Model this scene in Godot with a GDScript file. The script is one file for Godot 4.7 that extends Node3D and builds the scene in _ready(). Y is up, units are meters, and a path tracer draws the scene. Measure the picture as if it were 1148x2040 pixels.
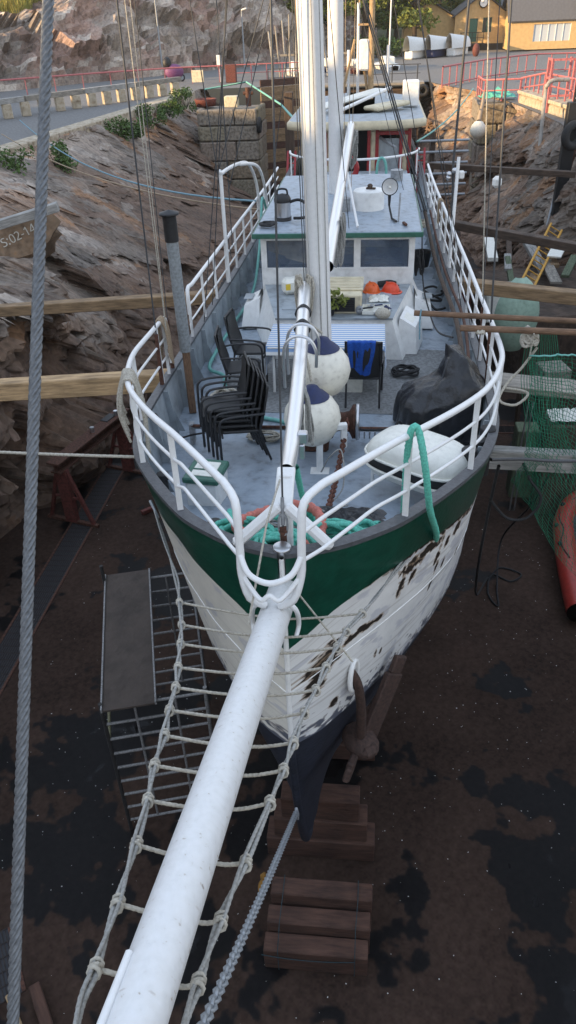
extends Node3D
# A schooner standing in a rock-cut dry dock, seen from above its bowsprit.
# y is up, metres, dock floor at y = 0, the ship's keel runs along -z from its bow at z = -4.4.

const CAM := Vector3(0.63, 10.0, 0.0)
var M := {}
var used := {}
var rng := RandomNumberGenerator.new()

# ---------------------------------------------------------------- mesh builder
class MB:
	var v := PackedVector3Array()
	var n := PackedVector3Array()
	var uv := PackedVector2Array()
	var c := PackedColorArray()
	var ix := PackedInt32Array()
	var col := Color(1, 1, 1)
	func vert(p: Vector3, nn: Vector3, t := Vector2.ZERO) -> int:
		v.append(p); n.append(nn); uv.append(t); c.append(col)
		return v.size() - 1
	func tri(a: Vector3, b: Vector3, d: Vector3):
		var nn := (b - a).cross(d - a).normalized()
		var i := vert(a, nn, Vector2(0, 0)); vert(b, nn, Vector2(1, 0)); vert(d, nn, Vector2(0, 1))
		ix.append_array([i, i + 2, i + 1])
	func quad(a: Vector3, b: Vector3, d: Vector3, e: Vector3):
		var nn := (d - a).cross(e - b).normalized()
		var i := vert(a, nn, Vector2(0, 0)); vert(b, nn, Vector2(1, 0)); vert(d, nn, Vector2(1, 1)); vert(e, nn, Vector2(0, 1))
		ix.append_array([i, i + 2, i + 1, i, i + 3, i + 2])
	func poly(pts: Array, out: Vector3):
		var k := pts.size(); var i := v.size()
		for p in pts: vert(p, out, Vector2(p.x, p.z))
		for j in range(1, k - 1): ix.append_array([i, i + j + 1, i + j])
	func box(xf: Transform3D, s: Vector3, bv := 0.0):
		var h := s / 2
		if bv <= 0.0:
			for f in [[0, 1, 2, 1], [0, 1, 2, -1], [1, 2, 0, 1], [1, 2, 0, -1], [2, 0, 1, 1], [2, 0, 1, -1]]:
				var a := Vector3.ZERO; a[f[0]] = h[f[0]] * f[3]
				var u := Vector3.ZERO; u[f[1]] = h[f[1]] * f[3]
				var w := Vector3.ZERO; w[f[2]] = h[f[2]]
				quad(xf * (a - u - w), xf * (a + u - w), xf * (a + u + w), xf * (a - u + w))
			return
		bv = minf(bv, minf(h.x, minf(h.y, h.z)) * 0.9)
		var g := h - Vector3.ONE * bv
		for f in [[0, 1, 2, 1], [0, 1, 2, -1], [1, 2, 0, 1], [1, 2, 0, -1], [2, 0, 1, 1], [2, 0, 1, -1]]:
			var a := Vector3.ZERO; a[f[0]] = h[f[0]] * f[3]
			var u := Vector3.ZERO; u[f[1]] = g[f[1]] * f[3]
			var w := Vector3.ZERO; w[f[2]] = g[f[2]]
			quad(xf * (a - u - w), xf * (a + u - w), xf * (a + u + w), xf * (a - u + w))
		for ax in 3:
			var b1 := (ax + 1) % 3; var b2 := (ax + 2) % 3
			for s1 in [-1, 1]:
				for s2 in [-1, 1]:
					var p := Vector3.ZERO; p[b1] = h[b1] * s1; p[b2] = g[b2] * s2
					var q := Vector3.ZERO; q[b1] = g[b1] * s1; q[b2] = h[b2] * s2
					var e := Vector3.ZERO; e[ax] = g[ax]
					if s1 * s2 > 0: quad(xf * (p - e), xf * (p + e) , xf * (q + e), xf * (q - e))
					else: quad(xf * (q - e), xf * (q + e), xf * (p + e), xf * (p - e))
		for sx in [-1, 1]:
			for sy in [-1, 1]:
				for sz in [-1, 1]:
					var s3 := Vector3(sx, sy, sz)
					var x := Vector3(h.x * sx, g.y * sy, g.z * sz); var y := Vector3(g.x * sx, h.y * sy, g.z * sz); var z := Vector3(g.x * sx, g.y * sy, h.z * sz)
					if sx * sy * sz > 0: tri(xf * x, xf * y, xf * z)
					else: tri(xf * x, xf * z, xf * y)
	func bx(p: Vector3, s: Vector3, bv := 0.0, turn := 0.0):
		box(Transform3D(Basis(Vector3.UP, turn), p), s, bv)
	# a bar of rectangular section from a to b
	func bar(a: Vector3, b: Vector3, w: float, hgt: float, bv := 0.0, up := Vector3.UP):
		var d := (b - a); var L := d.length()
		if L < 1e-5: return
		d /= L
		if absf(d.dot(up)) > 0.98: up = Vector3(0.3, 0, 1).normalized()
		var x := up.cross(d).normalized(); var y := d.cross(x)
		box(Transform3D(Basis(x, y, d), (a + b) / 2), Vector3(w, hgt, L), bv)
	# smooth grid; rows of equal length
	func grid(rows: Array, close_u := false, flip := false, us := 1.0, vs := 1.0):
		var R := rows.size(); var C: int = rows[0].size(); var i0 := v.size()
		for r in R:
			for k in C:
				var kp := k + 1; var km := k - 1
				if close_u: kp = kp % C; km = (km + C) % C
				else: kp = mini(kp, C - 1); km = maxi(km, 0)
				var du: Vector3 = rows[r][kp] - rows[r][km]
				var dv: Vector3 = rows[mini(r + 1, R - 1)][k] - rows[maxi(r - 1, 0)][k]
				if du.length_squared() < 1e-14:
					var r2 := r + 1 if r + 1 < R else r - 1
					du = rows[r2][kp] - rows[r2][km]
				var nn := du.cross(dv).normalized()
				if flip: nn = -nn
				vert(rows[r][k], nn, Vector2(float(k) / maxf(1, C - (0 if close_u else 1)) * us, float(r) / maxf(1, R - 1) * vs))
		var CC := C if close_u else C - 1
		for r in R - 1:
			for k in CC:
				var a := i0 + r * C + k; var b := i0 + r * C + (k + 1) % C
				var d := a + C; var e := b + C
				if flip: ix.append_array([a, b, e, a, e, d])
				else: ix.append_array([a, e, b, a, d, e])
	# same, but faceted with jittered facets (rock)
	func frames(pts: Array) -> Array:
		var out := []; var N := pts.size()
		var prev := Vector3.ZERO
		for i in N:
			var t: Vector3 = (pts[mini(i + 1, N - 1)] - pts[maxi(i - 1, 0)]).normalized()
			var x: Vector3
			if i == 0:
				var up := Vector3.UP if absf(t.y) < 0.9 else Vector3.RIGHT
				x = up.cross(t).normalized()
			else:
				x = (prev - t * prev.dot(t))
				x = x.normalized() if x.length() > 1e-6 else Vector3.RIGHT.cross(t).normalized()
			prev = x
			out.append([x, t.cross(x)])
		return out
	func tube(pts: Array, r0: float, r1 := -1.0, sides := 8, caps := true, closed := false):
		if r1 < 0: r1 = r0
		var N := pts.size(); var fr := frames(pts); var rows := []
		var L := 0.0
		for i in N:
			var row := PackedVector3Array(); var r := lerpf(r0, r1, float(i) / maxf(1, N - 1))
			for k in sides:
				var a := TAU * k / sides
				row.append(pts[i] + fr[i][0] * cos(a) * r + fr[i][1] * sin(a) * r)
			rows.append(row)
			if i: L += (pts[i] - pts[i - 1]).length()
		if closed: rows.append(rows[0])
		grid(rows, true, false, 1.0, L)
		if caps and not closed:
			var t0: Vector3 = (pts[0] - pts[1]).normalized(); var t1: Vector3 = (pts[N - 1] - pts[N - 2]).normalized()
			poly(Array(rows[0]), t0); poly(Array(rows[N - 1]), t1)
	# laid rope: lobed section turning along the length
	func rope(pts: Array, r: float, lobes := 3, pitch := 0.09, step := 0.014, depth := 0.22, sides := 9):
		var P := resample(pts, step); var fr := frames(P); var rows := []
		for i in P.size():
			var row := PackedVector3Array(); var ph := TAU * i * step / pitch
			for k in sides:
				var a := TAU * k / sides
				var rr := r * (1.0 - depth + depth * absf(cos(lobes * 0.5 * (a - ph))) * 1.4)
				row.append(P[i] + fr[i][0] * cos(a) * rr + fr[i][1] * sin(a) * rr)
			rows.append(row)
		grid(rows, true)
	static func resample(pts: Array, step: float) -> Array:
		var out := [pts[0]]; var carry := 0.0
		for i in pts.size() - 1:
			var a: Vector3 = pts[i]; var b: Vector3 = pts[i + 1]; var L := (b - a).length(); var d := step - carry
			while d <= L:
				out.append(a.lerp(b, d / L)); d += step
			carry = L - (d - step)
		if (out[-1] - pts[-1]).length() > step * 0.3 or out.size() < 2: out.append(pts[-1])
		return out
	func lathe(xf: Transform3D, prof: Array, seg := 16, a0 := 0.0, a1 := TAU):
		var rows := []; var full := absf(a1 - a0 - TAU) < 1e-4
		for p in prof:
			var row := PackedVector3Array()
			for k in (seg if full else seg + 1):
				var a := a0 + (a1 - a0) * k / seg
				row.append(xf * Vector3(cos(a) * p.x, p.y, sin(a) * p.x))
			rows.append(row)
		grid(rows, full, true)
	func cyl(a: Vector3, b: Vector3, r: float, seg := 16, r1 := -1.0):
		tube([a, b], r, r1, seg)
	func ball(p: Vector3, r: Vector3, seg := 14, rings := 9, basis := Basis()):
		var rows := []
		for i in rings + 1:
			var t := PI * i / rings; var row := PackedVector3Array()
			for k in seg:
				var a := TAU * k / seg
				row.append(p + basis * Vector3(sin(t) * cos(a) * r.x, cos(t) * r.y, sin(t) * sin(a) * r.z))
			rows.append(row)
		grid(rows, true)
	func mesh() -> ArrayMesh:
		var a := []; a.resize(Mesh.ARRAY_MAX)
		a[Mesh.ARRAY_VERTEX] = v; a[Mesh.ARRAY_NORMAL] = n; a[Mesh.ARRAY_TEX_UV] = uv; a[Mesh.ARRAY_COLOR] = c; a[Mesh.ARRAY_INDEX] = ix
		var m := ArrayMesh.new(); m.add_surface_from_arrays(Mesh.PRIMITIVE_TRIANGLES, a)
		return m

# ---------------------------------------------------------------- scene helpers
func numbered(called: String) -> String:
	var k: int = used.get(called, -1) + 1
	used[called] = k
	return called if k == 0 else "%s_%03d" % [called, k]
func thing(called: String, label: String, category: String, group := "", at := Vector3.ZERO, turn := 0.0) -> Node3D:
	var o := Node3D.new(); o.name = numbered(called); add_child(o)
	o.position = at; o.rotation.y = turn
	meta(o, label, category, group)
	return o
func meta(o: Node, label: String, category: String, group := ""):
	o.set_meta("label", label); o.set_meta("category", category)
	if group != "": o.set_meta("group", group)
func part(parent: Node, called: String, mb, mat: Material, xf := Transform3D()) -> MeshInstance3D:
	var o := MeshInstance3D.new(); o.name = called
	o.mesh = mb.mesh() if mb is MB else mb
	o.material_override = mat; o.transform = xf
	parent.add_child(o, true)
	return o
func single(called: String, label: String, category: String, mb, mat: Material, group := "", xf := Transform3D()) -> MeshInstance3D:
	var o := part(self, numbered(called), mb, mat, xf)
	meta(o, label, category, group)
	return o
func struct(called: String, mb, mat: Material) -> MeshInstance3D:
	var o := part(self, numbered(called), mb, mat)
	o.set_meta("kind", "structure"); o.set_meta("label", called.replace("_", " "))
	return o
func copy(o: Node3D, label := "", at = null, turn = null) -> Node3D:
	var base := String(o.name)
	if base.length() > 4 and base[-4] == "_" and base.right(3).is_valid_int(): base = base.left(-4)
	var d := o.duplicate(); d.name = numbered(base); add_child(d)
	if label != "": d.set_meta("label", label)
	if at != null: d.position = at
	if turn != null: d.rotation.y = turn
	return d
static func pl(tab: Array, t: float) -> float:      # piecewise linear (smoothed by caller)
	if t <= tab[0][0]: return tab[0][1]
	for i in tab.size() - 1:
		if t <= tab[i + 1][0]:
			return lerpf(tab[i][1], tab[i + 1][1], (t - tab[i][0]) / (tab[i + 1][0] - tab[i][0]))
	return tab[-1][1]
static func sp(tab: Array, t: float) -> float:      # cubic through the table
	if t <= tab[0][0]: return tab[0][1]
	for i in tab.size() - 1:
		if t <= tab[i + 1][0]:
			var x0: float = tab[i][0]; var x1: float = tab[i + 1][0]; var u := (t - x0) / (x1 - x0)
			var m0: float = (tab[i + 1][1] - tab[maxi(i - 1, 0)][1]) / (x1 - tab[maxi(i - 1, 0)][0]) * (x1 - x0)
			var k := mini(i + 2, tab.size() - 1)
			var m1: float = (tab[k][1] - tab[i][1]) / (tab[k][0] - x0) * (x1 - x0)
			var u2 := u * u; var u3 := u2 * u
			return (2 * u3 - 3 * u2 + 1) * tab[i][1] + (u3 - 2 * u2 + u) * m0 + (3 * u2 - 2 * u3) * tab[i + 1][1] + (u3 - u2) * m1
	return tab[-1][1]
static func curve(pts: Array, per := 8, closed := false) -> Array:   # Catmull-Rom
	var out := []; var N := pts.size()
	var last := N if closed else N - 1
	for i in last:
		var a: Vector3 = pts[(i - 1 + N) % N] if closed else pts[maxi(i - 1, 0)]
		var b: Vector3 = pts[i]; var c: Vector3 = pts[(i + 1) % N]
		var d: Vector3 = pts[(i + 2) % N] if closed else pts[mini(i + 2, N - 1)]
		for k in per: out.append(b.cubic_interpolate(c, a, d, float(k) / per))
	if not closed: out.append(pts[-1])
	return out
static func sag(a: Vector3, b: Vector3, drop: float, k := 10) -> Array:
	var out := []
	for i in k + 1:
		var t := float(i) / k
		out.append(a.lerp(b, t) - Vector3(0, 4 * drop * t * (1 - t), 0))
	return out

# ---------------------------------------------------------------- materials
static func lin(r: float, g: float, b: float) -> Color:
	return Color(r, g, b).linear_to_srgb()
func noise_tex(freq: float, cols: Array, seed_ := 1, size := 512, kind := FastNoiseLite.TYPE_SIMPLEX_SMOOTH, oct := 5, stops := []) -> NoiseTexture2D:
	var f := FastNoiseLite.new(); f.noise_type = kind; f.frequency = freq; f.seed = seed_; f.fractal_octaves = oct
	var t := NoiseTexture2D.new(); t.width = size; t.height = size; t.seamless = true; t.noise = f; t.generate_mipmaps = false
	if cols.size():
		var g := Gradient.new(); var off := PackedFloat32Array(); var cc := PackedColorArray()
		for i in cols.size():
			off.append(stops[i] if stops.size() else float(i) / (cols.size() - 1)); cc.append(cols[i])
		g.offsets = off; g.colors = cc; t.color_ramp = g
	return t
func norm_tex(freq: float, strength := 4.0, seed_ := 2, size := 512, kind := FastNoiseLite.TYPE_SIMPLEX_SMOOTH) -> NoiseTexture2D:
	var t := noise_tex(freq, [], seed_, size, kind)
	t.as_normal_map = true; t.bump_strength = strength
	return t
func flat(c: Color, rough := 0.6, metal := 0.0) -> StandardMaterial3D:
	var m := StandardMaterial3D.new(); m.albedo_color = c; m.roughness = rough; m.metallic = metal
	return m
func tri_mat(albedo: Texture2D, size: float, rough := 0.8, normal: Texture2D = null, nscale := 1.0, metal := 0.0, vcol := false) -> StandardMaterial3D:
	var m := StandardMaterial3D.new(); m.albedo_texture = albedo; m.roughness = rough; m.metallic = metal
	m.uv1_triplanar = true; m.uv1_world_triplanar = true; m.uv1_scale = Vector3.ONE / size
	if normal: m.normal_enabled = true; m.normal_texture = normal; m.normal_scale = nscale
	m.vertex_color_use_as_albedo = vcol
	return m
# paint or cloth: a base colour mottled a little, with fine relief
func paint(r: float, g: float, b: float, rough := 0.5, vary := 0.12, size := 0.8, dirt := 0.0, bump := 0.25) -> StandardMaterial3D:
	var lo := lin(r * (1 - vary), g * (1 - vary), b * (1 - vary)); var hi := lin(minf(1, r * (1 + vary)), minf(1, g * (1 + vary)), minf(1, b * (1 + vary)))
	var cols := [lo, lin(r, g, b), hi]; var st := [0.2, 0.5, 0.8]
	if dirt > 0:
		cols = [lin(r * (1 - dirt), g * (1 - dirt * 1.06), b * (1 - dirt * 1.15)), lo, lin(r, g, b), hi]; st = [0.12, 0.3, 0.5, 0.8]
	var sd := int(r * 97 + g * 331 + b * 773 + rough * 31) + 3
	return tri_mat(noise_tex(0.018, cols, sd, 256, FastNoiseLite.TYPE_SIMPLEX_SMOOTH, 5, st), size, rough, M.fine if bump > 0 else null, bump)

func _ready():
	rng.seed = 20240611
	view_and_light()
	materials()
	terrain()
	ship()
	ship_fittings()
	deck_things()
	dock_things()
	shore()

func view_and_light():
	var p := deg_to_rad(33.7); var y := deg_to_rad(7.25); var ro := deg_to_rad(-2.5)
	var w := Vector3(-sin(y) * cos(p), -sin(p), -cos(y) * cos(p))
	var r0 := Vector3(cos(y), 0, -sin(y)); var u0 := r0.cross(w)
	var r := r0 * cos(ro) + u0 * sin(ro); var u := u0 * cos(ro) - r0 * sin(ro)
	var cam := Camera3D.new(); cam.name = "camera"
	cam.transform = Transform3D(Basis(r, u, -w), CAM)
	cam.fov = 68.43; cam.near = 0.05; cam.far = 900.0; cam.keep_aspect = Camera3D.KEEP_HEIGHT
	add_child(cam); cam.current = true
	var e := Environment.new()
	e.background_mode = Environment.BG_SKY
	var sky := Sky.new(); var sm := ProceduralSkyMaterial.new()
	sm.sky_top_color = Color(0.70, 0.76, 0.85); sm.sky_horizon_color = Color(0.92, 0.91, 0.88); sm.sky_curve = 0.2
	sm.ground_bottom_color = Color(0.2, 0.19, 0.17); sm.ground_horizon_color = Color(0.5, 0.5, 0.47)
	sm.sky_energy_multiplier = 1.0
	sky.sky_material = sm; e.sky = sky
	e.tonemap_mode = Environment.TONE_MAPPER_LINEAR
	e.tonemap_exposure = 2.05
	e.sdfgi_enabled = true; e.ssao_enabled = true; e.ssil_enabled = true
	e.fog_enabled = true; e.fog_density = 0.00025; e.fog_light_color = Color(0.86, 0.86, 0.84)
	var we := WorldEnvironment.new(); we.name = "world_environment"; we.environment = e; add_child(we)
	var sun := DirectionalLight3D.new(); sun.name = "sun"
	sun.light_energy = 1.5; sun.light_color = Color(1.0, 0.86, 0.66); sun.light_angular_distance = 0.6; sun.shadow_enabled = true
	var travel := Vector3(0.86, -0.20, -0.42).normalized()
	sun.transform = Transform3D(Basis.looking_at(travel), Vector3(-40, 30, 20))
	add_child(sun)

# ================================================================ materials
func materials():
	M.fine = norm_tex(0.05, 3.0, 11, 256)
	M.coarse = norm_tex(0.02, 6.0, 12, 512)
	M.white = paint(0.74, 0.74, 0.72, 0.42, 0.07, 0.9, 0.16)
	M.white_pole = paint(0.72, 0.72, 0.71, 0.35, 0.03, 0.35, 0.07, 0.2)
	M.sprit = tri_mat(noise_tex(0.035, [lin(0.16, 0.1, 0.06), lin(0.5, 0.45, 0.38), lin(0.62, 0.62, 0.61), lin(0.67, 0.67, 0.66), lin(0.70, 0.70, 0.70)], 63, 512, FastNoiseLite.TYPE_SIMPLEX_SMOOTH, 6, [0.1, 0.17, 0.2, 0.5, 0.9]), 0.9, 0.38, M.fine, 0.3)
	M.white_plastic = paint(0.74, 0.73, 0.66, 0.45, 0.05, 0.5, 0.12)
	M.cream = paint(0.58, 0.51, 0.36, 0.6, 0.1, 1.2, 0.25)
	M.green = paint(0.006, 0.055, 0.035, 0.28, 0.2, 0.7, 0.0, 0.3)
	M.green_trim = paint(0.03, 0.115, 0.08, 0.4, 0.15, 0.6)
	M.cap = paint(0.075, 0.078, 0.085, 0.5, 0.25, 0.35, 0.0, 0.5)
	M.deck = paint(0.275, 0.325, 0.38, 0.42, 0.1, 1.1, 0.36, 0.4)
	M.deck_mat = paint(0.20, 0.205, 0.205, 0.9, 0.2, 0.35, 0.3, 0.9)
	M.deck_grey = paint(0.30, 0.335, 0.36, 0.5, 0.12, 1.3, 0.25)
	M.bottom = paint(0.018, 0.022, 0.035, 0.6, 0.4, 0.8, 0.0, 0.5)
	M.black = paint(0.012, 0.012, 0.013, 0.55, 0.3, 0.4)
	M.black_gloss = flat(lin(0.01, 0.01, 0.011), 0.3)
	M.rubber = paint(0.014, 0.014, 0.015, 0.75, 0.3, 0.3)
	M.steel = flat(lin(0.55, 0.56, 0.58), 0.28, 0.9)
	M.dull_steel = paint(0.26, 0.27, 0.28, 0.5, 0.2, 0.3, 0.25)
	M.alu = flat(lin(0.78, 0.79, 0.80), 0.34, 0.85)
	M.rust = paint(0.085, 0.036, 0.022, 0.85, 0.4, 0.3, 0.3, 0.9)
	M.red_rust = paint(0.12, 0.032, 0.024, 0.75, 0.35, 0.5, 0.4, 0.6)
	M.chain_rust = paint(0.11, 0.04, 0.024, 0.85, 0.4, 0.12, 0.3, 0.8)
	M.galv = paint(0.30, 0.32, 0.34, 0.5, 0.15, 0.12, 0.2, 0.4); M.galv.metallic = 0.35
	M.wire = paint(0.13, 0.137, 0.145, 0.5, 0.35, 0.06); M.wire.metallic = 0.3
	M.dark_wire = paint(0.05, 0.052, 0.056, 0.55, 0.25, 0.1)
	M.rope = paint(0.40, 0.37, 0.31, 0.95, 0.22, 0.12, 0.3, 0.6)
	M.rope_grey = paint(0.30, 0.295, 0.275, 0.95, 0.22, 0.12, 0.35, 0.6)
	M.rope_tan = paint(0.33, 0.25, 0.17, 0.95, 0.22, 0.12, 0.3, 0.6)
	M.teal = paint(0.11, 0.46, 0.36, 0.75, 0.22, 0.12, 0.25, 0.5)
	M.teal_hose = paint(0.15, 0.40, 0.35, 0.6, 0.1, 0.3, 0.1)
	M.blue_rope = paint(0.16, 0.29, 0.35, 0.85, 0.2, 0.15)
	M.pink = paint(0.52, 0.16, 0.125, 0.7, 0.2, 0.18, 0.35, 0.6)
	M.wood = wood(0.235, 0.155, 0.085, 3)
	M.wood_new = wood(0.40, 0.27, 0.145, 4)
	M.wood_grey = wood(0.25, 0.225, 0.19, 5)
	M.wood_dark = wood(0.075, 0.05, 0.035, 6)
	M.wood_wet = wood(0.078, 0.038, 0.025, 7)
	M.pole_wood = wood(0.17, 0.10, 0.06, 8)
	M.silver_wood = wood(0.30, 0.29, 0.27, 9)
	M.glass = StandardMaterial3D.new(); M.glass.albedo_color = Color(0.36, 0.42, 0.5, 0.6); M.glass.roughness = 0.04; M.glass.transparency = BaseMaterial3D.TRANSPARENCY_ALPHA; M.glass.metallic_specular = 0.6  # pale blue albedo paints a sky reflection into the panes
	M.dark_in = flat(lin(0.03, 0.03, 0.034), 0.7)
	M.red = paint(0.30, 0.018, 0.02, 0.4, 0.15, 0.5, 0.2)
	M.orange = paint(0.70, 0.115, 0.018, 0.35, 0.08, 0.3, 0.1, 0.1)
	M.boat_red = paint(0.34, 0.032, 0.022, 0.45, 0.12, 0.6, 0.25)
	M.blue_cloth = paint(0.012, 0.075, 0.36, 0.95, 0.15, 0.2, 0.2, 0.6)
	M.navy = paint(0.012, 0.02, 0.075, 0.6, 0.2, 0.3)
	M.stone = tri_mat(noise_tex(0.02, [lin(0.07, 0.055, 0.042), lin(0.17, 0.145, 0.115), lin(0.24, 0.21, 0.175), lin(0.3, 0.22, 0.14)], 21, 512), 2.4, 0.92, M.coarse, 0.9, 0, true)
	M.concrete = tri_mat(noise_tex(0.02, [lin(0.17, 0.155, 0.135), lin(0.29, 0.275, 0.25), lin(0.36, 0.34, 0.31)], 22, 512), 3.0, 0.9, M.fine, 0.6)
	M.old_concrete = tri_mat(noise_tex(0.015, [lin(0.14, 0.1, 0.06), lin(0.34, 0.28, 0.2), lin(0.46, 0.4, 0.31), lin(0.3, 0.2, 0.11)], 23, 512), 3.5, 0.92, M.coarse, 0.6)
	M.asphalt = tri_mat(noise_tex(0.03, [lin(0.1, 0.098, 0.095), lin(0.2, 0.196, 0.19)], 24, 512), 3.0, 0.9, M.fine, 0.5)
	M.rock = tri_mat(noise_tex(0.012, [lin(0.30, 0.29, 0.28), lin(0.62, 0.60, 0.58), lin(0.9, 0.88, 0.85), lin(0.52, 0.47, 0.42)], 25, 512, FastNoiseLite.TYPE_SIMPLEX_SMOOTH, 6, [0.15, 0.4, 0.62, 0.85]), 2.7, 0.93, M.coarse, 1.2, 0, true)
	M.earth = tri_mat(noise_tex(0.03, [lin(0.02, 0.025, 0.01), lin(0.05, 0.06, 0.02), lin(0.09, 0.1, 0.03)], 26, 512), 2.0, 0.97, M.fine, 0.8)
	M.leaf = foliage(0.075, 0.13, 0.028)
	M.leaf_dark = foliage(0.035, 0.075, 0.02)
	M.leaf_lit = foliage(0.16, 0.19, 0.035)
	M.grass = foliage(0.26, 0.22, 0.07)
	M.grass_green = foliage(0.1, 0.15, 0.035)
	M.pink_rail = paint(0.42, 0.13, 0.13, 0.6, 0.2, 0.6, 0.3)
	M.wall_yellow = paint(0.52, 0.35, 0.16, 0.85, 0.06, 2.0, 0.1)
	M.roof_dark = paint(0.055, 0.05, 0.05, 0.8, 0.2, 1.2)
	M.net = paint(0.012, 0.16, 0.085, 0.8, 0.3, 0.2)
	M.scaf = paint(0.22, 0.215, 0.21, 0.6, 0.3, 0.15, 0.5); M.scaf_dark = paint(0.03, 0.028, 0.027, 0.7, 0.3, 0.2); M.scaf_moss = paint(0.16, 0.15, 0.085, 0.8, 0.4, 0.15, 0.6)
	M.plat = paint(0.062, 0.047, 0.038, 0.85, 0.16, 2.2, 0.25, 0.6)
	M.dark_rust = paint(0.03, 0.022, 0.019, 0.8, 0.4, 0.3)
	M.rubber_grey = paint(0.045, 0.05, 0.06, 0.7, 0.2, 0.4)
	M.mint = paint(0.30, 0.42, 0.33, 0.6, 0.1, 0.7, 0.25)
	M.ladder = paint(0.52, 0.27, 0.03, 0.6, 0.15, 0.4, 0.2)
	M.moss_wood = wood(0.10, 0.125, 0.075, 15)
	M.lash = paint(0.02, 0.05, 0.06, 0.9, 0.2, 0.2)
	M.anchor = paint(0.05, 0.027, 0.02, 0.8, 0.4, 0.25, 0.4, 0.9); M.chrome = flat(lin(0.7, 0.7, 0.7), 0.35, 0.3)
	M.purple = paint(0.16, 0.05, 0.14, 0.6, 0.2, 0.6); M.chalk = paint(0.55, 0.52, 0.45, 0.9, 0.2, 0.15, 0.5); M.roof_grey = paint(0.10, 0.098, 0.10, 0.8, 0.12, 1.6)
	M.slab = tri_mat(noise_tex(0.03, [lin(0.1, 0.06, 0.035), lin(0.2, 0.13, 0.08), lin(0.26, 0.2, 0.15)], 29, 256), 1.6, 0.93, M.coarse, 1.0)
	M.floor = floor_mat()

func wood(r: float, g: float, b: float, sd: int) -> StandardMaterial3D:
	var f := FastNoiseLite.new(); f.seed = sd; f.frequency = 0.02; f.fractal_octaves = 4
	var im := Image.create(128, 512, false, Image.FORMAT_RGB8)
	var rr := RandomNumberGenerator.new(); rr.seed = sd
	for x in 128:
		for y in 512:
			var k := f.get_noise_2d(x * 4.2, y * 0.35) * 0.5 + f.get_noise_2d(x * 17.0 + 300, y * 0.8) * 0.35 + f.get_noise_2d(x * 0.8, y * 0.5 + 900) * 0.35
			var s := clampf(0.92 + k * 0.9, 0.35, 1.5)
			im.set_pixel(x, y, lin(minf(1, r * s), minf(1, g * s), minf(1, b * s)))
	var m := StandardMaterial3D.new(); m.albedo_texture = ImageTexture.create_from_image(im); m.roughness = 0.88
	m.uv1_scale = Vector3(1, 1, 1); m.normal_enabled = true; m.normal_texture = M.fine; m.normal_scale = 0.5
	return m
func foliage(r: float, g: float, b: float) -> StandardMaterial3D:
	var m := StandardMaterial3D.new(); m.albedo_color = lin(r, g, b); m.roughness = 0.7
	m.vertex_color_use_as_albedo = true; m.cull_mode = BaseMaterial3D.CULL_DISABLED
	m.backlight_enabled = true; m.backlight = lin(r * 0.5, g * 0.5, b * 0.3)
	return m
func floor_mat() -> StandardMaterial3D:
	# 28 x 28 m of dock floor: brown silt on concrete, dark wet patches and standing water
	var S := 1024; var W := 28.0
	var im := Image.create(S, S, false, Image.FORMAT_RGB8); var ro := Image.create(S, S, false, Image.FORMAT_L8)
	var f := FastNoiseLite.new(); f.seed = 5; f.frequency = 1.0; f.fractal_octaves = 5; f.fractal_gain = 0.6
	var g := FastNoiseLite.new(); g.seed = 9; g.frequency = 1.0; g.fractal_octaves = 3
	for j in S:
		for i in S:
			var x := -14.0 + W * (i + 0.5) / S; var z := 4.0 - W * (j + 0.5) / S
			var fine := g.get_noise_2d(x * 7.0, z * 7.0) * 0.5 + g.get_noise_2d(x * 23.0, z * 23.0) * 0.5
			var big := f.get_noise_2d(x * 0.35, z * 0.35)
			var wet := f.get_noise_2d(x * 0.42 + 40, z * 0.42 + 17)
			# wet areas as in the photograph: ahead of the bow to the right, and to the left of the scaffold
			wet += 0.42 * exp(-(pow((x - 3.0) / 2.0, 2) + pow((z + 4.3) / 1.7, 2))) + 0.38 * exp(-(pow((x + 4.4) / 1.7, 2) + pow((z + 5.5) / 1.8, 2)))
			wet -= 0.42 * exp(-(pow((x - 3.6) / 2.2, 2) + pow((z + 11.0) / 3.4, 2))) + 0.25 * exp(-(pow((x + 5.2) / 1.2, 2) + pow((z + 12.0) / 3.0, 2))) + 0.28 * exp(-(pow((x - 1.2) / 1.2, 2) + pow((z + 5.0) / 1.4, 2)))
			var m := smoothstep(0.03, 0.09, wet + fine * 0.06)
			var pool := smoothstep(0.47, 0.49, wet + fine * 0.012)
			var k := 1.0 + fine * 0.75 + big * 0.5
			var dry := Vector3(0.046, 0.0285, 0.021) * clampf(k, 0.35, 2.2)
			var wt := Vector3(0.0075, 0.0062, 0.006) * clampf(k, 0.6, 1.5)
			var c := dry.lerp(wt, m)
			im.set_pixel(i, j, lin(c.x, c.y, c.z))
			var rr := lerpf(lerpf(0.9, 0.5, m), 0.05, pool)
			ro.set_pixel(i, j, Color(rr, rr, rr))
	var mt := StandardMaterial3D.new(); mt.albedo_texture = ImageTexture.create_from_image(im)
	mt.roughness_texture = ImageTexture.create_from_image(ro); mt.roughness = 1.0; mt.metallic_specular = 0.25; mt.roughness_texture_channel = BaseMaterial3D.TEXTURE_CHANNEL_GRAYSCALE
	return mt

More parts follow.
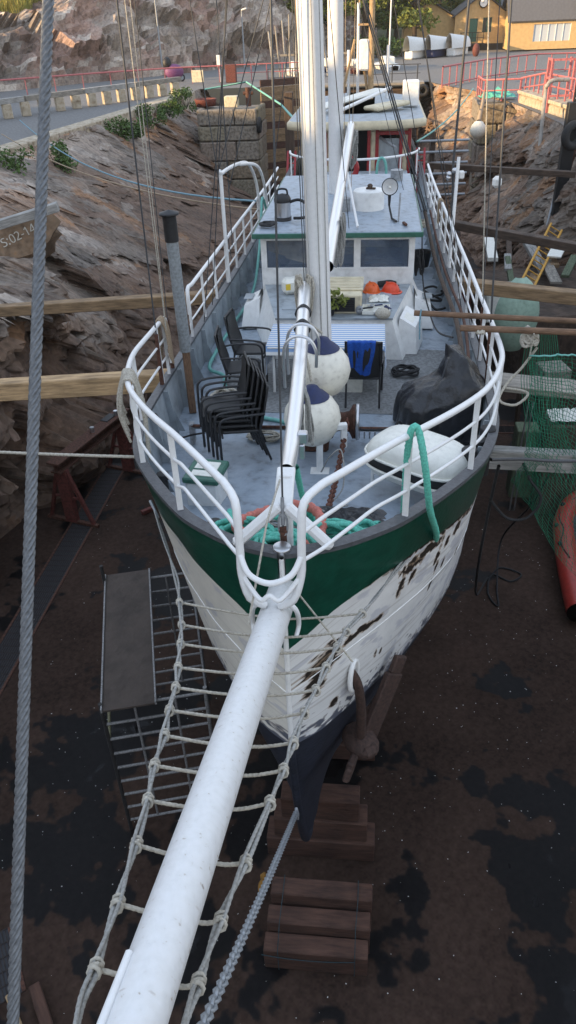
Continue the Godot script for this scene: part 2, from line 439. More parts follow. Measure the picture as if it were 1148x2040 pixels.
# ================================================================ terrain
const FOOT_L := [[-75.0, -7.5], [-58.0, -7.0], [-45.0, -6.0], [-33.0, -5.8], [-24.0, -5.8], [-16.6, -6.6], [-12.7, -7.7], [-6.0, -8.2], [8.0, -8.6]]
const TOP_L := [[-75.0, -11.5], [-57.0, -12.3], [-46.0, -13.5], [-38.0, -14.3], [-33.0, -15.2], [-26.0, -16.0], [-14.5, -16.5], [8.0, -16.5]]
const KNEE_L := [[-75.0, -9.6], [-45.0, -10.2], [-38.0, -11.0], [-33.0, -12.4], [-26.0, -11.0], [-20.0, -8.4], [-14.5, -6.8], [-11.0, -7.5], [-6.0, -8.3], [8.0, -8.8]]
const FOOT_R := [[-75.0, 2.5], [-58.0, 3.0], [-50.0, 4.0], [-40.0, 4.9], [-33.0, 5.5], [-28.0, 6.4], [-21.0, 7.4], [8.0, 8.2]]
const TOP_R := [[-75.0, 3.6], [-60.0, 4.2], [-52.0, 6.6], [-38.0, 8.4], [-30.0, 8.2], [-23.0, 8.8], [-18.0, 9.6], [8.0, 10.0]]

func rock_sheet(foot: Array, top: Array, z0: float, z1: float, y1: float, cell: float, sgn: float, sd: int, amp := 1.0, knee := []) -> MB:
	var m := MB.new()
	var a := FastNoiseLite.new(); a.seed = sd; a.noise_type = FastNoiseLite.TYPE_SIMPLEX_SMOOTH; a.frequency = 0.16; a.fractal_type = FastNoiseLite.FRACTAL_RIDGED; a.fractal_octaves = 4
	var b := FastNoiseLite.new(); b.seed = sd + 1; b.noise_type = FastNoiseLite.TYPE_CELLULAR; b.frequency = 0.42; b.cellular_return_type = FastNoiseLite.RETURN_CELL_VALUE; b.cellular_jitter = 1.0; b.fractal_type = FastNoiseLite.FRACTAL_NONE
	b.domain_warp_enabled = true; b.domain_warp_amplitude = 1.4; b.domain_warp_frequency = 0.25
	var b2 := FastNoiseLite.new(); b2.seed = sd + 2; b2.noise_type = FastNoiseLite.TYPE_CELLULAR; b2.frequency = 1.35; b2.cellular_return_type = FastNoiseLite.RETURN_CELL_VALUE; b2.fractal_type = FastNoiseLite.FRACTAL_NONE
	b2.domain_warp_enabled = true; b2.domain_warp_amplitude = 0.5; b2.domain_warp_frequency = 0.8
	var d := FastNoiseLite.new(); d.seed = sd + 3; d.frequency = 0.5; d.fractal_octaves = 5
	var nz := int((z0 - z1) / cell); var nt := int(y1 * 2.3 / cell)
	var P := []; var C := []
	for i in nz + 1:
		var z := lerpf(z0, z1, float(i) / nz); var rp := PackedVector3Array(); var rc := PackedColorArray()
		var xf := sp(foot, z); var xt := sp(top, z)
		for j in nt + 1:
			var t := float(j) / nt
			var y := y1 * pow(t, 1.08) - 0.02
			var x := lerpf(xf, xt, pow(t, 0.92))
			if knee.size():
				var xk := sp(knee, z); var kb := smoothstep(-40.0, -30.0, z)        # near the camera: a steep wall below, a gentle slope above
				var ys := y1 * pow(t, 1.08); var yk := (4.6 * t / 0.62) if t < 0.62 else lerpf(4.6, y1, (t - 0.62) / 0.38)
				y = lerpf(ys, yk, kb) - 0.02
				var xn := lerpf(xf, xk, t / 0.62) if t < 0.62 else lerpf(xk, xt, (t - 0.62) / 0.38)
				x = lerpf(x, xn, kb)
			var q := Vector3(x * 0.55 + y * 0.35, y * 1.15 - z * 0.45, z * 0.75 + y * 0.5)      # dipping strata
			var edge := minf(1.0, minf((1 - t) * 9.0, 1.0)) * minf(1.0, t * 6 + 0.35)
			var o := (a.get_noise_3d(q.x, q.y, q.z) * 0.8 + b.get_noise_3d(q.x, q.y, q.z) * 0.8 + b2.get_noise_3d(q.x, q.y * 1.2, q.z) * 0.26 + b2.get_noise_3d(q.x * 2.7 + 9, q.y * 3.4, q.z * 2.7) * 0.075 + d.get_noise_3d(x * 1.6, y * 1.6, z * 1.6) * 0.16) * amp * edge
			rp.append(Vector3(x - sgn * o * 0.86, y + o * 0.42 * edge * minf(1, t * 4), z + d.get_noise_3d(z, x, y) * 0.12))
			var k := d.get_noise_3d(x * 0.35 + 50, y * 0.5, z * 0.35); var k2 := d.get_noise_3d(q.x * 1.4, q.y * 2.6 + 20, q.z * 0.5)
			var cv := b.get_noise_3d(q.x, q.y, q.z)
			var c := Vector3(0.235, 0.212, 0.195)
			c = c.lerp(Vector3(0.25, 0.185, 0.145), smoothstep(-0.1, 0.35, k))
			c = c.lerp(Vector3(0.33, 0.315, 0.305), smoothstep(0.08, 0.3, k2) * 0.8)
			c = c.lerp(Vector3(0.29, 0.165, 0.085), smoothstep(0.24, 0.36, d.get_noise_3d(x * 0.9 + 9, y * 0.9, z * 0.9)) * 0.75)
			c *= 0.82 + 0.36 * cv + 0.2 * b2.get_noise_3d(q.x, q.y * 1.2, q.z)
			# silt and weed from flooding plus shade of the lower rock, painted ragged brown
			var silt_shade := smoothstep(-0.05, 0.06, d.get_noise_3d(x * 0.7, y * 0.5, z * 0.25 + 70) * 0.9 + (2.7 - y) * 0.22 + k2 * 0.35)
			c = c.lerp(Vector3(0.105, 0.073, 0.056) * (1 + k2 * 0.7), silt_shade * 0.86)
			rc.append(Color(c.x * 1.6, c.y * 1.46, c.z * 1.32))
		P.append(rp); C.append(rc)
	for i in nz:
		for j in nt:
			var p0: Vector3 = P[i][j]; var p1: Vector3 = P[i][j + 1]; var p2: Vector3 = P[i + 1][j + 1]; var p3: Vector3 = P[i + 1][j]
			m.col = C[i][j]
			if sgn > 0: m.tri(p0, p2, p1); m.col = C[i + 1][j]; m.tri(p0, p3, p2)
			else: m.tri(p0, p1, p2); m.col = C[i + 1][j]; m.tri(p0, p2, p3)
	return m

func strip(m: MB, tab: Array, z0: float, z1: float, y: float, far: float, n := 30):
	var rows := []
	for i in n + 1:
		var z := lerpf(z0, z1, float(i) / n)
		rows.append(PackedVector3Array([Vector3(sp(tab, z), y, z), Vector3(far, y, z)]))
	m.grid(rows, false, far > 0)

const BASE_C := [[-110.0, 0.0], [-90.0, -8.5], [-80.0, -15.5], [-72.0, -22.0], [-66.0, -27.0], [-58.0, -32.0], [-45.0, -33.0], [-20.0, -22.0], [30.0, -19.0]]
func hill_h(z: float, w: float) -> float:     # height of the hillside w metres behind the cliff foot
	var crag := pl([[-110.0, 8.0], [-90.0, 8.0], [-80.0, 6.6], [-74.0, 5.8], [-66.0, 3.6], [-58.0, 2.5], [-48.0, 2.2], [-30.0, 2.6], [-21.0, 4.0], [-12.0, 9.6], [30.0, 11.0]], z)
	var back := pl([[-110.0, 8.0], [-80.0, 6.0], [-66.0, 2.4], [-58.0, 1.2], [-44.0, 1.2], [-30.0, 1.0], [-21.0, 1.5], [-12.0, 5.6], [30.0, 7.0]], z)
	var cw := crag * 0.75
	if w < cw: return 5.4 + crag * pow(w / cw, 0.85)
	return 5.4 + crag + (back - crag + 4.0) * smoothstep(0, 1, minf(1.0, (w - cw) / 30.0))

func terrain():
	# floor of the dock, its texture laid out in metres
	var m := MB.new(); var rows := []
	for i in 29:
		var z := 12.0 - i * 3.2; var row := PackedVector3Array()
		for j in 15: row.append(Vector3(-14 + j * 2.0, 0, z))
		rows.append(row)
	m.grid(rows, false, false)
	for i in m.v.size(): m.uv[i] = Vector2((m.v[i].x + 14.0) / 28.0, (4.0 - m.v[i].z) / 28.0)
	struct("dock_floor", m, M.floor)
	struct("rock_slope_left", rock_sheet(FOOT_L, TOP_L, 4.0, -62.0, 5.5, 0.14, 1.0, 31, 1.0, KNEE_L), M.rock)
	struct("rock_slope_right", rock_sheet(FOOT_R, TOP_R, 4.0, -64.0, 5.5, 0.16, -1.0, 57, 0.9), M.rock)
	m = MB.new(); strip(m, TOP_L, 30, -64, 5.5, -70.0); struct("quay_left", m, M.asphalt)
	m = MB.new(); strip(m, TOP_R, 30, -66, 5.5, 90.0); struct("quay_right", m, M.asphalt)
	m = MB.new(); m.quad(Vector3(-90, 5.496, -60.5), Vector3(140, 5.496, -60.5), Vector3(140, 5.3, -420), Vector3(-90, 5.3, -420)); struct("ground", m, M.asphalt)
	# end wall of the dock behind the camera
	m = MB.new(); m.bx(Vector3(0, 2.7, 4.6), Vector3(26, 5.4, 1.2), 0.05); struct("dock_head_wall", m, M.old_concrete)
	# cliff and hillside on the left
	m = MB.new()
	var a := FastNoiseLite.new(); a.seed = 77; a.frequency = 0.13; a.fractal_type = FastNoiseLite.FRACTAL_RIDGED; a.fractal_octaves = 4
	var b := FastNoiseLite.new(); b.seed = 78; b.noise_type = FastNoiseLite.TYPE_CELLULAR; b.frequency = 0.33; b.cellular_return_type = FastNoiseLite.RETURN_CELL_VALUE; b.fractal_type = FastNoiseLite.FRACTAL_NONE
	b.domain_warp_enabled = true; b.domain_warp_amplitude = 1.6; b.domain_warp_frequency = 0.2
	var d := FastNoiseLite.new(); d.seed = 79; d.frequency = 0.4; d.fractal_octaves = 5
	var ws := []
	var w := 0.0
	while w < 46.0:
		ws.append(w); w += 0.22 if w < 8.0 else 1.5
	var P := []; var C := []
	var z := 30.0
	while z > -112.0:
		var rp := PackedVector3Array(); var rc := PackedColorArray()
		for ww in ws:
			var x: float = sp(BASE_C, z) - ww * 0.97; var zz: float = z - ww * 0.5
			var y := hill_h(z, ww)
			var rocky := 1.0 - smoothstep(3.4 if z > -66.0 else 7.5, 5.2 if z > -66.0 else 11.0, ww + d.get_noise_2d(z * 0.3, 5) * 2.4)
			var o := (a.get_noise_3d(x * 0.8, y * 1.2, zz * 0.8) * 1.0 + b.get_noise_3d(x * 0.8, y, zz * 0.8) * 0.9 + b.get_noise_3d(x * 2.6 + 7, y * 3.0, zz * 2.6) * 0.3 + b.get_noise_3d(x * 6.0 + 7, y * 7.0, zz * 6.0) * 0.1 + d.get_noise_3d(x, y, zz) * 0.25) * rocky * minf(1.0, ww * 0.8 + 0.2)
			rp.append(Vector3(x + o * 0.7, y + o * 0.6 + d.get_noise_2d(x * 0.15, zz * 0.15) * (1 - rocky), zz + o * 0.4))
			var k := d.get_noise_3d(x * 0.35, y * 0.6, zz * 0.35); var k2 := d.get_noise_3d(x * 1.3, y * 2.2 + 20, zz * 0.5)
			var c := Vector3(0.25, 0.225, 0.21).lerp(Vector3(0.23, 0.165, 0.145), smoothstep(-0.15, 0.3, k)).lerp(Vector3(0.38, 0.36, 0.34), smoothstep(0.1, 0.28, k2) * 0.85)
			c *= 0.88 + 0.3 * b.get_noise_3d(x * 0.8, y, zz * 0.8) + 0.25 * b.get_noise_3d(x * 2.6 + 7, y * 3.0, zz * 2.6)
			c = c.lerp(Vector3(0.11, 0.10, 0.045), 1 - rocky)
			rc.append(Color(c.x * 1.5, c.y * 1.4, c.z * 1.28))
		P.append(rp); C.append(rc)
		z -= 0.26 if z < -40.0 else 1.2
	for i in P.size() - 1:
		for j in ws.size() - 1:
			m.col = C[i][j]; m.tri(P[i][j], P[i + 1][j + 1], P[i][j + 1]); m.col = C[i + 1][j]; m.tri(P[i][j], P[i + 1][j], P[i + 1][j + 1])
	struct("cliff", m, M.rock)
	# wooded hill behind the houses
	m = MB.new(); rows = []
	for i in 24:
		var row := PackedVector3Array()
		for j in 40:
			var x := -70.0 + j * 6.0; var zz := -118.0 - i * 6.0
			row.append(Vector3(x, 5.0 + 22.0 * smoothstep(0, 16, i) + d.get_noise_2d(x * 0.1, zz * 0.1) * 3.0, zz))
		rows.append(row)
	m.grid(rows, false, false)
	struct("wooded_hill", m, M.earth)

# ================================================================ the ship
const B0 := [[-33.0, 0.9], [-30.0, 1.6], [-25.0, 1.9], [-20.0, 1.98], [-15.0, 2.06], [-11.0, 2.14], [-8.0, 2.08], [-7.0, 1.9], [-6.25, 1.63], [-5.1, 0.95], [-4.7, 0.55], [-4.52, 0.26], [-4.44, 0.03]]
const B1 := [[-33.0, 0.8], [-30.0, 1.5], [-25.0, 1.86], [-20.0, 1.96], [-15.0, 2.05], [-11.0, 2.11], [-8.0, 1.98], [-7.0, 1.78], [-6.5, 1.6], [-6.0, 1.36], [-5.6, 1.13], [-5.1, 0.85], [-4.8, 0.6], [-4.6, 0.36], [-4.5, 0.17], [-4.46, 0.015]]
const B2 := [[-33.0, 0.5], [-30.0, 1.2], [-25.0, 1.75], [-15.0, 2.02], [-11.0, 2.06], [-8.6, 1.95], [-7.6, 1.7], [-7.0, 1.48], [-6.5, 1.27], [-6.0, 1.04], [-5.6, 0.84], [-5.1, 0.6], [-4.8, 0.42], [-4.6, 0.24], [-4.46, 0.015]]
const B3 := [[-33.0, 0.2], [-25.0, 1.3], [-15.0, 1.7], [-10.0, 1.5], [-8.0, 1.02], [-6.5, 0.56], [-5.5, 0.26], [-4.72, 0.012]]
const B4 := [[-33.0, 0.1], [-8.0, 0.12], [-6.0, 0.09], [-5.3, 0.012]]
const Y0 := [[-33.0, 6.4], [-25.0, 6.1], [-20.0, 5.9], [-16.0, 5.82], [-11.0, 5.86], [-8.0, 6.03], [-6.25, 6.3], [-5.1, 6.5], [-4.44, 6.6]]
const Y1 := [[-33.0, 5.5], [-14.0, 5.12], [-9.0, 5.28], [-8.0, 5.36], [-7.0, 5.52], [-6.5, 5.67], [-6.0, 5.8], [-5.6, 5.9], [-5.1, 6.02], [-4.8, 6.02], [-4.6, 5.94], [-4.5, 5.78], [-4.46, 5.64]]
const Y2 := [[-33.0, 3.9], [-8.0, 3.86], [-7.0, 3.95], [-6.5, 4.05], [-6.0, 4.14], [-5.6, 4.24], [-5.1, 4.44], [-4.8, 4.52], [-4.6, 4.5], [-4.46, 4.45]]
const Y3 := [[-33.0, 2.5], [-8.0, 2.55], [-6.0, 2.75], [-4.72, 3.2]]
const Y4 := [[-33.0, 0.95], [-8.0, 1.15], [-6.0, 1.35], [-5.3, 1.75]]
const YR := [[-33.0, 7.0], [-20.0, 6.58], [-14.7, 6.6], [-11.0, 6.62], [-9.3, 6.72], [-7.9, 6.86], [-6.2, 7.1], [-5.0, 7.3], [-4.0, 7.42]]
const YD := [[-33.0, 5.7], [-20.0, 5.4], [-12.0, 5.36], [-9.0, 5.4], [-7.6, 5.47], [-6.6, 5.6], [-5.6, 5.92], [-4.5, 6.12]]

func deck_w(z: float) -> float:      # half-width of the deck inside the bulwark
	var f := clampf((sp(Y0, z) - sp(YD, z)) / (sp(Y0, z) - sp(Y1, minf(z, -4.5))), 0.0, 1.0)
	return maxf(0.015, lerpf(sp(B0, z), sp(B1, minf(z, -4.5)), f) - 0.085)
func hull_row(tab: Array, yt: Array, sgn: float, n: int) -> PackedVector3Array:
	var z0: float = tab[-1][0]; var row := PackedVector3Array()
	for i in n + 1:
		var u := pow(float(i) / n, 2.0); var z := lerpf(z0, -33.0, u)
		row.append(Vector3(sgn * maxf(0.012, sp(tab, z)), sp(yt, z), z))
	return row
func lerp_rows(a: PackedVector3Array, b: PackedVector3Array, k: int, bulge := 0.0) -> Array:
	var out := []
	for j in k + 1:
		var t := float(j) / k; var row := PackedVector3Array()
		for i in a.size():
			var p := a[i].lerp(b[i], t)
			p.x *= 1.0 + bulge * 4 * t * (1 - t)
			row.append(p)
		out.append(row)
	return out

func hull_paint() -> StandardMaterial3D:
	# white topsides: v upper half = starboard (right in view), lower half = port; u = 0..12 m from the stem
	var W := 1600; var H := 512
	var im := Image.create(W, H, false, Image.FORMAT_RGB8)
	var f := FastNoiseLite.new(); f.seed = 41; f.fractal_octaves = 5; f.frequency = 1.0
	var g := FastNoiseLite.new(); g.seed = 42; g.fractal_octaves = 3; g.frequency = 1.0
	# bare rusty places on the right bow: metres from stem, fraction of height above the waterline, radii
	var spots := [[0.16, 0.63, 0.10, 0.10], [0.10, 0.50, 0.05, 0.09], [0.42, 0.66, 0.24, 0.028], [1.05, 0.90, 0.20, 0.05], [0.92, 0.78, 0.06, 0.07], [1.12, 0.80, 0.05, 0.055], [1.3, 0.93, 0.28, 0.035], [1.62, 0.80, 0.05, 0.06], [1.78, 0.86, 0.05, 0.04], [1.7, 0.70, 0.04, 0.05], [2.0, 0.90, 0.08, 0.06], [1.7, 0.55, 0.03, 0.045], [1.9, 0.66, 0.03, 0.04], [0.75, 0.32, 0.03, 0.03], [0.86, 0.31, 0.02, 0.025], [2.3, 0.97, 0.3, 0.025], [1.9, 1.0, 0.6, 0.03], [0.9, 1.0, 0.5, 0.02], [2.45, 0.6, 0.06, 0.03], [0.25, 0.18, 0.04, 0.03], [3.0, 0.5, 0.05, 0.03], [3.4, 0.62, 0.05, 0.025]]
	for j in H:
		var star := j < H / 2
		var v := 1.0 - float(j % (H / 2)) / (H / 2)     # 1 at the green band, 0 at the waterline
		for i in W:
			var d := 12.0 * i / W
			var n1 := f.get_noise_2d(d * 1.3, v * 3.0 + (0 if star else 60)); var n2 := g.get_noise_2d(d * 9.0, v * 16.0 + (0 if star else 90)); var n3 := f.get_noise_2d(d * 4.0, v * 9.0 + 30)
			var c := Vector3(0.68, 0.68, 0.665) if star else Vector3(0.66, 0.635, 0.565)
			c *= 1.0 + n1 * 0.12 + n2 * 0.05
			# scraped grey-blue patches, more of them further aft
			var scr := smoothstep(0.1, 0.3, f.get_noise_2d(d * 1.6 + 7, v * 4.0 + 30) + n3 * 0.35 - 0.12 + (minf(d, 5.0) * 0.07 if star else 0.0))
			c = c.lerp(Vector3(0.40, 0.41, 0.46), scr * 0.6)
			# streaks along the plating
			var stk := smoothstep(0.3, 0.4, g.get_noise_2d(d * 0.55 + 30, v * 30.0))
			c = c.lerp(Vector3(0.30, 0.27, 0.24), stk * 0.4 * (1.0 if star else 0.6))
			if star:
				for s in spots:
					var e: float = pow((d - s[0]) / s[2], 2) + pow((v - s[1]) / s[3], 2) + n2 * 1.3 + n3 * 1.1
					if e < 1.35: c = c.lerp(Vector3(0.30, 0.22, 0.15), 0.7)
					if e < 0.85: c = Vector3(0.022, 0.016, 0.012)
			# worn lower edge where the boot-top shows through
			var edge := v * 11.0 - 0.55 + n2 * 1.4 + n3 * 1.6
			if edge < 0: c = Vector3(0.10, 0.11, 0.14)
			elif edge < 0.35: c = c.lerp(Vector3(0.22, 0.20, 0.19), 0.8)
			im.set_pixel(i, j, lin(clampf(c.x, 0, 1), clampf(c.y, 0, 1), clampf(c.z, 0, 1)))
	var m := StandardMaterial3D.new(); m.albedo_texture = ImageTexture.create_from_image(im); m.roughness = 0.5
	m.texture_repeat = false
	return m

var SHIP: Node3D
func ship():
	var s := thing("sailing_ship", "white two-masted ship with dark green bulwarks standing in the dry dock", "ship"); SHIP = s
	var N := 110
	var band := MB.new(); var top := MB.new(); var bot := MB.new(); var inner := MB.new(); var cap := MB.new()
	for sg in [1.0, -1.0]:
		var r0 := hull_row(B0, Y0, sg, N); var r1 := hull_row(B1, Y1, sg, N); var r2 := hull_row(B2, Y2, sg, N); var r3 := hull_row(B3, Y3, sg, N); var r4 := hull_row(B4, Y4, sg, N)
		band.grid(lerp_rows(r0, r1, 5), false, sg < 0)
		var i0 := top.v.size(); var k := 10
		top.grid(lerp_rows(r1, r2, k, 0.0), false, sg < 0)
		for r in k + 1:
			for i in N + 1:
				var id := i0 + r * (N + 1) + i
				var dd := clampf((-4.45 - top.v[id].z) / 12.0, 0.002, 0.998)
				var vv := float(r) / k
				top.uv[id] = Vector2(dd, vv * 0.496 + 0.002 if sg > 0 else 0.502 + vv * 0.496)
		var a := lerp_rows(r2, r3, 6, 0.05); a.pop_back(); a.append_array(lerp_rows(r3, r4, 6, -0.06))
		bot.grid(a, false, sg < 0)
		# inside of the bulwark and its cap
		var ri := PackedVector3Array(); var rd := PackedVector3Array(); var c0 := PackedVector3Array(); var c1 := PackedVector3Array(); var c2 := PackedVector3Array(); var c3 := PackedVector3Array()
		for i in N + 1:
			var p := r0[i]; var q := r0[mini(i + 1, N)] - r0[maxi(i - 1, 0)]
			var nn := Vector3(-q.z, 0, q.x).normalized()            # horizontal normal
			if nn.x * sg > 0: nn = -nn
			if i == 0: nn = Vector3(0, 0, -1)
			var pin := p + nn * 0.08; pin.x = sg * maxf(sg * pin.x, 0.005)
			ri.append(pin); rd.append(Vector3(sg * minf(sg * pin.x, deck_w(pin.z) + 0.012), sp(YD, pin.z) - 0.06, pin.z))
			var po := p - nn * 0.012; var pc := p + nn * 0.09; pc.x = sg * maxf(sg * pc.x, 0.0)
			c0.append(po); c1.append(po + Vector3(0, 0.04, 0)); c2.append(pc + Vector3(0, 0.04, 0)); c3.append(pc)
		inner.grid([ri, rd], false, sg > 0)
		cap.grid([c0, c1], false, sg > 0); cap.grid([c1, c2], false, sg > 0); cap.grid([c2, c3], false, sg > 0); cap.grid([c3, c0], false, sg > 0)
	var hull := part(s, "hull", top, hull_paint())
	part(s, "bottom", bot, M.bottom)
	part(s, "bulwark", band, M.green)
	part(s, "bulwark_lining", inner, M.deck_grey)
	part(s, "cap_rail", cap, M.cap)
	# stem bar
	var m := MB.new()
	m.tube(curve([Vector3(0, 6.6, -4.44), Vector3(0, 5.64, -4.46), Vector3(0, 4.45, -4.46)], 5), 0.02, 0.024, 8)
	part(hull, "stem_bar", m, M.white)
	m = MB.new(); m.tube(curve([Vector3(0, 4.42, -4.455), Vector3(0, 3.2, -4.72), Vector3(0, 1.75, -5.3), Vector3(0, 1.35, -6.0), Vector3(0, 1.15, -8.0)], 6), 0.035, 0.07, 8); m.bar(Vector3(0, 1.1, -8), Vector3(0, 0.92, -32), 0.16, 0.16)
	part(s, "keel", m, M.bottom)
	# rubbing strakes on both sides of the topsides
	for sg in [1.0, -1.0]:
		m = MB.new(); var p1 := hull_row(B1, Y1, sg, 40); var p2 := hull_row(B2, Y2, sg, 40); var pts := []
		for i in 41: pts.append(p1[i].lerp(p2[i], 0.42) + Vector3(sg * 0.002, 0, 0))
		m.tube(pts, 0.006, 0.006, 6); part(hull, "weld_seam", m, M.white)
	# deck
	m = MB.new(); var rows := []
	for i in 90:
		var z := lerpf(-4.55, -32.8, pow(i / 89.0, 1.5)); var w := deck_w(z) + 0.01; var row := PackedVector3Array()
		for j in 13:
			var t := j / 6.0 - 1.0
			row.append(Vector3(w * t, sp(YD, z) - 0.05 * t * t, z))
		rows.append(row)
	m.grid(rows, false, false)
	var deck := part(s, "deck", m, M.deck)
	# grey non-slip mat amidships
	m = MB.new(); rows = []
	for i in 12:
		var z := lerpf(-9.3, -11.75, i / 11.0); var row := PackedVector3Array()
		for j in 10:
			var x := lerpf(-1.55, 1.86, j / 9.0); var t := x / 2.05
			row.append(Vector3(x, sp(YD, z) - 0.05 * t * t + 0.006, z))
		rows.append(row)
	m.grid(rows, false, false); part(deck, "deck_mat", m, M.deck_mat)
	# bulwark frames
	for sg in [1.0, -1.0]:
		for i in 17:
			var z := -7.0 - i * 0.85; var w := deck_w(z); var wt := sp(B0, z) - 0.08
			m = MB.new(); m.bar(Vector3(sg * (w - 0.03), sp(YD, z) - 0.04, z), Vector3(sg * (wt - 0.02), sp(Y0, z) - 0.005, z), 0.10, 0.02, 0.0, Vector3(0, 0, 1)); m.tri(Vector3(sg * w, sp(YD, z), z), Vector3(sg * (w - 0.16), sp(YD, z) - 0.01, z), Vector3(sg * (w - 0.04), sp(YD, z) + 0.3, z))
			part(s, "bulwark_frame", m, M.deck_grey)
	rails(s)
	spars(s)
	wheelhouse(s)
	aft_house(s)

func rail_at(sg: float, z: float, f: float) -> Vector3:     # f = 1 top bar, 0 on the cap
	var w := sp(B0, minf(z, -4.6)) - 0.05
	if z > -5.15: w = lerpf(0.215, sp(B0, -5.15) - 0.05, clampf((z + 4.03) / -1.12, 0, 1))      # the rail runs straight in to the pulpit
	return Vector3(sg * w, lerpf(sp(Y0, minf(z, -4.5)) + 0.04 if z < -5.0 else 6.62, sp(YR, z), f), z)

func rails(s: Node3D):
	var runs := [[1.0, -4.2, -21.0], [-1.0, -4.2, -9.3], [-1.0, -10.8, -21.0]]
	for r in runs:
		var sg: float = r[0]; var fwd: bool = r[1] > -5.0
		for f in [1.0, 0.66, 0.33]:
			var pts := []; var n := 34
			for i in n + 1:
				var z := lerpf(r[1], r[2], pow(float(i) / n, 1.4 if fwd else 1.0)); pts.append(rail_at(sg, z, f))
			if fwd:
				if f == 1.0:
					for q in [Vector3(0.225, 7.375, -4.02), Vector3(0.208, 7.2, -3.97), Vector3(0.205, 7.0, -3.95), Vector3(0.2, 6.85, -3.92), Vector3(0.15, 6.68, -3.88), Vector3(0.05, 6.6, -3.9)]: pts.push_front(Vector3(sg * q.x, q.y, q.z))
				else: pts.push_front(Vector3(sg * 0.212, lerpf(6.7, 7.38, f), -4.0))
			else: pts.push_front(rail_at(sg, r[1] + 0.02, 0.5 * f))
			if r[2] > -10: pts.append(rail_at(sg, r[2] - 0.1, f * 0.9)); pts.append(rail_at(sg, r[2] - 0.12, f * 0.4))
			var m := MB.new(); m.tube(curve(pts, 3), 0.029 if f == 1.0 else 0.015, -1, 10)
			part(s, "hand_rail" if f == 1.0 else "mid_rail", m, M.white_pole)
		var zs := []
		if fwd: zs = [-5.15, -6.25, -7.6]
		var z := -8.9 if fwd else -10.82
		while z > r[2]: zs.append(z); z -= 0.95 if not fwd or sg > 0 else 5.0
		if r[2] > -10: zs.append(-9.25)
		for zz in zs:
			var m := MB.new(); m.bar(rail_at(sg, zz, 0.0) - Vector3(0, 0.01, 0), rail_at(sg, zz, 1.0), 0.028, 0.05 if zz > -8 else 0.04, 0.004, Vector3(sg, 0, 0.3)); part(s, "rail_post", m, M.white_pole)
	# pulpit hoops between the two fore ends of the hand rail, which run down to the bowsprit
	var h := MB.new(); h.tube(curve([Vector3(-0.205, 7.0, -3.94), Vector3(-0.14, 6.9, -3.86), Vector3(0, 6.86, -3.82), Vector3(0.14, 6.9, -3.86), Vector3(0.205, 7.0, -3.94)], 5), 0.022, -1, 8); part(s, "pulpit_hoop", h, M.white_pole)
	h = MB.new(); h.tube(curve([Vector3(-0.2, 6.85, -3.92), Vector3(-0.07, 6.74, -3.8), Vector3(0, 6.78, -3.79), Vector3(0.07, 6.74, -3.8), Vector3(0.2, 6.85, -3.92)], 5), 0.018, -1, 8); part(s, "pulpit_hoop", h, M.white_pole)
	# tall boarding arch on the left
	h = MB.new(); h.tube(curve([Vector3(-2.0, 5.9, -13.6), Vector3(-2.0, 7.6, -13.6), Vector3(-1.99, 7.72, -13.7), Vector3(-1.97, 7.62, -15.2), Vector3(-1.95, 7.42, -16.4), Vector3(-1.93, 6.9, -17.2), Vector3(-1.92, 6.1, -17.5)], 7), 0.032, -1, 10); part(s, "boarding_arch", h, M.white_pole)
	h = MB.new(); h.tube(curve([Vector3(-1.97, 7.6, -15.3), Vector3(-1.8, 7.35, -16.6), Vector3(-1.8, 6.7, -17.6), Vector3(-1.8, 6.1, -17.7)], 7), 0.03, -1, 10); part(s, "boarding_arch", h, M.white_pole)
	# post with a deck lamp on the right
	h = MB.new(); h.cyl(Vector3(2.0, 5.95, -14.2), Vector3(2.05, 7.75, -14.6), 0.03, 10); part(s, "lamp_post", h, M.white_pole)

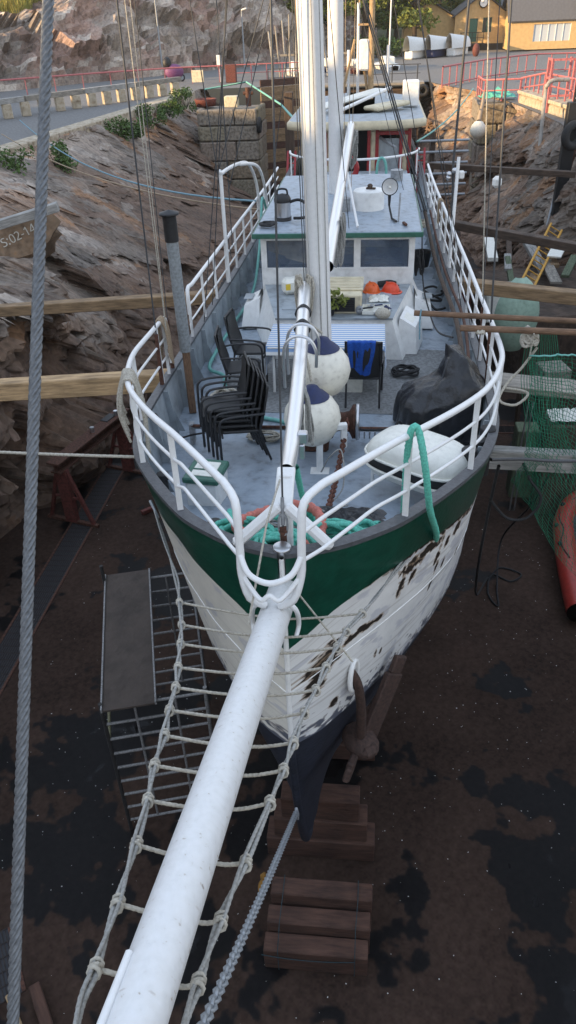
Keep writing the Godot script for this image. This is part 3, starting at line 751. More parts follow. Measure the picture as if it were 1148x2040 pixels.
func spars(s: Node3D):
	var m := MB.new(); m.tube(curve([Vector3(0, 6.18, -4.75), Vector3(0, 6.33, -4.3), Vector3(0, 7.55, -1.0), Vector3(0, 7.72, -0.45)], 8), 0.135, 0.072, 28)
	var bs := part(s, "bowsprit", m, M.sprit)
	m = MB.new(); m.tube([Vector3(-0.07, 7.58, -1.12), Vector3(-0.075, 7.78, -0.55)], 0.014, -1, 8); part(bs, "rod", m, M.white_pole)
	for sg in [1.0, -1.0]:
		m = MB.new(); m.tube(curve([Vector3(sg * 0.06, 6.6, -3.96), Vector3(sg * 0.15, 6.52, -3.96), Vector3(sg * 0.165, 6.36, -3.99), Vector3(sg * 0.15, 6.3, -3.92)], 5), 0.02, 0.016, 8); part(bs, "lug", m, M.white_pole)
	m = MB.new(); m.tube([Vector3(0.0, 5.3, -9.2), Vector3(-0.02, 6.6, -9.2), Vector3(-0.34, 20.6, -9.35)], 0.13, 0.14, 28)
	var mast := part(s, "mast", m, M.white_pole)
	m = MB.new(); m.bar(Vector3(-0.14, 6.0, -9.12), Vector3(-0.25, 13.0, -9.18), 0.02, 0.03); part(mast, "sail_track", m, M.alu)
	m = MB.new(); m.cyl(Vector3(0.15, 6.25, -9.17), Vector3(0.3, 6.25, -9.15), 0.05, 14); m.cyl(Vector3(0.3, 6.25, -9.15), Vector3(0.33, 6.25, -9.15), 0.062, 14); part(mast, "winch", m, M.black)
	m = MB.new(); m.cyl(Vector3(-0.16, 6.4, -9.17), Vector3(-0.28, 6.4, -9.15), 0.05, 14); part(mast, "winch", m, M.steel)
	m = MB.new(); m.tube([Vector3(-0.16, 5.4, -16), Vector3(-0.16, 7.4, -16), Vector3(-0.19, 15.0, -16)], 0.145, 0.14, 22); part(s, "mizzen_mast", m, M.white_pole)
	# main boom, going aft from the mast, topped up
	m = MB.new(); m.tube([Vector3(0.06, 7.35, -9.38), Vector3(0.12, 8.13, -16.0)], 0.075, 0.07, 16); part(s, "main_boom", m, M.alu)
	# staysail boom on its post at the bow
	m = MB.new(); m.tube(curve([Vector3(0, 7.03, -4.98), Vector3(-0.02, 6.98, -5.6), Vector3(-0.09, 7.06, -7.2), Vector3(-0.2, 7.2, -9.05)], 6), 0.062, 0.075, 20)
	var boom := part(s, "staysail_boom", m, M.alu)
	for q in [[-0.155, 7.13, -8.35], [-0.13, 7.1, -7.95]]:
		m = MB.new(); var c := Vector3(q[0], q[1], q[2])
		for w in 3: m.tube(curve([c + Vector3(0.085, 0, w * 0.028), c + Vector3(0, 0.085, w * 0.028), c + Vector3(-0.085, 0, w * 0.028), c + Vector3(0, -0.085, w * 0.028)], 5, true), 0.013, -1, 6, false, true)
		part(boom, "black_lashing", m, M.black)
	for q in [-7.55, -7.2]:      # two chrome hoops over the boom
		m = MB.new(); var x := -0.1
		m.tube(curve([Vector3(x - 0.16, 6.72, q), Vector3(x - 0.16, 7.1, q), Vector3(x - 0.1, 7.24, q), Vector3(x, 7.28, q), Vector3(x + 0.11, 7.24, q), Vector3(x + 0.17, 7.12, q), Vector3(x + 0.17, 6.95, q)], 5), 0.017, -1, 10); part(boom, "hoop", m, M.steel)
	m = MB.new(); m.bx(Vector3(0.07, 6.99, -5.62), Vector3(0.08, 0.1, 0.08), 0.01); m.bx(Vector3(0.06, 6.86, -5.6), Vector3(0.05, 0.14, 0.04), 0.01); part(boom, "sheet_block", m, M.steel)
	# bow post: a short mast step on two spread legs
	m = MB.new(); m.bar(Vector3(0, 6.3, -4.75), Vector3(0, 7.05, -4.92), 0.1, 0.09, 0.012)
	var post := part(s, "boom_post", m, M.white)
	for sg in [1.0, -1.0]:
		m = MB.new(); m.bar(Vector3(sg * 0.02, 6.93, -4.66), Vector3(sg * 0.37, 6.63, -4.55), 0.085, 0.085, 0.025); part(post, "spread_leg", m, M.white_pole)
	m = MB.new(); m.bar(Vector3(0, 6.9, -4.66), Vector3(0, 7.06, -4.98), 0.14, 0.05, 0.01); m.cyl(Vector3(-0.06, 7.03, -4.95), Vector3(0.06, 7.03, -4.95), 0.035, 10); part(post, "gooseneck", m, M.white)
	# stem fitting with the forestay shackle
	m = MB.new(); m.lathe(Transform3D(Basis(), Vector3(0, 6.62, -4.5)), [Vector2(0.0, 0.05), Vector2(0.06, 0.05), Vector2(0.075, 0.035), Vector2(0.06, 0.0), Vector2(0.05, -0.08)], 18); part(s, "stem_capstan", m, M.steel)
	m = MB.new(); m.bar(Vector3(0, 6.6, -4.62), Vector3(0, 6.76, -4.62), 0.05, 0.02, 0.004); m.cyl(Vector3(-0.03, 6.72, -4.62), Vector3(0.03, 6.72, -4.62), 0.014, 8); part(s, "stay_plate", m, M.rust)

func pane(parent: Node3D, a: Vector3, b: Vector3, c: Vector3, d: Vector3):
	var m := MB.new(); m.quad(a, b, c, d); part(parent, "pane", m, M.glass)
# window: four corners counter-clockwise from lower left as seen from outside; frame proud, pane set back
func window(parent: Node3D, a: Vector3, b: Vector3, c: Vector3, d: Vector3, fw: float, mat: Material, proud := 0.012):
	var nn := (b - a).cross(d - a).normalized(); var m := MB.new()
	var u := (b - a).normalized() * fw / 2; var w := (d - a).normalized() * fw / 2
	for e in [[a, b], [b, c], [c, d], [d, a]]: m.bar(e[0] + nn * proud * 0.4, e[1] + nn * proud * 0.4, fw, proud, 0.003, nn)
	var f := part(parent, "window", m, mat)
	pane(f, a - nn * 0.01, b - nn * 0.01, c - nn * 0.01, d - nn * 0.01)

# wall with rectangular holes: origin o, unit axes u (along) and w (up), holes [u0, w0, u1, w1]
func wall(m: MB, o: Vector3, u: Vector3, w: Vector3, L: float, H: float, holes: Array, thick := 0.05):
	var us := [0.0, L]; var ws := [0.0, H]
	for h in holes: us.append_array([h[0], h[2]]); ws.append_array([h[1], h[3]])
	us.sort(); ws.sort()
	var nn := u.cross(w)
	for i in us.size() - 1:
		if us[i + 1] - us[i] < 1e-4: continue
		for j in ws.size() - 1:
			if ws[j + 1] - ws[j] < 1e-4: continue
			var cu: float = (us[i] + us[i + 1]) / 2; var cw: float = (ws[j] + ws[j + 1]) / 2; var open := false
			for h in holes: open = open or (cu > h[0] and cu < h[2] and cw > h[1] and cw < h[3])
			if open: continue
			var a: Vector3 = o + u * us[i] + w * ws[j]; var b: Vector3 = o + u * us[i + 1] + w * ws[j]; var c: Vector3 = o + u * us[i + 1] + w * ws[j + 1]; var d: Vector3 = o + u * us[i] + w * ws[j + 1]
			m.quad(a, b, c, d); m.quad(b - nn * thick, a - nn * thick, d - nn * thick, c - nn * thick)
	for h in holes:      # reveals
		var a: Vector3 = o + u * h[0] + w * h[1]; var b: Vector3 = o + u * h[2] + w * h[1]; var c: Vector3 = o + u * h[2] + w * h[3]; var d: Vector3 = o + u * h[0] + w * h[3]
		for e in [[a, b], [b, c], [c, d], [d, a]]: m.quad(e[0], e[0] - nn * thick, e[1] - nn * thick, e[1])

func wheelhouse(s: Node3D):
	var h := Node3D.new(); h.name = "wheelhouse"; s.add_child(h)
	var zf := -13.05; var zb := -18.0; var hw := 1.3; var y0 := 5.3; var y1 := 6.86
	# sloped windscreen: top edge is further forward than its foot
	var u := Vector3(1, 0, 0); var w := Vector3(0, 0.87, 0.0).normalized()
	var m := MB.new()
	var holes := [[0.08, 0.98, 0.98, 1.47], [1.06, 0.98, 1.60, 1.47], [1.68, 0.98, 2.52, 1.47]]
	wall(m, Vector3(-hw, y0, zf), u, w, 2 * hw, y1 - y0, holes)
	for sg in [1.0, -1.0]:
		var o := Vector3(sg * hw, y0, zf if sg > 0 else zb); var uu := Vector3(0, 0, -1) if sg > 0 else Vector3(0, 0, 1)
		wall(m, o, uu, Vector3.UP, zf - zb, y1 - y0, [[0.5, 1.0, 1.6, 1.42], [2.2, 1.0, 3.4, 1.42]])
		# flared lower skirts beside the trunk
		m.quad(Vector3(sg * 1.3, 6.0, zf + 0.012), Vector3(sg * 1.62, 5.33, zf + 0.25), Vector3(sg * 1.62, 5.33, zf - 0.5), Vector3(sg * 1.3, 6.0, zf - 0.5))
	wall(m, Vector3(hw, y0, zb), Vector3(-1, 0, 0), Vector3.UP, 2 * hw, y1 - y0, [])
	part(h, "wall", m, M.white)
	for q in holes:
		var a := Vector3(-hw + q[0], y0 + q[1], zf - 0.02); var b := Vector3(-hw + q[2], y0 + q[1], zf - 0.02); var c := Vector3(-hw + q[2], y0 + q[3], zf - 0.02); var d := Vector3(-hw + q[0], y0 + q[3], zf - 0.02)
		window(h, a, b, c, d, 0.035, M.white, 0.03)
	# inside: a floor and a back wall behind the glass, a pale blind in the left window, curtain in the middle one
	m = MB.new(); m.bx(Vector3(0, 5.6, -14.6), Vector3(2.4, 0.5, 0.6), 0.02); part(h, "console", m, M.dark_in)
	m = MB.new(); m.quad(Vector3(-1.2, 6.55, -13.2), Vector3(-0.36, 6.28, -13.22), Vector3(-0.36, 6.8, -13.22), Vector3(-1.2, 6.8, -13.2)); m.quad(Vector3(-0.9, 6.42, -13.2), Vector3(-0.36, 6.28, -13.2), Vector3(-0.36, 6.8, -13.21), Vector3(-0.9, 6.8, -13.21)); part(h, "blind", m, M.cream)
	var rows := []
	for i in 2:
		var row := PackedVector3Array()
		for j in 15: row.append(Vector3(-0.05 + j * 0.012, 6.27 + i * 0.5, -13.2 + 0.018 * sin(j * 1.9)))
		rows.append(row)
	m = MB.new(); m.grid(rows); part(h, "curtain", m, M.deck_grey)
	# roof
	m = MB.new(); m.bx(Vector3(0, 6.9, -15.4), Vector3(2.78, 0.06, 5.1), 0.02); var roof := part(h, "roof", m, M.deck)
	m = MB.new(); m.bar(Vector3(-1.4, 6.875, -12.84), Vector3(1.4, 6.875, -12.84), 0.03, 0.08, 0.008); m.bar(Vector3(-1.4, 6.875, -12.84), Vector3(-1.4, 6.875, -17.9), 0.03, 0.08, 0.008); m.bar(Vector3(1.4, 6.875, -12.84), Vector3(1.4, 6.875, -17.9), 0.03, 0.08, 0.008); part(h, "roof_trim", m, M.green_trim)
	m = MB.new(); m.lathe(Transform3D(Basis(), Vector3(0.5, 6.93, -14.55)), [Vector2(0.28, 0), Vector2(0.28, 0.30), Vector2(0.262, 0.325), Vector2(0.0, 0.335)], 30); var drum := part(roof, "drum_hatch", m, M.white)
	# side vents on deck beside the house
	for sg in [1.0, -1.0]:
		m = MB.new()
		var x0: float = sg * 1.34; var x1: float = sg * 1.66; var z := -12.75
		var P := [Vector3(x0, 5.36, z + 0.1), Vector3(x1, 5.36, z + 0.1), Vector3(x1 - sg * 0.05, 5.72, z - 0.05), Vector3(x0, 5.84, z - 0.1)]
		var Q := []
		for p in P: Q.append(p + Vector3(0, 0, -0.55))
		m.quad(P[0], P[1], P[2], P[3]); m.quad(Q[1], Q[0], Q[3], Q[2]); m.quad(P[1], Q[1], Q[2], P[2]); m.quad(P[3], P[2], Q[2], Q[3]); m.quad(P[0], P[3], Q[3], Q[0])
		var v := part(s, "deck_vent", m, M.white)
		m = MB.new(); m.bar(Vector3(x1 - sg * 0.1, 5.79, z - 0.2), Vector3(x1 - sg * 0.1, 5.79, z - 0.5), 0.16, 0.006); part(v, "grille", m, M.deck_grey)
	# cabin trunk in front
	trunk(s)

func trunk(s: Node3D):
	var t := Node3D.new(); t.name = "cabin_trunk"; s.add_child(t)
	var m := MB.new()
	var yb := 5.34; var yt := 6.0
	var A := [Vector3(-0.86, yt, -11.35), Vector3(0.92, yt, -11.35), Vector3(1.24, yt, -13.04), Vector3(-1.24, yt, -13.04)]
	var Bq := [Vector3(-1.0, yb, -11.28), Vector3(1.12, yb, -11.28), Vector3(1.52, yb, -13.04), Vector3(-1.5, yb, -13.04)]
	m.quad(Bq[0], Bq[1], A[1], A[0]); m.quad(Bq[1], Bq[2], A[2], A[1]); m.quad(Bq[3], Bq[0], A[0], A[3]); m.quad(Bq[2], Bq[3], A[3], A[2])
	part(t, "side", m, M.white)
	m = MB.new(); m.quad(A[0] + Vector3(-0.02, 0.012, 0.02), A[1] + Vector3(0.02, 0.012, 0.02), A[2] + Vector3(0.02, 0.012, 0), A[3] + Vector3(-0.02, 0.012, 0))
	m.quad(A[0] + Vector3(-0.02, -0.02, 0.02), A[1] + Vector3(0.02, -0.02, 0.02), A[1] + Vector3(0.02, 0.012, 0.02), A[0] + Vector3(-0.02, 0.012, 0.02)); part(t, "top", m, M.deck_grey)
	m = MB.new(); m.bx(Vector3(-0.62, 6.02, -12.0), Vector3(0.4, 0.02, 0.6), 0.008); part(t, "hatch_lid", m, M.deck_grey)
	m = MB.new(); m.bx(Vector3(0.72, 6.02, -12.1), Vector3(0.42, 0.02, 0.9), 0.008); part(t, "hatch_lid", m, M.deck_grey)
	# louvred companion box, its lid slatted and cream, the front black
	m = MB.new(); m.bx(Vector3(0.14, 6.16, -11.95), Vector3(0.62, 0.3, 0.86), 0.02); var box := part(t, "louvre_box", m, M.cream)
	m = MB.new(); m.bx(Vector3(0.14, 6.325, -12.05), Vector3(0.66, 0.03, 0.66), 0.008); part(box, "lid", m, M.cream)
	for i in 7:
		m = MB.new(); m.bar(Vector3(-0.13, 6.347, -11.8 - i * 0.08), Vector3(0.42, 6.347, -11.8 - i * 0.08), 0.05, 0.012, 0.004); part(box, "slat", m, M.cream)
	m = MB.new(); m.bx(Vector3(0.1, 6.16, -11.515), Vector3(0.5, 0.22, 0.01)); part(box, "opening", m, M.dark_in)
	for i in 6:
		m = MB.new(); m.bar(Vector3(-0.14, 6.07 + i * 0.035, -11.505), Vector3(0.34, 6.07 + i * 0.035, -11.505), 0.02, 0.012); part(box, "louvre", m, M.black)
	# white locker with a window in its lid, beside the trunk
	m = MB.new()
	var P := [Vector3(0.98, 5.36, -11.5), Vector3(1.34, 5.36, -11.5), Vector3(1.3, 5.78, -11.56), Vector3(1.05, 5.92, -11.6)]
	var Q := []
	for p in P: Q.append(p + Vector3(0.12, 0.0, -0.6))
	m.quad(P[0], P[1], P[2], P[3]); m.quad(P[1], Q[1], Q[2], P[2]); m.quad(P[3], P[2], Q[2], Q[3]); m.quad(Q[1], Q[0], Q[3], Q[2])
	var lk := part(s, "locker", m, M.white)
	m = MB.new(); m.quad(P[3].lerp(P[2], 0.25) + Vector3(0, 0.012, -0.1), P[3].lerp(P[2], 0.85) + Vector3(0, 0.012, -0.1), P[3].lerp(P[2], 0.85) + Vector3(0.06, 0.012, -0.36), P[3].lerp(P[2], 0.25) + Vector3(0.06, 0.012, -0.36)); part(lk, "notice", m, M.white_plastic)

func aft_house(s: Node3D):
	var h := Node3D.new(); h.name = "aft_house"; s.add_child(h)
	var zf := -24.6; var hw := 1.62; var y0 := 5.4; var y1 := 7.1
	var m := MB.new()
	var holes := [[0.25, 0.65, 0.75, 1.55], [1.25, 0.1, 1.95, 1.62], [2.3, 0.3, 2.9, 1.55]]
	wall(m, Vector3(-hw, y0, zf), Vector3.RIGHT, Vector3.UP, 2 * hw, y1 - y0, holes)
	for sg in [1.0, -1.0]:
		wall(m, Vector3(sg * hw, y0, zf if sg > 0 else zf - 5.5), Vector3(0, 0, -1) if sg > 0 else Vector3(0, 0, 1), Vector3.UP, 5.5, y1 - y0, [[0.4, 0.7, 1.6, 1.4], [2.2, 0.7, 3.4, 1.4]])
	wall(m, Vector3(hw, y0, zf - 5.5), Vector3.LEFT, Vector3.UP, 2 * hw, y1 - y0, [])
	part(h, "wall", m, M.cream)
	# red door posts and corner posts
	for x in [-1.52, -0.42, 0.38, 0.62, 1.32, 1.56]:
		m = MB.new(); m.bar(Vector3(x, y0, zf + 0.03), Vector3(x, y1 - 0.02, zf + 0.03), 0.1, 0.05, 0.01, Vector3(0, 0, 1)); part(h, "post", m, M.red)
	m = MB.new(); m.bar(Vector3(0.62, 6.9, zf + 0.06), Vector3(1.56, 6.9, zf + 0.06), 0.05, 0.1, 0.01); part(h, "lintel", m, M.red)
	m = MB.new(); m.bx(Vector3(0.98, 6.1, zf - 0.02), Vector3(0.62, 1.3, 0.03), 0.01); part(h, "door", m, M.deck_grey)
	m = MB.new(); m.bx(Vector3(0.52, 6.2, zf + 0.015), Vector3(0.14, 1.5, 0.03), 0.01); part(h, "panel", m, M.cream)
	m = MB.new(); m.bx(Vector3(-0.1, 6.2, zf - 0.9), Vector3(2.6, 1.5, 0.02)); part(h, "interior", m, M.dark_in)
	window(h, Vector3(-1.37, 6.05, zf + 0.01), Vector3(-0.87, 6.05, zf + 0.01), Vector3(-0.87, 6.95, zf + 0.01), Vector3(-1.37, 6.95, zf + 0.01), 0.05, M.red, 0.03)
	# roof with a rounded, overhanging front
	m = MB.new(); var top := []; var edge := []; var low := []
	var oc := 26
	for i in oc + 1:
		var a := PI * i / oc
		edge.append(Vector3(cos(a) * 2.02, 7.14, zf + 0.05 + pow(absf(sin(a)), 0.6) * 0.75))
	edge.push_front(Vector3(2.02, 7.14, zf - 6)); edge.append(Vector3(-2.02, 7.14, zf - 6))
	var r0 := PackedVector3Array(); var r1 := PackedVector3Array(); var r2 := PackedVector3Array(); var r3 := PackedVector3Array(); var r4 := PackedVector3Array()
	for e in edge:
		r0.append(Vector3(e.x * 0.93, 7.06, minf(e.z - 0.1, 0) )); r1.append(e + Vector3(0, -0.05, 0)); r2.append(e + Vector3(0, 0.1, 0)); r3.append(Vector3(e.x * 0.96, 7.3, e.z - 0.06)); r4.append(Vector3(e.x * 0.25, 7.36, minf(e.z - 1.2, zf - 0.5)))
	m.grid([r0, r1, r2, r3], false, true)
	var roof := part(h, "roof_edge", m, M.cream)
	m = MB.new(); m.grid([r3, r4], false, true); m.poly(Array(r4), Vector3.UP); part(h, "roof", m, M.deck_grey)
	# pale bench and grey rails in front
	m = MB.new(); m.bx(Vector3(0.2, 5.98, zf + 1.0), Vector3(2.6, 0.06, 0.45), 0.015); m.bx(Vector3(0.2, 5.82, zf + 1.15), Vector3(2.5, 0.16, 0.04), 0.01)
	for x in [-1.0, 0.2, 1.4]: m.bx(Vector3(x, 5.68, zf + 1.0), Vector3(0.06, 0.56, 0.3), 0.005)
	part(h, "bench", m, M.deck_grey)
	for x in [-1.55, 0.72]:
		m = MB.new(); m.cyl(Vector3(x, 6.78, zf + 0.1), Vector3(x + 0.42, 6.66, zf + 1.1), 0.04, 10); part(h, "tube_arm", m, M.dull_steel)
	# curved white rail aft of the wheelhouse
	m = MB.new()
	var arc := []
	for i in 13:
		var a := PI * i / 12; arc.append(Vector3(cos(a) * 1.75, 6.75, -22.6 + sin(a) * 1.6))
	m.tube(curve(arc, 3), 0.03, -1, 8); part(s, "cockpit_rail", m, M.white_pole)
	for p in arc.slice(1, 12, 2):
		m = MB.new(); m.cyl(Vector3(p.x, 5.4, p.z), p, 0.02, 8); part(s, "cockpit_stanchion", m, M.white_pole)
	m = MB.new(); m.bx(Vector3(1.62, 7.7, -27.0), Vector3(0.5, 0.7, 0.5), 0.03); part(h, "funnel_box", m, M.white)
	m = MB.new(); m.bar(Vector3(-1.2, 7.5, -25.4), Vector3(0.7, 7.75, -27.8), 0.5, 0.1, 0.04); part(h, "stowed_board", m, M.white_plastic)
	m = MB.new(); m.bar(Vector3(0.4, 7.46, -25.3), Vector3(1.4, 7.5, -26.5), 0.6, 0.12, 0.04); part(h, "stowed_board", m, M.cream)
	m = MB.new(); m.bar(Vector3(-0.6, 7.42, -25.0), Vector3(1.0, 7.85, -27.2), 0.12, 0.08, 0.02); part(h, "stowed_board", m, M.white)
	# red side ladder
	for sg in [1.0, -1.0]:
		m = MB.new()
		for i in 7: m.bar(Vector3(sg * 1.78, 5.5 + i * 0.14, zf + 0.9 - i * 0.1), Vector3(sg * 2.0, 5.5 + i * 0.14, zf + 0.9 - i * 0.1), 0.03, 0.03)
		m.bar(Vector3(sg * 1.78, 5.4, zf + 1.0), Vector3(sg * 1.78, 6.5, zf + 0.2), 0.06, 0.05); m.bar(Vector3(sg * 2.0, 5.4, zf + 1.0), Vector3(sg * 2.0, 6.5, zf + 0.2), 0.06, 0.05)
		part(h, "red_ladder", m, M.red)

# ================================================================ rigging, net, anchor
const NET_L := [[-1.639, 5.655, -6.490], [-1.223, 5.918, -5.475], [-0.901, 6.172, -4.661], [-0.763, 6.308, -4.229], [-0.650, 6.425, -3.857], [-0.586, 6.508, -3.582], [-0.521, 6.606, -3.273], [-0.475, 6.676, -3.043], [-0.447, 6.748, -2.807], [-0.411, 6.816, -2.577], [-0.394, 6.886, -2.332], [-0.349, 6.967, -2.077], [-0.318, 7.044, -1.807], [-0.295, 7.134, -1.503], [-0.282, 7.210, -1.229], [-0.272, 7.253, -1.037]]
const NET_R := [[1.290, 5.666, -6.205], [0.920, 5.977, -5.179], [0.716, 6.175, -4.534], [0.612, 6.264, -4.238], [0.504, 6.351, -3.943], [0.452, 6.424, -3.703], [0.395, 6.511, -3.428], [0.351, 6.592, -3.158], [0.304, 6.668, -2.912], [0.272, 6.761, -2.622], [0.246, 6.831, -2.392], [0.212, 6.910, -2.147], [0.161, 7.026, -1.772], [0.115, 7.121, -1.476], [0.089, 7.198, -1.216], [0.084, 7.259, -1.066]]
func v3(a: Array) -> Vector3: return Vector3(a[0], a[1], a[2])
func knot(m: MB, p: Vector3, r: float, dir: Vector3):
	# a lumpy seizing: a few turns of line round the crossing
	var x := dir.normalized(); var y := Vector3.UP.cross(x).normalized(); var z := x.cross(y)
	for k in 4:
		var c := p + x * (k - 1.5) * r * 0.55; var pts := []
		for i in 8:
			var a := TAU * i / 8.0 + k
			pts.append(c + (y * cos(a) + z * sin(a)) * r + x * r * 0.35 * sin(a * 1.0 + k * 2))
		m.tube(pts, r * 0.42, -1, 5, false, true)
func chain(m: MB, a: Vector3, b: Vector3, link: float, wire: float, drop := 0.0):
	var P := MB.resample(sag(a, b, drop, 24), link * 0.72)
	for i in P.size() - 1:
		var t: Vector3 = (P[i + 1] - P[i]).normalized(); var s := (Vector3.UP if absf(t.y) < 0.9 else Vector3.RIGHT).cross(t).normalized(); var w := t.cross(s)
		var side := s if i % 2 else w
		var c: Vector3 = (P[i] + P[i + 1]) / 2; var pts := []
		for k in 8:
			var an := TAU * k / 8.0
			pts.append(c + t * cos(an) * (link * 0.5 + wire * 0.2) + side * sin(an) * link * 0.33)
		m.tube(pts, wire, -1, 5, false, true)

func ship_fittings():
	var s := SHIP
	var m := MB.new()
	# jib stay: a thick wire rope from the bowsprit end up past the camera
	var j0 := Vector3(0, 7.7, -0.05); var j1 := Vector3(-0.05, 13.2, -4.02)
	m.rope([j0, j1], 0.0105, 6, 0.1, 0.005, 0.34, 30); part(s, "jib_stay", m, M.wire)
	m = MB.new(); m.tube([Vector3(0, 6.76, -4.62), Vector3(0, 10.05, -5.19), Vector3(0, 15.0, -6.05)], 0.0075, -1, 8); part(s, "forestay", m, M.dark_wire)
	m = MB.new(); m.tube([Vector3(0, 6.78, -4.62), Vector3(0, 7.0, -4.655)], 0.018, 0.014, 10); m.tube(curve([Vector3(-0.03, 6.83, -4.62), Vector3(-0.03, 6.72, -4.62), Vector3(0, 6.68, -4.62), Vector3(0.03, 6.72, -4.62), Vector3(0.03, 6.83, -4.62), Vector3(0, 6.87, -4.63)], 4, true), 0.009, -1, 6, false, true); part(s, "stay_socket", m, M.dull_steel)
	# bobstay: a plaited chain from the stem to the bowsprit end
	m = MB.new(); chain(m, Vector3(0, 3.28, -4.6), Vector3(0, 7.45, -0.42), 0.062, 0.011, 0.05); part(s, "bobstay_chain", m, M.galv)
	m = MB.new(); m.bar(Vector3(0, 3.1, -4.66), Vector3(0, 3.34, -4.56), 0.03, 0.07, 0.006); part(s, "bobstay_plate", m, M.dull_steel)
	# shrouds: wire, turnbuckle and rusty chain plate each
	for q in [[-1.0, -8.86, 0.014], [-1.0, -9.5, 0.008], [1.0, -9.0, 0.017], [1.0, -9.9, 0.008]]:
		var sg: float = q[0]; var z: float = q[1]; var x := sg * (sp(B0, z) - 0.04)
		var a := Vector3(x, sp(Y0, z) + 0.04, z); var b := Vector3(sg * 1.92, 10.05, z + 0.25) if sg < 0 else Vector3(sg * 1.93, 10.05, z - 0.35)
		m = MB.new(); m.tube([a + (b - a) * 0.16, b, b + (b - a) * 0.6], q[2] * 0.7, -1, 8); var w := part(s, "shroud", m, M.dark_wire)
		m = MB.new(); m.tube([a - Vector3(0, 0.35, 0), a + (b - a) * 0.05, a + (b - a) * 0.17], 0.03, 0.024, 10); part(w, "turnbuckle", m, M.rust)
	for q in [[-2.0, 6.2, -14.0, -2.31, 9.75], [-2.0, 6.4, -14.2, -1.96, 10.16], [-2.11, 7.7, -14.0, -1.19, 10.13], [-2.02, 7.3, -14.3, -1.15, 10.0]]:
		m = MB.new(); var a := Vector3(q[0], q[1], q[2]); var b := Vector3(q[3], q[4], q[2]); m.tube([a, b, b + (b - a) * 0.8], 0.009, -1, 6); part(s, "shroud", m, M.dark_wire)
	for q in [[0.32, 1.62, 0.02], [0.36, 1.66, 0.013], [0.30, 1.55, 0.01], [0.22, 1.3, 0.006]]:
		m = MB.new(); var a := Vector3(q[1], 6.5, -16.2); var b := Vector3(q[0], 10.09, -16.0); m.tube([a, b, b + (b - a) * 0.8], q[2], -1, 6); part(s, "shroud", m, M.dark_wire)
	# dark spar lashed along the right rail, with its bundle of lines
	for q in [[0.0, 0.035], [0.11, 0.022]]:
		m = MB.new(); m.tube(curve([Vector3(1.62 + q[0], 6.5, -16.3), Vector3(1.72 + q[0], 6.18, -13.5), Vector3(1.84 + q[0], 6.14, -11.0), Vector3(1.78 + q[0] * 0.6, 6.2, -9.0)], 8), q[1], -1, 8); part(s, "stowed_spar", m, M.wood_dark if q[0] == 0.0 else M.rust)
	m = MB.new(); m.tube(curve([Vector3(1.55, 6.3, -15.6), Vector3(1.5, 5.9, -13.6), Vector3(1.55, 5.8, -12.2), Vector3(1.58, 6.0, -10.8), Vector3(1.62, 6.55, -9.1)], 8), 0.013, -1, 6); part(s, "black_line", m, M.rubber)
	# dark pole with bright fittings at the right rail
	m = MB.new(); m.tube([Vector3(2.06, 6.6, -15.0), Vector3(2.0, 7.6, -15.0), Vector3(2.05, 10.2, -15.0), Vector3(2.1, 13.5, -15.0)], 0.022, -1, 8); var pole := part(s, "stay_rod", m, M.dark_wire)
	m = MB.new()
	for k in 5: m.ball(Vector3(2.0 + 0.09 * cos(k * 1.3), 7.42 + 0.07 * sin(k * 2.1), -14.9), Vector3(0.05, 0.05, 0.05), 8, 6)
	part(pole, "clamp", m, M.steel)
	m = MB.new(); m.bx(Vector3(2.12, 7.46, -14.6), Vector3(0.1, 0.13, 0.1), 0.02); part(pole, "lamp", m, M.white)
	m = MB.new(); m.bx(Vector3(1.98, 8.3, -9.3), Vector3(0.1, 0.12, 0.1), 0.03); part(s, "deck_light", m, M.white)
	# halyards and running lines
	for q in [[-2.0, 6.6, -9.1, -1.98, 10.1], [-2.0, 6.6, -9.12, -1.93, 10.1]]:
		m = MB.new(); var a := Vector3(q[0], q[1], q[2]); var b := Vector3(q[3], q[4], q[2]); m.tube([a, b, b + (b - a)], 0.0055, -1, 6); part(s, "halyard", m, M.rope)
	m = MB.new(); m.tube([Vector3(2.0, 6.9, -9.6), Vector3(1.73, 10.0, -9.5), Vector3(1.5, 13.0, -9.5)], 0.008, -1, 6); part(s, "halyard", m, M.rope)
	for q in [[0.10, 0.10], [0.02, 0.14], [-0.14, 0.16], [-0.17, 0.12]]:
		m = MB.new(); m.tube([Vector3(-0.02 + q[0], 6.5, -9.2 + q[1]), Vector3(-0.09 + q[0], 10.1, -9.2 + q[1]), Vector3(-0.2 + q[0], 15.0, -9.2 + q[1])], 0.006, -1, 6); part(s, "halyard", m, M.rope_grey if q[0] > 0 else M.dark_wire)
	for q in [[0.16, 0.1], [0.24, 0.05], [0.3, 0.0]]:
		m = MB.new(); m.tube([Vector3(-0.16 + q[0], 7.0, -15.9 + q[1]), Vector3(-0.18 + q[0] * 1.3, 12.0, -15.9 + q[1])], 0.006, -1, 6); part(s, "halyard", m, M.rope_tan)
	m = MB.new(); m.tube([Vector3(0.12, 6.35, -4.35), Vector3(0.55, 5.9, -4.1)], 0.008, -1, 6); part(s, "guy_line", m, M.rope)
	m = MB.new(); m.rope([Vector3(-0.04, 7.02, -4.9), Vector3(-0.05, 7.1, -4.2), Vector3(-0.14, 6.6, -3.7)], 0.008, 3, 0.05, 0.012, 0.2, 8); part(s, "guy_line", m, M.rope)
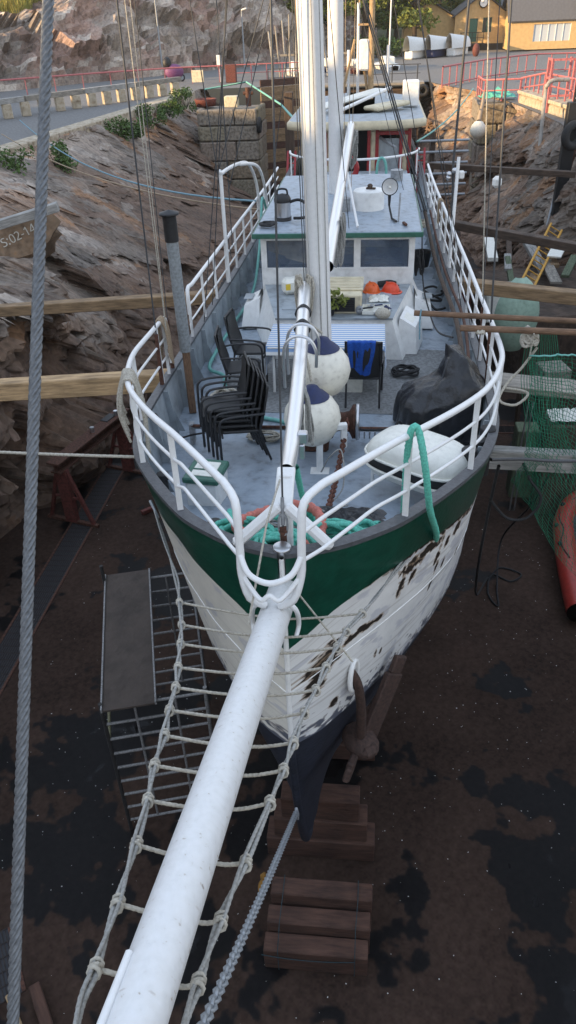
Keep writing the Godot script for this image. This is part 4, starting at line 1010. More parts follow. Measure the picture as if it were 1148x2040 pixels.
	for q in [[Vector3(-1.98, 6.0, -11.2), Vector3(-0.3, 14.0, -9.4), 0.007], [Vector3(-2.0, 6.0, -12.0), Vector3(-0.3, 15.0, -9.4), 0.008], [Vector3(2.0, 6.0, -11.6), Vector3(-0.1, 15.0, -9.4), 0.008], [Vector3(2.03, 6.1, -10.6), Vector3(0.0, 14.0, -9.4), 0.006], [Vector3(-1.9, 6.0, -18.6), Vector3(-0.2, 14.0, -16.0), 0.009], [Vector3(1.85, 6.0, -18.8), Vector3(-0.1, 14.0, -16.0), 0.009], [Vector3(0.2, 6.95, -13.0), Vector3(-0.2, 13.0, -9.5), 0.006]]:
		m = MB.new(); m.tube([q[0], q[1]], q[2], -1, 6); part(s, "shroud", m, M.dark_wire)
	# loose hanks of line on mast and boom
	tangle(s, "coiled_line", Vector3(-0.2, 7.12, -9.0), Vector3(0.12, 0.28, 0.1), 16, 0.011, M.rope, 3)
	tangle(s, "coiled_line", Vector3(0.0, 6.72, -6.6), Vector3(0.09, 0.34, 0.16), 15, 0.0105, M.rope_grey, 4)
	tangle(s, "coiled_line", Vector3(0.12, 7.3, -10.9), Vector3(0.1, 0.42, 0.1), 18, 0.011, M.rope_grey, 5)
	tangle(s, "coiled_line", Vector3(0.12, 7.75, -15.8), Vector3(0.16, 0.4, 0.15), 16, 0.015, M.rope_grey, 6)
	windlass(s)
	anchor()
	# bollards and bitts
	for q in [[-0.74, 5.92, -5.5, 0.06, 0.26], [0.93, 5.88, -5.7, 0.06, 0.26], [1.66, 5.65, -6.95, 0.075, 0.52], [1.78, 5.62, -7.18, 0.075, 0.55], [1.9, 5.6, -7.42, 0.075, 0.58], [-1.55, 5.65, -6.7, 0.06, 0.3]]:
		m = MB.new(); m.lathe(Transform3D(Basis(), Vector3(q[0], q[1], q[2])), [Vector2(q[3] * 0.8, 0), Vector2(q[3] * 0.8, q[4] * 0.75), Vector2(q[3] * 1.1, q[4] * 0.78), Vector2(q[3] * 1.12, q[4] * 0.97), Vector2(q[3], q[4]), Vector2(0, q[4])], 16); part(s, "bollard", m, M.black)
	# fairleads and eyes on the green band
	for q in [[1.52, 5.98, -6.42], [1.72, 6.05, -6.95], [-1.5, 6.0, -6.4], [-1.2, 6.15, -5.75], [0.62, 5.75, -5.25], [-0.62, 5.75, -5.25]]:
		m = MB.new(); var pts := []
		for i in 10: pts.append(Vector3(q[0] + signf(q[0]) * 0.02, q[1] + 0.025 * sin(TAU * i / 10), q[2] + 0.06 * cos(TAU * i / 10)))
		m.tube(pts, 0.009, -1, 6, false, true); part(s, "eye_ring", m, M.green)
	# bowsprit net
	var n := thing("bowsprit_net", "grey rope net with knotted rungs slung under the white bowsprit", "rope net")
	var L := []; var R := []
	for a in NET_L: L.append(v3(a))
	for a in NET_R: R.append(v3(a))
	L.append(Vector3(-0.1, 7.48, -0.5)); R.append(Vector3(0.07, 7.48, -0.5))
	for side in [L, R]:
		for k in 2:
			m = MB.new(); var pts := []
			for i in side.size(): pts.append(side[i] + Vector3(0.012 * sin(i * 2.3 + k * 3.0), 0.018 * k + 0.006 * sin(i * 1.7), 0))
			m.rope(curve(pts, 6), 0.0085 if k else 0.0105, 3, 0.06, 0.012, 0.22, 9); part(n, "side_rope", m, M.rope_grey)
	for i in range(3, 15):
		var a: Vector3 = L[i]; var b: Vector3 = R[i]
		var mid := (a + b) / 2; mid.x = 0; mid.y -= 0.05
		# keep the rung under the sprit
		var yb := lerpf(6.33, 7.55, clampf((-4.3 - mid.z) / -3.3, 0, 1)) - 0.17
		mid.y = minf(mid.y, yb)
		m = MB.new(); m.rope(curve([a, a.lerp(mid, 0.55) - Vector3(0, 0.015, 0), mid, b.lerp(mid, 0.55) - Vector3(0, 0.015, 0), b], 7), 0.0095, 3, 0.055, 0.011, 0.24, 9); part(n, "rung", m, M.rope)
		for p in [a, b]:
			m = MB.new(); knot(m, p, 0.021, L[i - 1] - L[i]); part(n, "knot", m, M.rope)
	# net lashings at the hull: shackle and turnbuckle
	m = MB.new(); var t0 := Vector3(1.58, 5.98, -6.45); var t1 := Vector3(1.3, 5.72, -6.15)
	m.tube([t0, t0.lerp(t1, 0.25)], 0.012, -1, 8)
	for k in [-1, 1]: m.tube([t0.lerp(t1, 0.25) + Vector3(0.006, 0.018 * k, 0), t0.lerp(t1, 0.62) + Vector3(0.006, 0.018 * k, 0)], 0.007, -1, 6)
	m.tube([t0.lerp(t1, 0.62), t1], 0.011, -1, 8); part(n, "turnbuckle", m, M.white_pole)
	m = MB.new(); m.tube([Vector3(-1.66, 5.72, -6.5), Vector3(-1.5, 5.72, -6.2)], 0.018, 0.012, 8); part(n, "turnbuckle", m, M.galv)

# a hank or heap of line: one continuous wandering tube
func wander(c: Vector3, r: Vector3, turns: int, sd: int, flat_ := false) -> Array:
	var rr := RandomNumberGenerator.new(); rr.seed = sd
	var pts := []
	for i in turns * 6:
		var a := TAU * i / 6.0 + rr.randf_range(-0.3, 0.3); var k := rr.randf_range(0.45, 1.0)
		if flat_: pts.append(c + Vector3(cos(a) * r.x * k, r.y * rr.randf_range(0.0, 1.0) * (1.2 - k), sin(a) * r.z * k))
		else: pts.append(c + Vector3(cos(a * 0.5 + sd) * r.x * rr.randf_range(0.3, 1.0), sin(a) * r.y * k, sin(a * 0.5) * r.z * rr.randf_range(0.2, 1)))
	return curve(pts, 5)
func tangle(parent: Node, called: String, c: Vector3, r: Vector3, turns: int, rad: float, mat: Material, sd: int, flat_ := false) -> MeshInstance3D:
	var m := MB.new(); m.tube(wander(c, r, turns, sd, flat_), rad, -1, 6)
	return part(parent, called, m, mat)

func windlass(s: Node3D):
	var w := Node3D.new(); w.name = "windlass"; s.add_child(w)
	var m := MB.new(); m.cyl(Vector3(-1.62, 5.66, -8.35), Vector3(0.98, 5.66, -8.35), 0.022, 10); part(w, "shaft", m, M.rust)
	m = MB.new(); m.cyl(Vector3(-1.62, 5.60, -8.42), Vector3(0.98, 5.60, -8.42), 0.018, 8)
	for i in 8: m.bx(Vector3(0.5 + i * 0.065, 5.55, -8.4), Vector3(0.02, 0.09, 0.05))
	part(w, "rack", m, M.dull_steel)
	var ax := Basis(Vector3(0, 0, 1), -PI / 2)
	m = MB.new(); m.lathe(Transform3D(ax, Vector3(0.16, 5.78, -8.3)), [Vector2(0.0, 0), Vector2(0.2, 0), Vector2(0.21, 0.02), Vector2(0.13, 0.05), Vector2(0.11, 0.14), Vector2(0.13, 0.22), Vector2(0.21, 0.26), Vector2(0.21, 0.3), Vector2(0, 0.3)], 24); part(w, "chain_drum", m, M.rust)
	m = MB.new(); m.lathe(Transform3D(ax, Vector3(0.46, 5.78, -8.3)), [Vector2(0.215, 0), Vector2(0.225, 0.01), Vector2(0.225, 0.035), Vector2(0.2, 0.04), Vector2(0, 0.04)], 26); part(w, "drum_rim", m, M.steel)
	m = MB.new(); m.lathe(Transform3D(ax, Vector3(-0.3, 5.8, -8.3)), [Vector2(0.0, 0), Vector2(0.22, 0), Vector2(0.225, 0.03), Vector2(0.2, 0.035), Vector2(0, 0.036)], 26); part(w, "gear_wheel", m, M.dark_wire)
	m = MB.new(); m.bx(Vector3(-0.05, 5.62, -8.3), Vector3(0.36, 0.42, 0.34), 0.04); part(w, "gearbox", m, M.rust)
	m = MB.new(); m.bar(Vector3(0.06, 5.46, -7.62), Vector3(0.06, 6.02, -7.62), 0.07, 0.07, 0.008); m.bar(Vector3(0.025, 6.02, -7.64), Vector3(0.37, 6.02, -7.72), 0.07, 0.07, 0.008); m.bar(Vector3(0.335, 6.0, -7.72), Vector3(0.335, 5.74, -7.72), 0.07, 0.05, 0.008); m.bx(Vector3(0.06, 5.47, -7.62), Vector3(0.22, 0.016, 0.16), 0.004); part(w, "chain_bracket", m, M.white)
	m = MB.new(); chain(m, Vector3(0.36, 5.92, -8.08), Vector3(0.24, 5.9, -6.15), 0.075, 0.013, 0.1); part(s, "anchor_chain", m, M.chain_rust)
	for x in [-1.62, 0.98]:
		m = MB.new(); m.bx(Vector3(x, 5.55, -8.38), Vector3(0.06, 0.28, 0.1), 0.01); part(w, "bearing", m, M.dull_steel)

func anchor():
	var a := thing("anchor", "rusty brown stockless anchor hanging from the right bow hawse pipe", "anchor")
	var m := MB.new(); var pts := []
	for i in 14: pts.append(Vector3(0.545 + 0.03 * cos(TAU * i / 14), 4.98 + 0.17 * sin(TAU * i / 14), -4.85 - 0.09 * cos(TAU * i / 14)))
	m.tube(pts, 0.024, -1, 8, false, true); part(SHIP, "hawse_pipe", m, M.white)
	m = MB.new(); m.tube(curve([Vector3(0.50, 5.06, -4.85), Vector3(0.58, 4.9, -4.83), Vector3(0.62, 4.5, -4.9), Vector3(0.62, 4.05, -4.97)], 5), 0.04, 0.055, 8); part(a, "shank", m, M.anchor)
	m = MB.new(); m.ball(Vector3(0.62, 3.92, -5.0), Vector3(0.17, 0.11, 0.23), 12, 8, Basis(Vector3.UP, 0.6)); m.bx(Vector3(0.62, 3.93, -5.0), Vector3(0.2, 0.14, 0.44), 0.05, 0.6); part(a, "crown", m, M.anchor)
	for q in [[Vector3(0.68, 3.86, -5.06), Vector3(1.0, 4.62, -5.5), 0.25], [Vector3(0.56, 3.8, -4.86), Vector3(0.5, 3.98, -4.52), 0.2]]:
		m = MB.new(); var b: Vector3 = q[0]; var t: Vector3 = q[1]; var d := (t - b).normalized(); var sd := d.cross(Vector3(0.75, 0.1, 0.65)).normalized(); var n := sd.cross(d)
		m.bar(b, b.lerp(t, 0.8), q[2], 0.07, 0.014, n); m.bar(b.lerp(t, 0.8), t, q[2] * 0.7, 0.06, 0.014, n); part(a, "fluke", m, M.anchor)

# ================================================================ things on deck
var chair0: Node3D
func make_chair(label: String, group: String) -> Node3D:
	# stacking garden armchair, facing +z, origin on the floor under the seat's middle
	var c := thing("armchair", label, "chair", group)
	var m := MB.new(); m.box(Transform3D(Basis(Vector3.RIGHT, -0.06), Vector3(0, 0.425, 0.0)), Vector3(0.44, 0.035, 0.46), 0.012); part(c, "seat", m, M.weave)
	m = MB.new(); var rows := []
	for side in [1.0, -1.0]:
		rows = []
		for i in 9:
			var t := i / 8.0; var row := PackedVector3Array()
			for j in 9:
				var u := j / 4.0 - 1.0
				row.append(Vector3(u * lerpf(0.215, 0.2, t), 0.42 + 0.52 * t, -0.22 - 0.11 * t - 0.03 * sin(t * PI) + 0.025 * u * u + side * 0.011))
			rows.append(row)
		m.grid(rows, false, side < 0)
	part(c, "backrest", m, M.weave)
	m = MB.new(); m.tube(curve([Vector3(-0.225, 0.4, -0.21), Vector3(-0.225, 0.68, -0.28), Vector3(-0.21, 0.93, -0.33), Vector3(-0.17, 0.96, -0.335), Vector3(0.17, 0.96, -0.335), Vector3(0.21, 0.93, -0.33), Vector3(0.225, 0.68, -0.28), Vector3(0.225, 0.4, -0.21)], 4), 0.014, -1, 8); part(c, "back_frame", m, M.weave)
	for sg in [1.0, -1.0]:
		m = MB.new(); m.tube(curve([Vector3(sg * 0.235, 0.64, -0.28), Vector3(sg * 0.265, 0.655, -0.12), Vector3(sg * 0.27, 0.65, 0.14), Vector3(sg * 0.27, 0.615, 0.235), Vector3(sg * 0.268, 0.5, 0.265), Vector3(sg * 0.262, 0.02, 0.27)], 5), 0.0155, -1, 8); var l := part(c, "arm_and_front_leg", m, M.chair_tube)
		m = MB.new(); m.cyl(Vector3(sg * 0.262, 0.0, 0.27), Vector3(sg * 0.262, 0.03, 0.27), 0.014, 8); part(l, "foot_cap", m, M.steel)
		m = MB.new(); m.tube(curve([Vector3(sg * 0.225, 0.66, -0.27), Vector3(sg * 0.225, 0.4, -0.22), Vector3(sg * 0.23, 0.02, -0.33)], 5), 0.0145, -1, 8); l = part(c, "rear_leg", m, M.chair_tube)
		m = MB.new(); m.cyl(Vector3(sg * 0.23, 0.0, -0.33), Vector3(sg * 0.23, 0.03, -0.328), 0.0135, 8); part(l, "foot_cap", m, M.steel)
	m = MB.new(); m.cyl(Vector3(-0.26, 0.4, 0.235), Vector3(0.26, 0.4, 0.235), 0.012, 8); part(c, "seat_rail", m, M.chair_tube)
	return c

func heap(called: String, label: String, cat: String, c: Vector3, r: Vector3, turns: int, rad: float, mat: Material, sd: int) -> MeshInstance3D:
	var m := MB.new(); m.rope(wander(c, r, turns, sd, true), rad, 3, rad * 6.5, rad * 1.5, 0.22, 8)
	return single(called, label, cat, m, mat)

func crumple(m: MB, c: Vector3, sx: float, sz: float, h: float, sd: int, n := 14, turn := 0.0):
	var f := FastNoiseLite.new(); f.seed = sd; f.frequency = 2.2; f.fractal_type = FastNoiseLite.FRACTAL_RIDGED; f.fractal_octaves = 3
	var rows := []; var b := Basis(Vector3.UP, turn)
	for i in n + 1:
		var row := PackedVector3Array()
		for j in n + 1:
			var u := j * 2.0 / n - 1; var v := i * 2.0 / n - 1
			var e := f.get_noise_2d(u * 0.9 + 3, v * 0.9) * 0.16
			var edge := maxf(absf(u), absf(v))
			row.append(c + b * Vector3(u * sx * (1 + e), maxf(0.004, h * (0.55 + 0.6 * f.get_noise_2d(u, v)) * (1 - 0.75 * edge * edge)), v * sz * (1 - e)))
		rows.append(row)
	m.grid(rows, false, true)

func deck_things():
	var m: MB
	M.weave = weave_mat(); M.chair_tube = paint(0.024, 0.024, 0.026, 0.5, 0.2, 0.2)
	var y := 5.4
	# --- chairs
	chair0 = make_chair("lowest armchair in the stack of five dark chairs by the windlass", "stacked chairs on the foredeck")
	var names := ["lowest", "second lowest", "middle", "second highest", "topmost"]
	for i in 5:
		var c := chair0 if i == 0 else copy(chair0, "%s armchair in the stack of five dark chairs by the windlass" % names[i])
		c.position = Vector3(-0.93 - i * 0.052, 5.44 + i * 0.058, -8.02 - i * 0.018); c.rotation.y = -PI / 2 + 0.28
	var k := copy(chair0, "dark armchair on the left of the striped table, nearer the stack", Vector3(-1.2, 5.345, -10.0), PI / 2 + 0.08); k.set_meta("group", "chairs at the table")
	k = copy(chair0, "dark armchair on the left of the striped table, nearer the wheelhouse", Vector3(-1.16, 5.345, -10.68), PI / 2 - 0.1); k.set_meta("group", "chairs at the table")
	k = copy(chair0, "dark armchair with a blue jacket over its back, facing the striped table", Vector3(0.52, 5.38, -9.78), PI); k.set_meta("group", "chairs at the table")
	# jacket over that chair back
	m = MB.new(); var rows := []
	for i in 24:
		var t := i / 23.0; var row := PackedVector3Array()
		for j in 20:
			var u := j / 19.0 * 2 - 1
			var s := t * 1.0                                # 0..0.2 behind, then over the top, then down the front
			var fold := 0.018 * sin(u * 7.0 + t * 2.5) * smoothstep(0.2, 0.6, t) + 0.01 * sin(u * 15 + 1)
			var p: Vector3
			if s < 0.25: p = Vector3(0, 0.80 + s * 0.72, -0.035)
			elif s < 0.33: p = Vector3(0, 0.985, lerpf(-0.035, 0.03, (s - 0.25) / 0.08))
			else: p = Vector3(0, 0.985 - (s - 0.33) * (0.66 + 0.10 * sin(u * 2.2 + 0.6)), 0.032 + (s - 0.33) * 0.01)
			var w := lerpf(0.185, 0.14, smoothstep(0.4, 1.0, t))
			row.append(Vector3(0.50 + u * w - 0.02 * t, 5.38 + p.y, -9.455 + p.z + fold + 0.005 - (0.985 - p.y) * 0.16))
		rows.append(row)
	m.grid(rows); single("jacket", "bright blue jacket hung over the back of a dark chair", "jacket", m, M.blue_cloth)
	# black coat beneath it, wider
	m = MB.new(); rows = []
	for i in 12:
		var row := PackedVector3Array()
		for j in 12:
			var u := j / 11.0 * 2 - 1; var t := i / 11.0
			row.append(Vector3(0.52 + u * 0.25, 5.38 + 0.975 - t * 0.36, -9.46 - t * 0.06 + 0.012 * sin(u * 8)))
		rows.append(row)
	m.grid(rows); single("coat", "black coat hanging under the blue jacket on a chair back", "coat", m, M.black)
	# --- table with striped cloth
	var tb := thing("folding_table", "white framed folding table under a blue and white striped cloth", "table", "", Vector3(0, 5.345, -10.42))
	m = MB.new(); m.bx(Vector3(-0.02, 0.72, 0), Vector3(1.62, 0.03, 0.94), 0.008); part(tb, "table_top", m, M.white)
	for q in [[-0.76, -0.4], [-0.76, 0.4], [0.74, -0.4], [0.74, 0.4]]:
		m = MB.new(); m.bar(Vector3(q[0], 0.0, q[1] * 1.05), Vector3(q[0], 0.71, q[1] * 0.9), 0.035, 0.035, 0.004); part(tb, "leg", m, M.white)
	m = MB.new(); rows = []
	var xs := [-0.87, -0.865, -0.86, -0.85, -0.6, -0.3, 0.0, 0.3, 0.6, 0.81, 0.82, 0.825, 0.83]; var ds := [0.42, 0.3, 0.15, 0.0, 0.0, 0.0, 0.0, 0.0, 0.0, 0.0, 0.14, 0.28, 0.4]
	for i in 17:
		var z := lerpf(-0.52, 0.52, i / 16.0); var row := PackedVector3Array(); var dz := 0.0 if absf(z) < 0.5 else 0.12
		for j in xs.size(): row.append(Vector3(xs[j] + (0.02 * sin(z * 11) * ds[j] * 2.0) * signf(xs[j]), 0.742 - ds[j] - (dz if ds[j] == 0.0 else 0.0), clampf(z, -0.49, 0.49) * (1 + 0.04 * ds[j])))
		rows.append(row)
	m.grid(rows, false, true)
	for i in m.v.size(): m.uv[i] = Vector2(m.v[i].z * 1.0 + 0.5, 0.5)
	single("tablecloth", "blue and white striped cloth over the folding table", "tablecloth", m, stripes(), "", Transform3D(Basis(), Vector3(0, 5.345, -10.42)))
	# --- round fenders hanging from the boom
	var fl := ["higher of two big white round fenders hanging from the boom", "lower of two big white round fenders hanging from the boom"]
	for i in 2:
		var p: Vector3 = [Vector3(0.06, 6.46, -8.3), Vector3(-0.03, 6.1, -7.76)][i]
		var f := thing("round_fender", fl[i], "fender", "round fenders under the boom", p); f.scale = Vector3.ONE * 1.16
		m = MB.new(); m.lathe(Transform3D(), [Vector2(0.0, -0.29), Vector2(0.1, -0.275), Vector2(0.19, -0.22), Vector2(0.26, -0.11), Vector2(0.285, 0.0), Vector2(0.265, 0.1), Vector2(0.21, 0.185), Vector2(0.13, 0.25), Vector2(0.09, 0.28)], 28); part(f, "ball", m, M.fender)
		m = MB.new(); m.lathe(Transform3D(), [Vector2(0.175, 0.222), Vector2(0.135, 0.26), Vector2(0.09, 0.29), Vector2(0.06, 0.33), Vector2(0.0, 0.34)], 18); part(f, "blue_top", m, M.navy)
		m = MB.new(); m.tube([Vector3(0, 0.38, 0), Vector3((-0.12 - p.x) / 1.16, (7.04 - p.y) / 1.16, 0.0)], 0.014, -1, 8); part(f, "lanyard", m, M.rope)
	# --- tarpaulin over a deck engine
	m = MB.new(); rows = []
	var nf := FastNoiseLite.new(); nf.seed = 8; nf.frequency = 1.5; nf.fractal_type = FastNoiseLite.FRACTAL_RIDGED; nf.fractal_octaves = 3
	var prof := []
	for q in 40:
		var t := q / 39.0; prof.append([pl([[0.0, 0.0], [0.45, 0.62], [0.6, 0.76], [0.78, 1.0], [1.0, 1.13]], t), pl([[0.0, 1.05], [0.25, 1.0], [0.45, 0.96], [0.55, 0.84], [0.7, 0.6], [1.0, 0.0]], t)])
	for q in prof:
		var row := PackedVector3Array()
		for j in 128:
			var a := TAU * j / 128; var cx := cos(a); var cz := sin(a)
			var sq := pow(pow(absf(cx), 3.2) + pow(absf(cz), 3.2), -1.0 / 3.2)
			var lean := smoothstep(-0.8, 0.8, cx)                      # left shoulder low, right side tall
			var hh: float = q[0] * lerpf(0.62, 1.0, lean)
			var fold: float = 1.0 + (0.045 * sin(a * 9.0 + 1.0 + q[0] * 2.0) + 0.03 * sin(a * 17.0)) * (1.1 - q[0])
			var p: Vector3 = Vector3(1.5 + cx * sq * 0.52 * q[1] * fold, 5.42 + hh, -8.92 + cz * sq * 0.5 * q[1] * fold)
			p += Vector3(0.055 * nf.get_noise_3d(p.x, p.y * 0.35, p.z), 0.06 * nf.get_noise_3d(p.z, p.x * 0.4, p.y), 0.055 * nf.get_noise_3d(p.y * 0.35, p.z, p.x)) * minf(1, q[0] * 4)
			row.append(p)
		rows.append(row)
	m.grid(rows, true, true); single("tarpaulin", "black plastic tarpaulin wrapped over bulky gear by the right rail", "tarpaulin", m, M.tarp)
	# --- life raft canister on its cradle
	var lr := thing("life_raft", "white life raft canister with a black band on a cradle by the right bow rail", "life raft", "", Vector3(1.16, 5.56, -7.12), -0.62 + PI)
	for hf in 2:
		m = MB.new(); rows = []
		for i in 9:
			var t := i / 8.0; var row := PackedVector3Array()
			for j in 40:
				var a := TAU * j / 40; var sq := pow(pow(absf(cos(a)), 3.6) + pow(absf(sin(a)), 3.6), -1.0 / 3.6)
				var s := cos(t * PI / 2); s = pow(s, 0.5) if s > 0 else 0.0
				row.append(Vector3(cos(a) * sq * 0.56 * s, (0.42 + 0.22 * sin(t * PI / 2)) if hf == 0 else (0.30 - 0.17 * sin(t * PI / 2)), sin(a) * sq * 0.34 * s))
			rows.append(row)
		m.grid(rows, true, hf == 0); part(lr, "upper_shell" if hf == 0 else "lower_shell", m, M.white_plastic)
	m = MB.new(); rows = []
	for q in [[0.29, 0.99], [0.31, 0.995], [0.405, 0.995], [0.43, 0.99]]:
		var row := PackedVector3Array()
		for j in 40:
			var a := TAU * j / 40; var sq := pow(pow(absf(cos(a)), 3.6) + pow(absf(sin(a)), 3.6), -1.0 / 3.6); row.append(Vector3(cos(a) * sq * 0.56 * q[1], q[0], sin(a) * sq * 0.34 * q[1]))
		rows.append(row)
	m.grid(rows, true, true); part(lr, "black_band", m, M.black)
	for yy in [0.425, 0.295]:
		m = MB.new(); var rim := []
		for j in 40:
			var a := TAU * j / 40; var sq := pow(pow(absf(cos(a)), 3.6) + pow(absf(sin(a)), 3.6), -1.0 / 3.6); rim.append(Vector3(cos(a) * sq * 0.575, yy, sin(a) * sq * 0.355))
		m.tube(rim, 0.016, -1, 6, false, true); part(lr, "rim", m, M.white_plastic)
	for q in [[-0.42, -0.25], [-0.42, 0.25], [0.42, -0.25], [0.42, 0.25]]:
		m = MB.new(); m.bar(Vector3(q[0], 0.0, q[1]), Vector3(q[0], 0.24, q[1]), 0.03, 0.03, 0.003); part(lr, "cradle_leg", m, M.white)
	for zz in [-0.25, 0.25]:
		m = MB.new(); m.bar(Vector3(-0.42, 0.19, zz), Vector3(0.42, 0.19, zz), 0.03, 0.03, 0.003); part(lr, "cradle_rail", m, M.white)
	# --- skylight box with a green lid
	var hb := thing("deck_box", "small white deck box with a green framed lid on the left foredeck", "deck box", "", Vector3(-1.12, 5.52, -6.88), -0.12)
	m = MB.new(); m.bx(Vector3(0, 0.15, 0), Vector3(0.36, 0.34, 0.4), 0.02); part(hb, "body", m, M.white)
	m = MB.new(); m.bx(Vector3(0, 0.35, 0), Vector3(0.4, 0.07, 0.45), 0.015); var lid := part(hb, "lid", m, M.green_trim)
	m = MB.new(); m.bx(Vector3(0, 0.388, 0), Vector3(0.26, 0.012, 0.3), 0.004); part(lid, "inset", m, M.white_plastic)
	m = MB.new(); m.bar(Vector3(-0.13, 0.398, 0.03), Vector3(0.13, 0.398, 0.03), 0.02, 0.012, 0.003); part(lid, "bar", m, M.green_trim)
	# --- bow ropes
	m = MB.new()
	for i in [0, 2, 3, 5]: m.rope(jit(curve([Vector3(-0.74 + 0.02 * i, 6.1 + 0.02 * (i % 3), -5.42 - 0.05 * i), Vector3(-0.52, 6.17 + 0.025 * (i % 2), -5.26 - 0.03 * i), Vector3(-0.25, 6.2 + 0.03 * (i % 3), -5.2 - 0.045 * i), Vector3(0.08, 6.18 + 0.03 * (i % 2), -5.15 - 0.055 * i), Vector3(0.36, 6.16 + 0.03 * (i % 3), -5.26 - 0.05 * i), Vector3(0.6, 6.14, -5.42 - 0.035 * i), Vector3(0.74, 6.1, -5.5 - 0.01 * i)], 6), i), 0.026, 4, 0.15, 0.025, 0.2, 10)
	single("mooring_rope", "thick turquoise mooring rope laid in bights across the bow", "rope", m, M.teal)
	heap("mooring_rope", "turquoise rope heap in the bow behind the forestay", "rope", Vector3(-0.1, 6.24, -4.98), Vector3(0.28, 0.22, 0.22), 9, 0.024, M.teal, 21)
	heap("mooring_rope", "turquoise rope heap at the bow right of the boom post", "rope", Vector3(0.36, 6.2, -5.15), Vector3(0.34, 0.26, 0.26), 11, 0.025, M.teal, 51)
	heap("mooring_rope", "turquoise rope heap spreading left towards the bow bollard", "rope", Vector3(-0.44, 6.18, -5.2), Vector3(0.32, 0.24, 0.28), 10, 0.025, M.teal, 52)
	heap("mooring_rope", "turquoise rope turned round the left bow bollard", "rope", Vector3(-0.72, 6.0, -5.5), Vector3(0.14, 0.16, 0.14), 6, 0.02, M.teal, 22)
	heap("mooring_rope", "turquoise rope turned round the right bow bollard by the raft", "rope", Vector3(0.9, 5.92, -5.7), Vector3(0.12, 0.12, 0.12), 4, 0.02, M.teal, 23)
	heap("line_heap", "grey and white thin line heaped behind the pink hose at the bow", "rope", Vector3(-0.12, 5.95, -5.9), Vector3(0.42, 0.1, 0.26), 13, 0.009, M.rope_grey, 24)
	heap("line_heap", "tan thin line bunched beside the forestay plate", "rope", Vector3(0.2, 6.25, -4.95), Vector3(0.11, 0.12, 0.09), 10, 0.007, M.rope, 25)
	m = MB.new(); m.rope(curve([Vector3(0.06, 7.0, -5.1), Vector3(0.08, 6.5, -5.4), Vector3(0.14, 6.25, -5.5), Vector3(0.2, 6.15, -5.5)], 7), 0.026, 4, 0.15, 0.025, 0.2, 10); single("mooring_rope", "turquoise rope led down from the boom post to the bow heap", "rope", m, M.teal)
	m = MB.new(); m.rope(curve([Vector3(0.96, 5.8, -5.7), Vector3(0.93, 6.5, -5.3), Vector3(0.93, 7.26, -5.12), Vector3(0.99, 7.34, -5.12), Vector3(1.06, 7.05, -5.05), Vector3(1.13, 6.6, -5.15), Vector3(1.24, 6.1, -5.55), Vector3(1.28, 5.72, -5.95), Vector3(1.22, 5.6, -6.02), Vector3(1.16, 5.72, -5.95)], 7), 0.028, 4, 0.16, 0.022, 0.22, 10); single("mooring_rope", "turquoise rope hanging over the right bow rail down the green bulwark", "rope", m, M.teal)
	# pink padded hose
	m = MB.new(); var ring := []
	for i in 26:
		var a := lerpf(-0.3, PI + 0.9, i / 25.0); ring.append(Vector3(-0.12 + 0.37 * cos(a), 6.33 + 0.05 * sin(a * 2), -5.25 - 0.3 * sin(a)))
	bulgy(m, ring, 0.042); single("padded_hose", "faded pink padded hose curved over the turquoise rope at the bow", "hose", m, M.pink)
	m = MB.new(); bulgy(m, curve([Vector3(0.1, 6.35, -5.0), Vector3(0.2, 6.25, -4.95), Vector3(0.12, 6.15, -4.85), Vector3(0.2, 6.1, -4.78), Vector3(0.33, 6.12, -4.85)], 6), 0.035); single("padded_hose", "short red padded hose beside the forestay plate", "hose", m, M.pink)
	m = MB.new(); crumple(m, Vector3(0.42, 5.88, -5.95), 0.36, 0.24, 0.16, 31); single("black_sheet", "crumpled black sheet at the end of the rusty anchor chain", "sheet", m, M.tarp)
	m = MB.new(); crumple(m, Vector3(-0.02, 6.12, -4.85), 0.3, 0.25, 0.18, 32); single("black_sheet", "crumpled black sheet in the very bow under the ropes", "sheet", m, M.tarp)
	# --- ropes hung on the left rail
	var hk := thing("rope_hank", "beige rope hank hung over the left bow rail", "rope")
	for i in 9:
		var o := i * 0.045; m = MB.new()
		var p := rail_at(-1.0, -6.55 - o, 1.0); var inn := Vector3(0.10 + 0.01 * (i % 3), 0, 0.0); var ln := 0.56 + 0.11 * sin(i * 2.1) - o * 0.12
		m.rope(curve([p + Vector3(-0.06, -ln, 0.05 + 0.03 * sin(i * 4.0)), p + Vector3(-0.11 - 0.02 * (i % 2), -0.3, 0.03 + 0.03 * sin(i * 3.0)), p + Vector3(-0.05, 0.0, 0), p + Vector3(0.0, 0.042, 0), p + inn * 0.6, p + inn + Vector3(0, -0.35, -0.02), p + inn + Vector3(-0.02, -ln - 0.25, -0.05)], 6), 0.014, 3, 0.08, 0.018, 0.22, 8); part(hk, "loop", m, M.rope)
	hk = thing("rope_hank", "tan rope hank hung at the end of the left fore rail", "rope")
	for i in 6:
		m = MB.new(); var p := rail_at(-1.0, -9.1 - i * 0.03, 1.0)
		m.rope(curve([p + Vector3(-0.05, -0.5, 0.02), p + Vector3(-0.05, -0.05, 0), p + Vector3(0, 0.04, 0), p + Vector3(0.07, -0.1, 0), p + Vector3(0.08, -0.45 - 0.03 * i, 0)], 6), 0.014, 3, 0.08, 0.018, 0.22, 8); part(hk, "loop", m, M.rope_tan)
	hk = thing("rope_hank", "tan rope turned round the right rail near the wheelhouse", "rope")
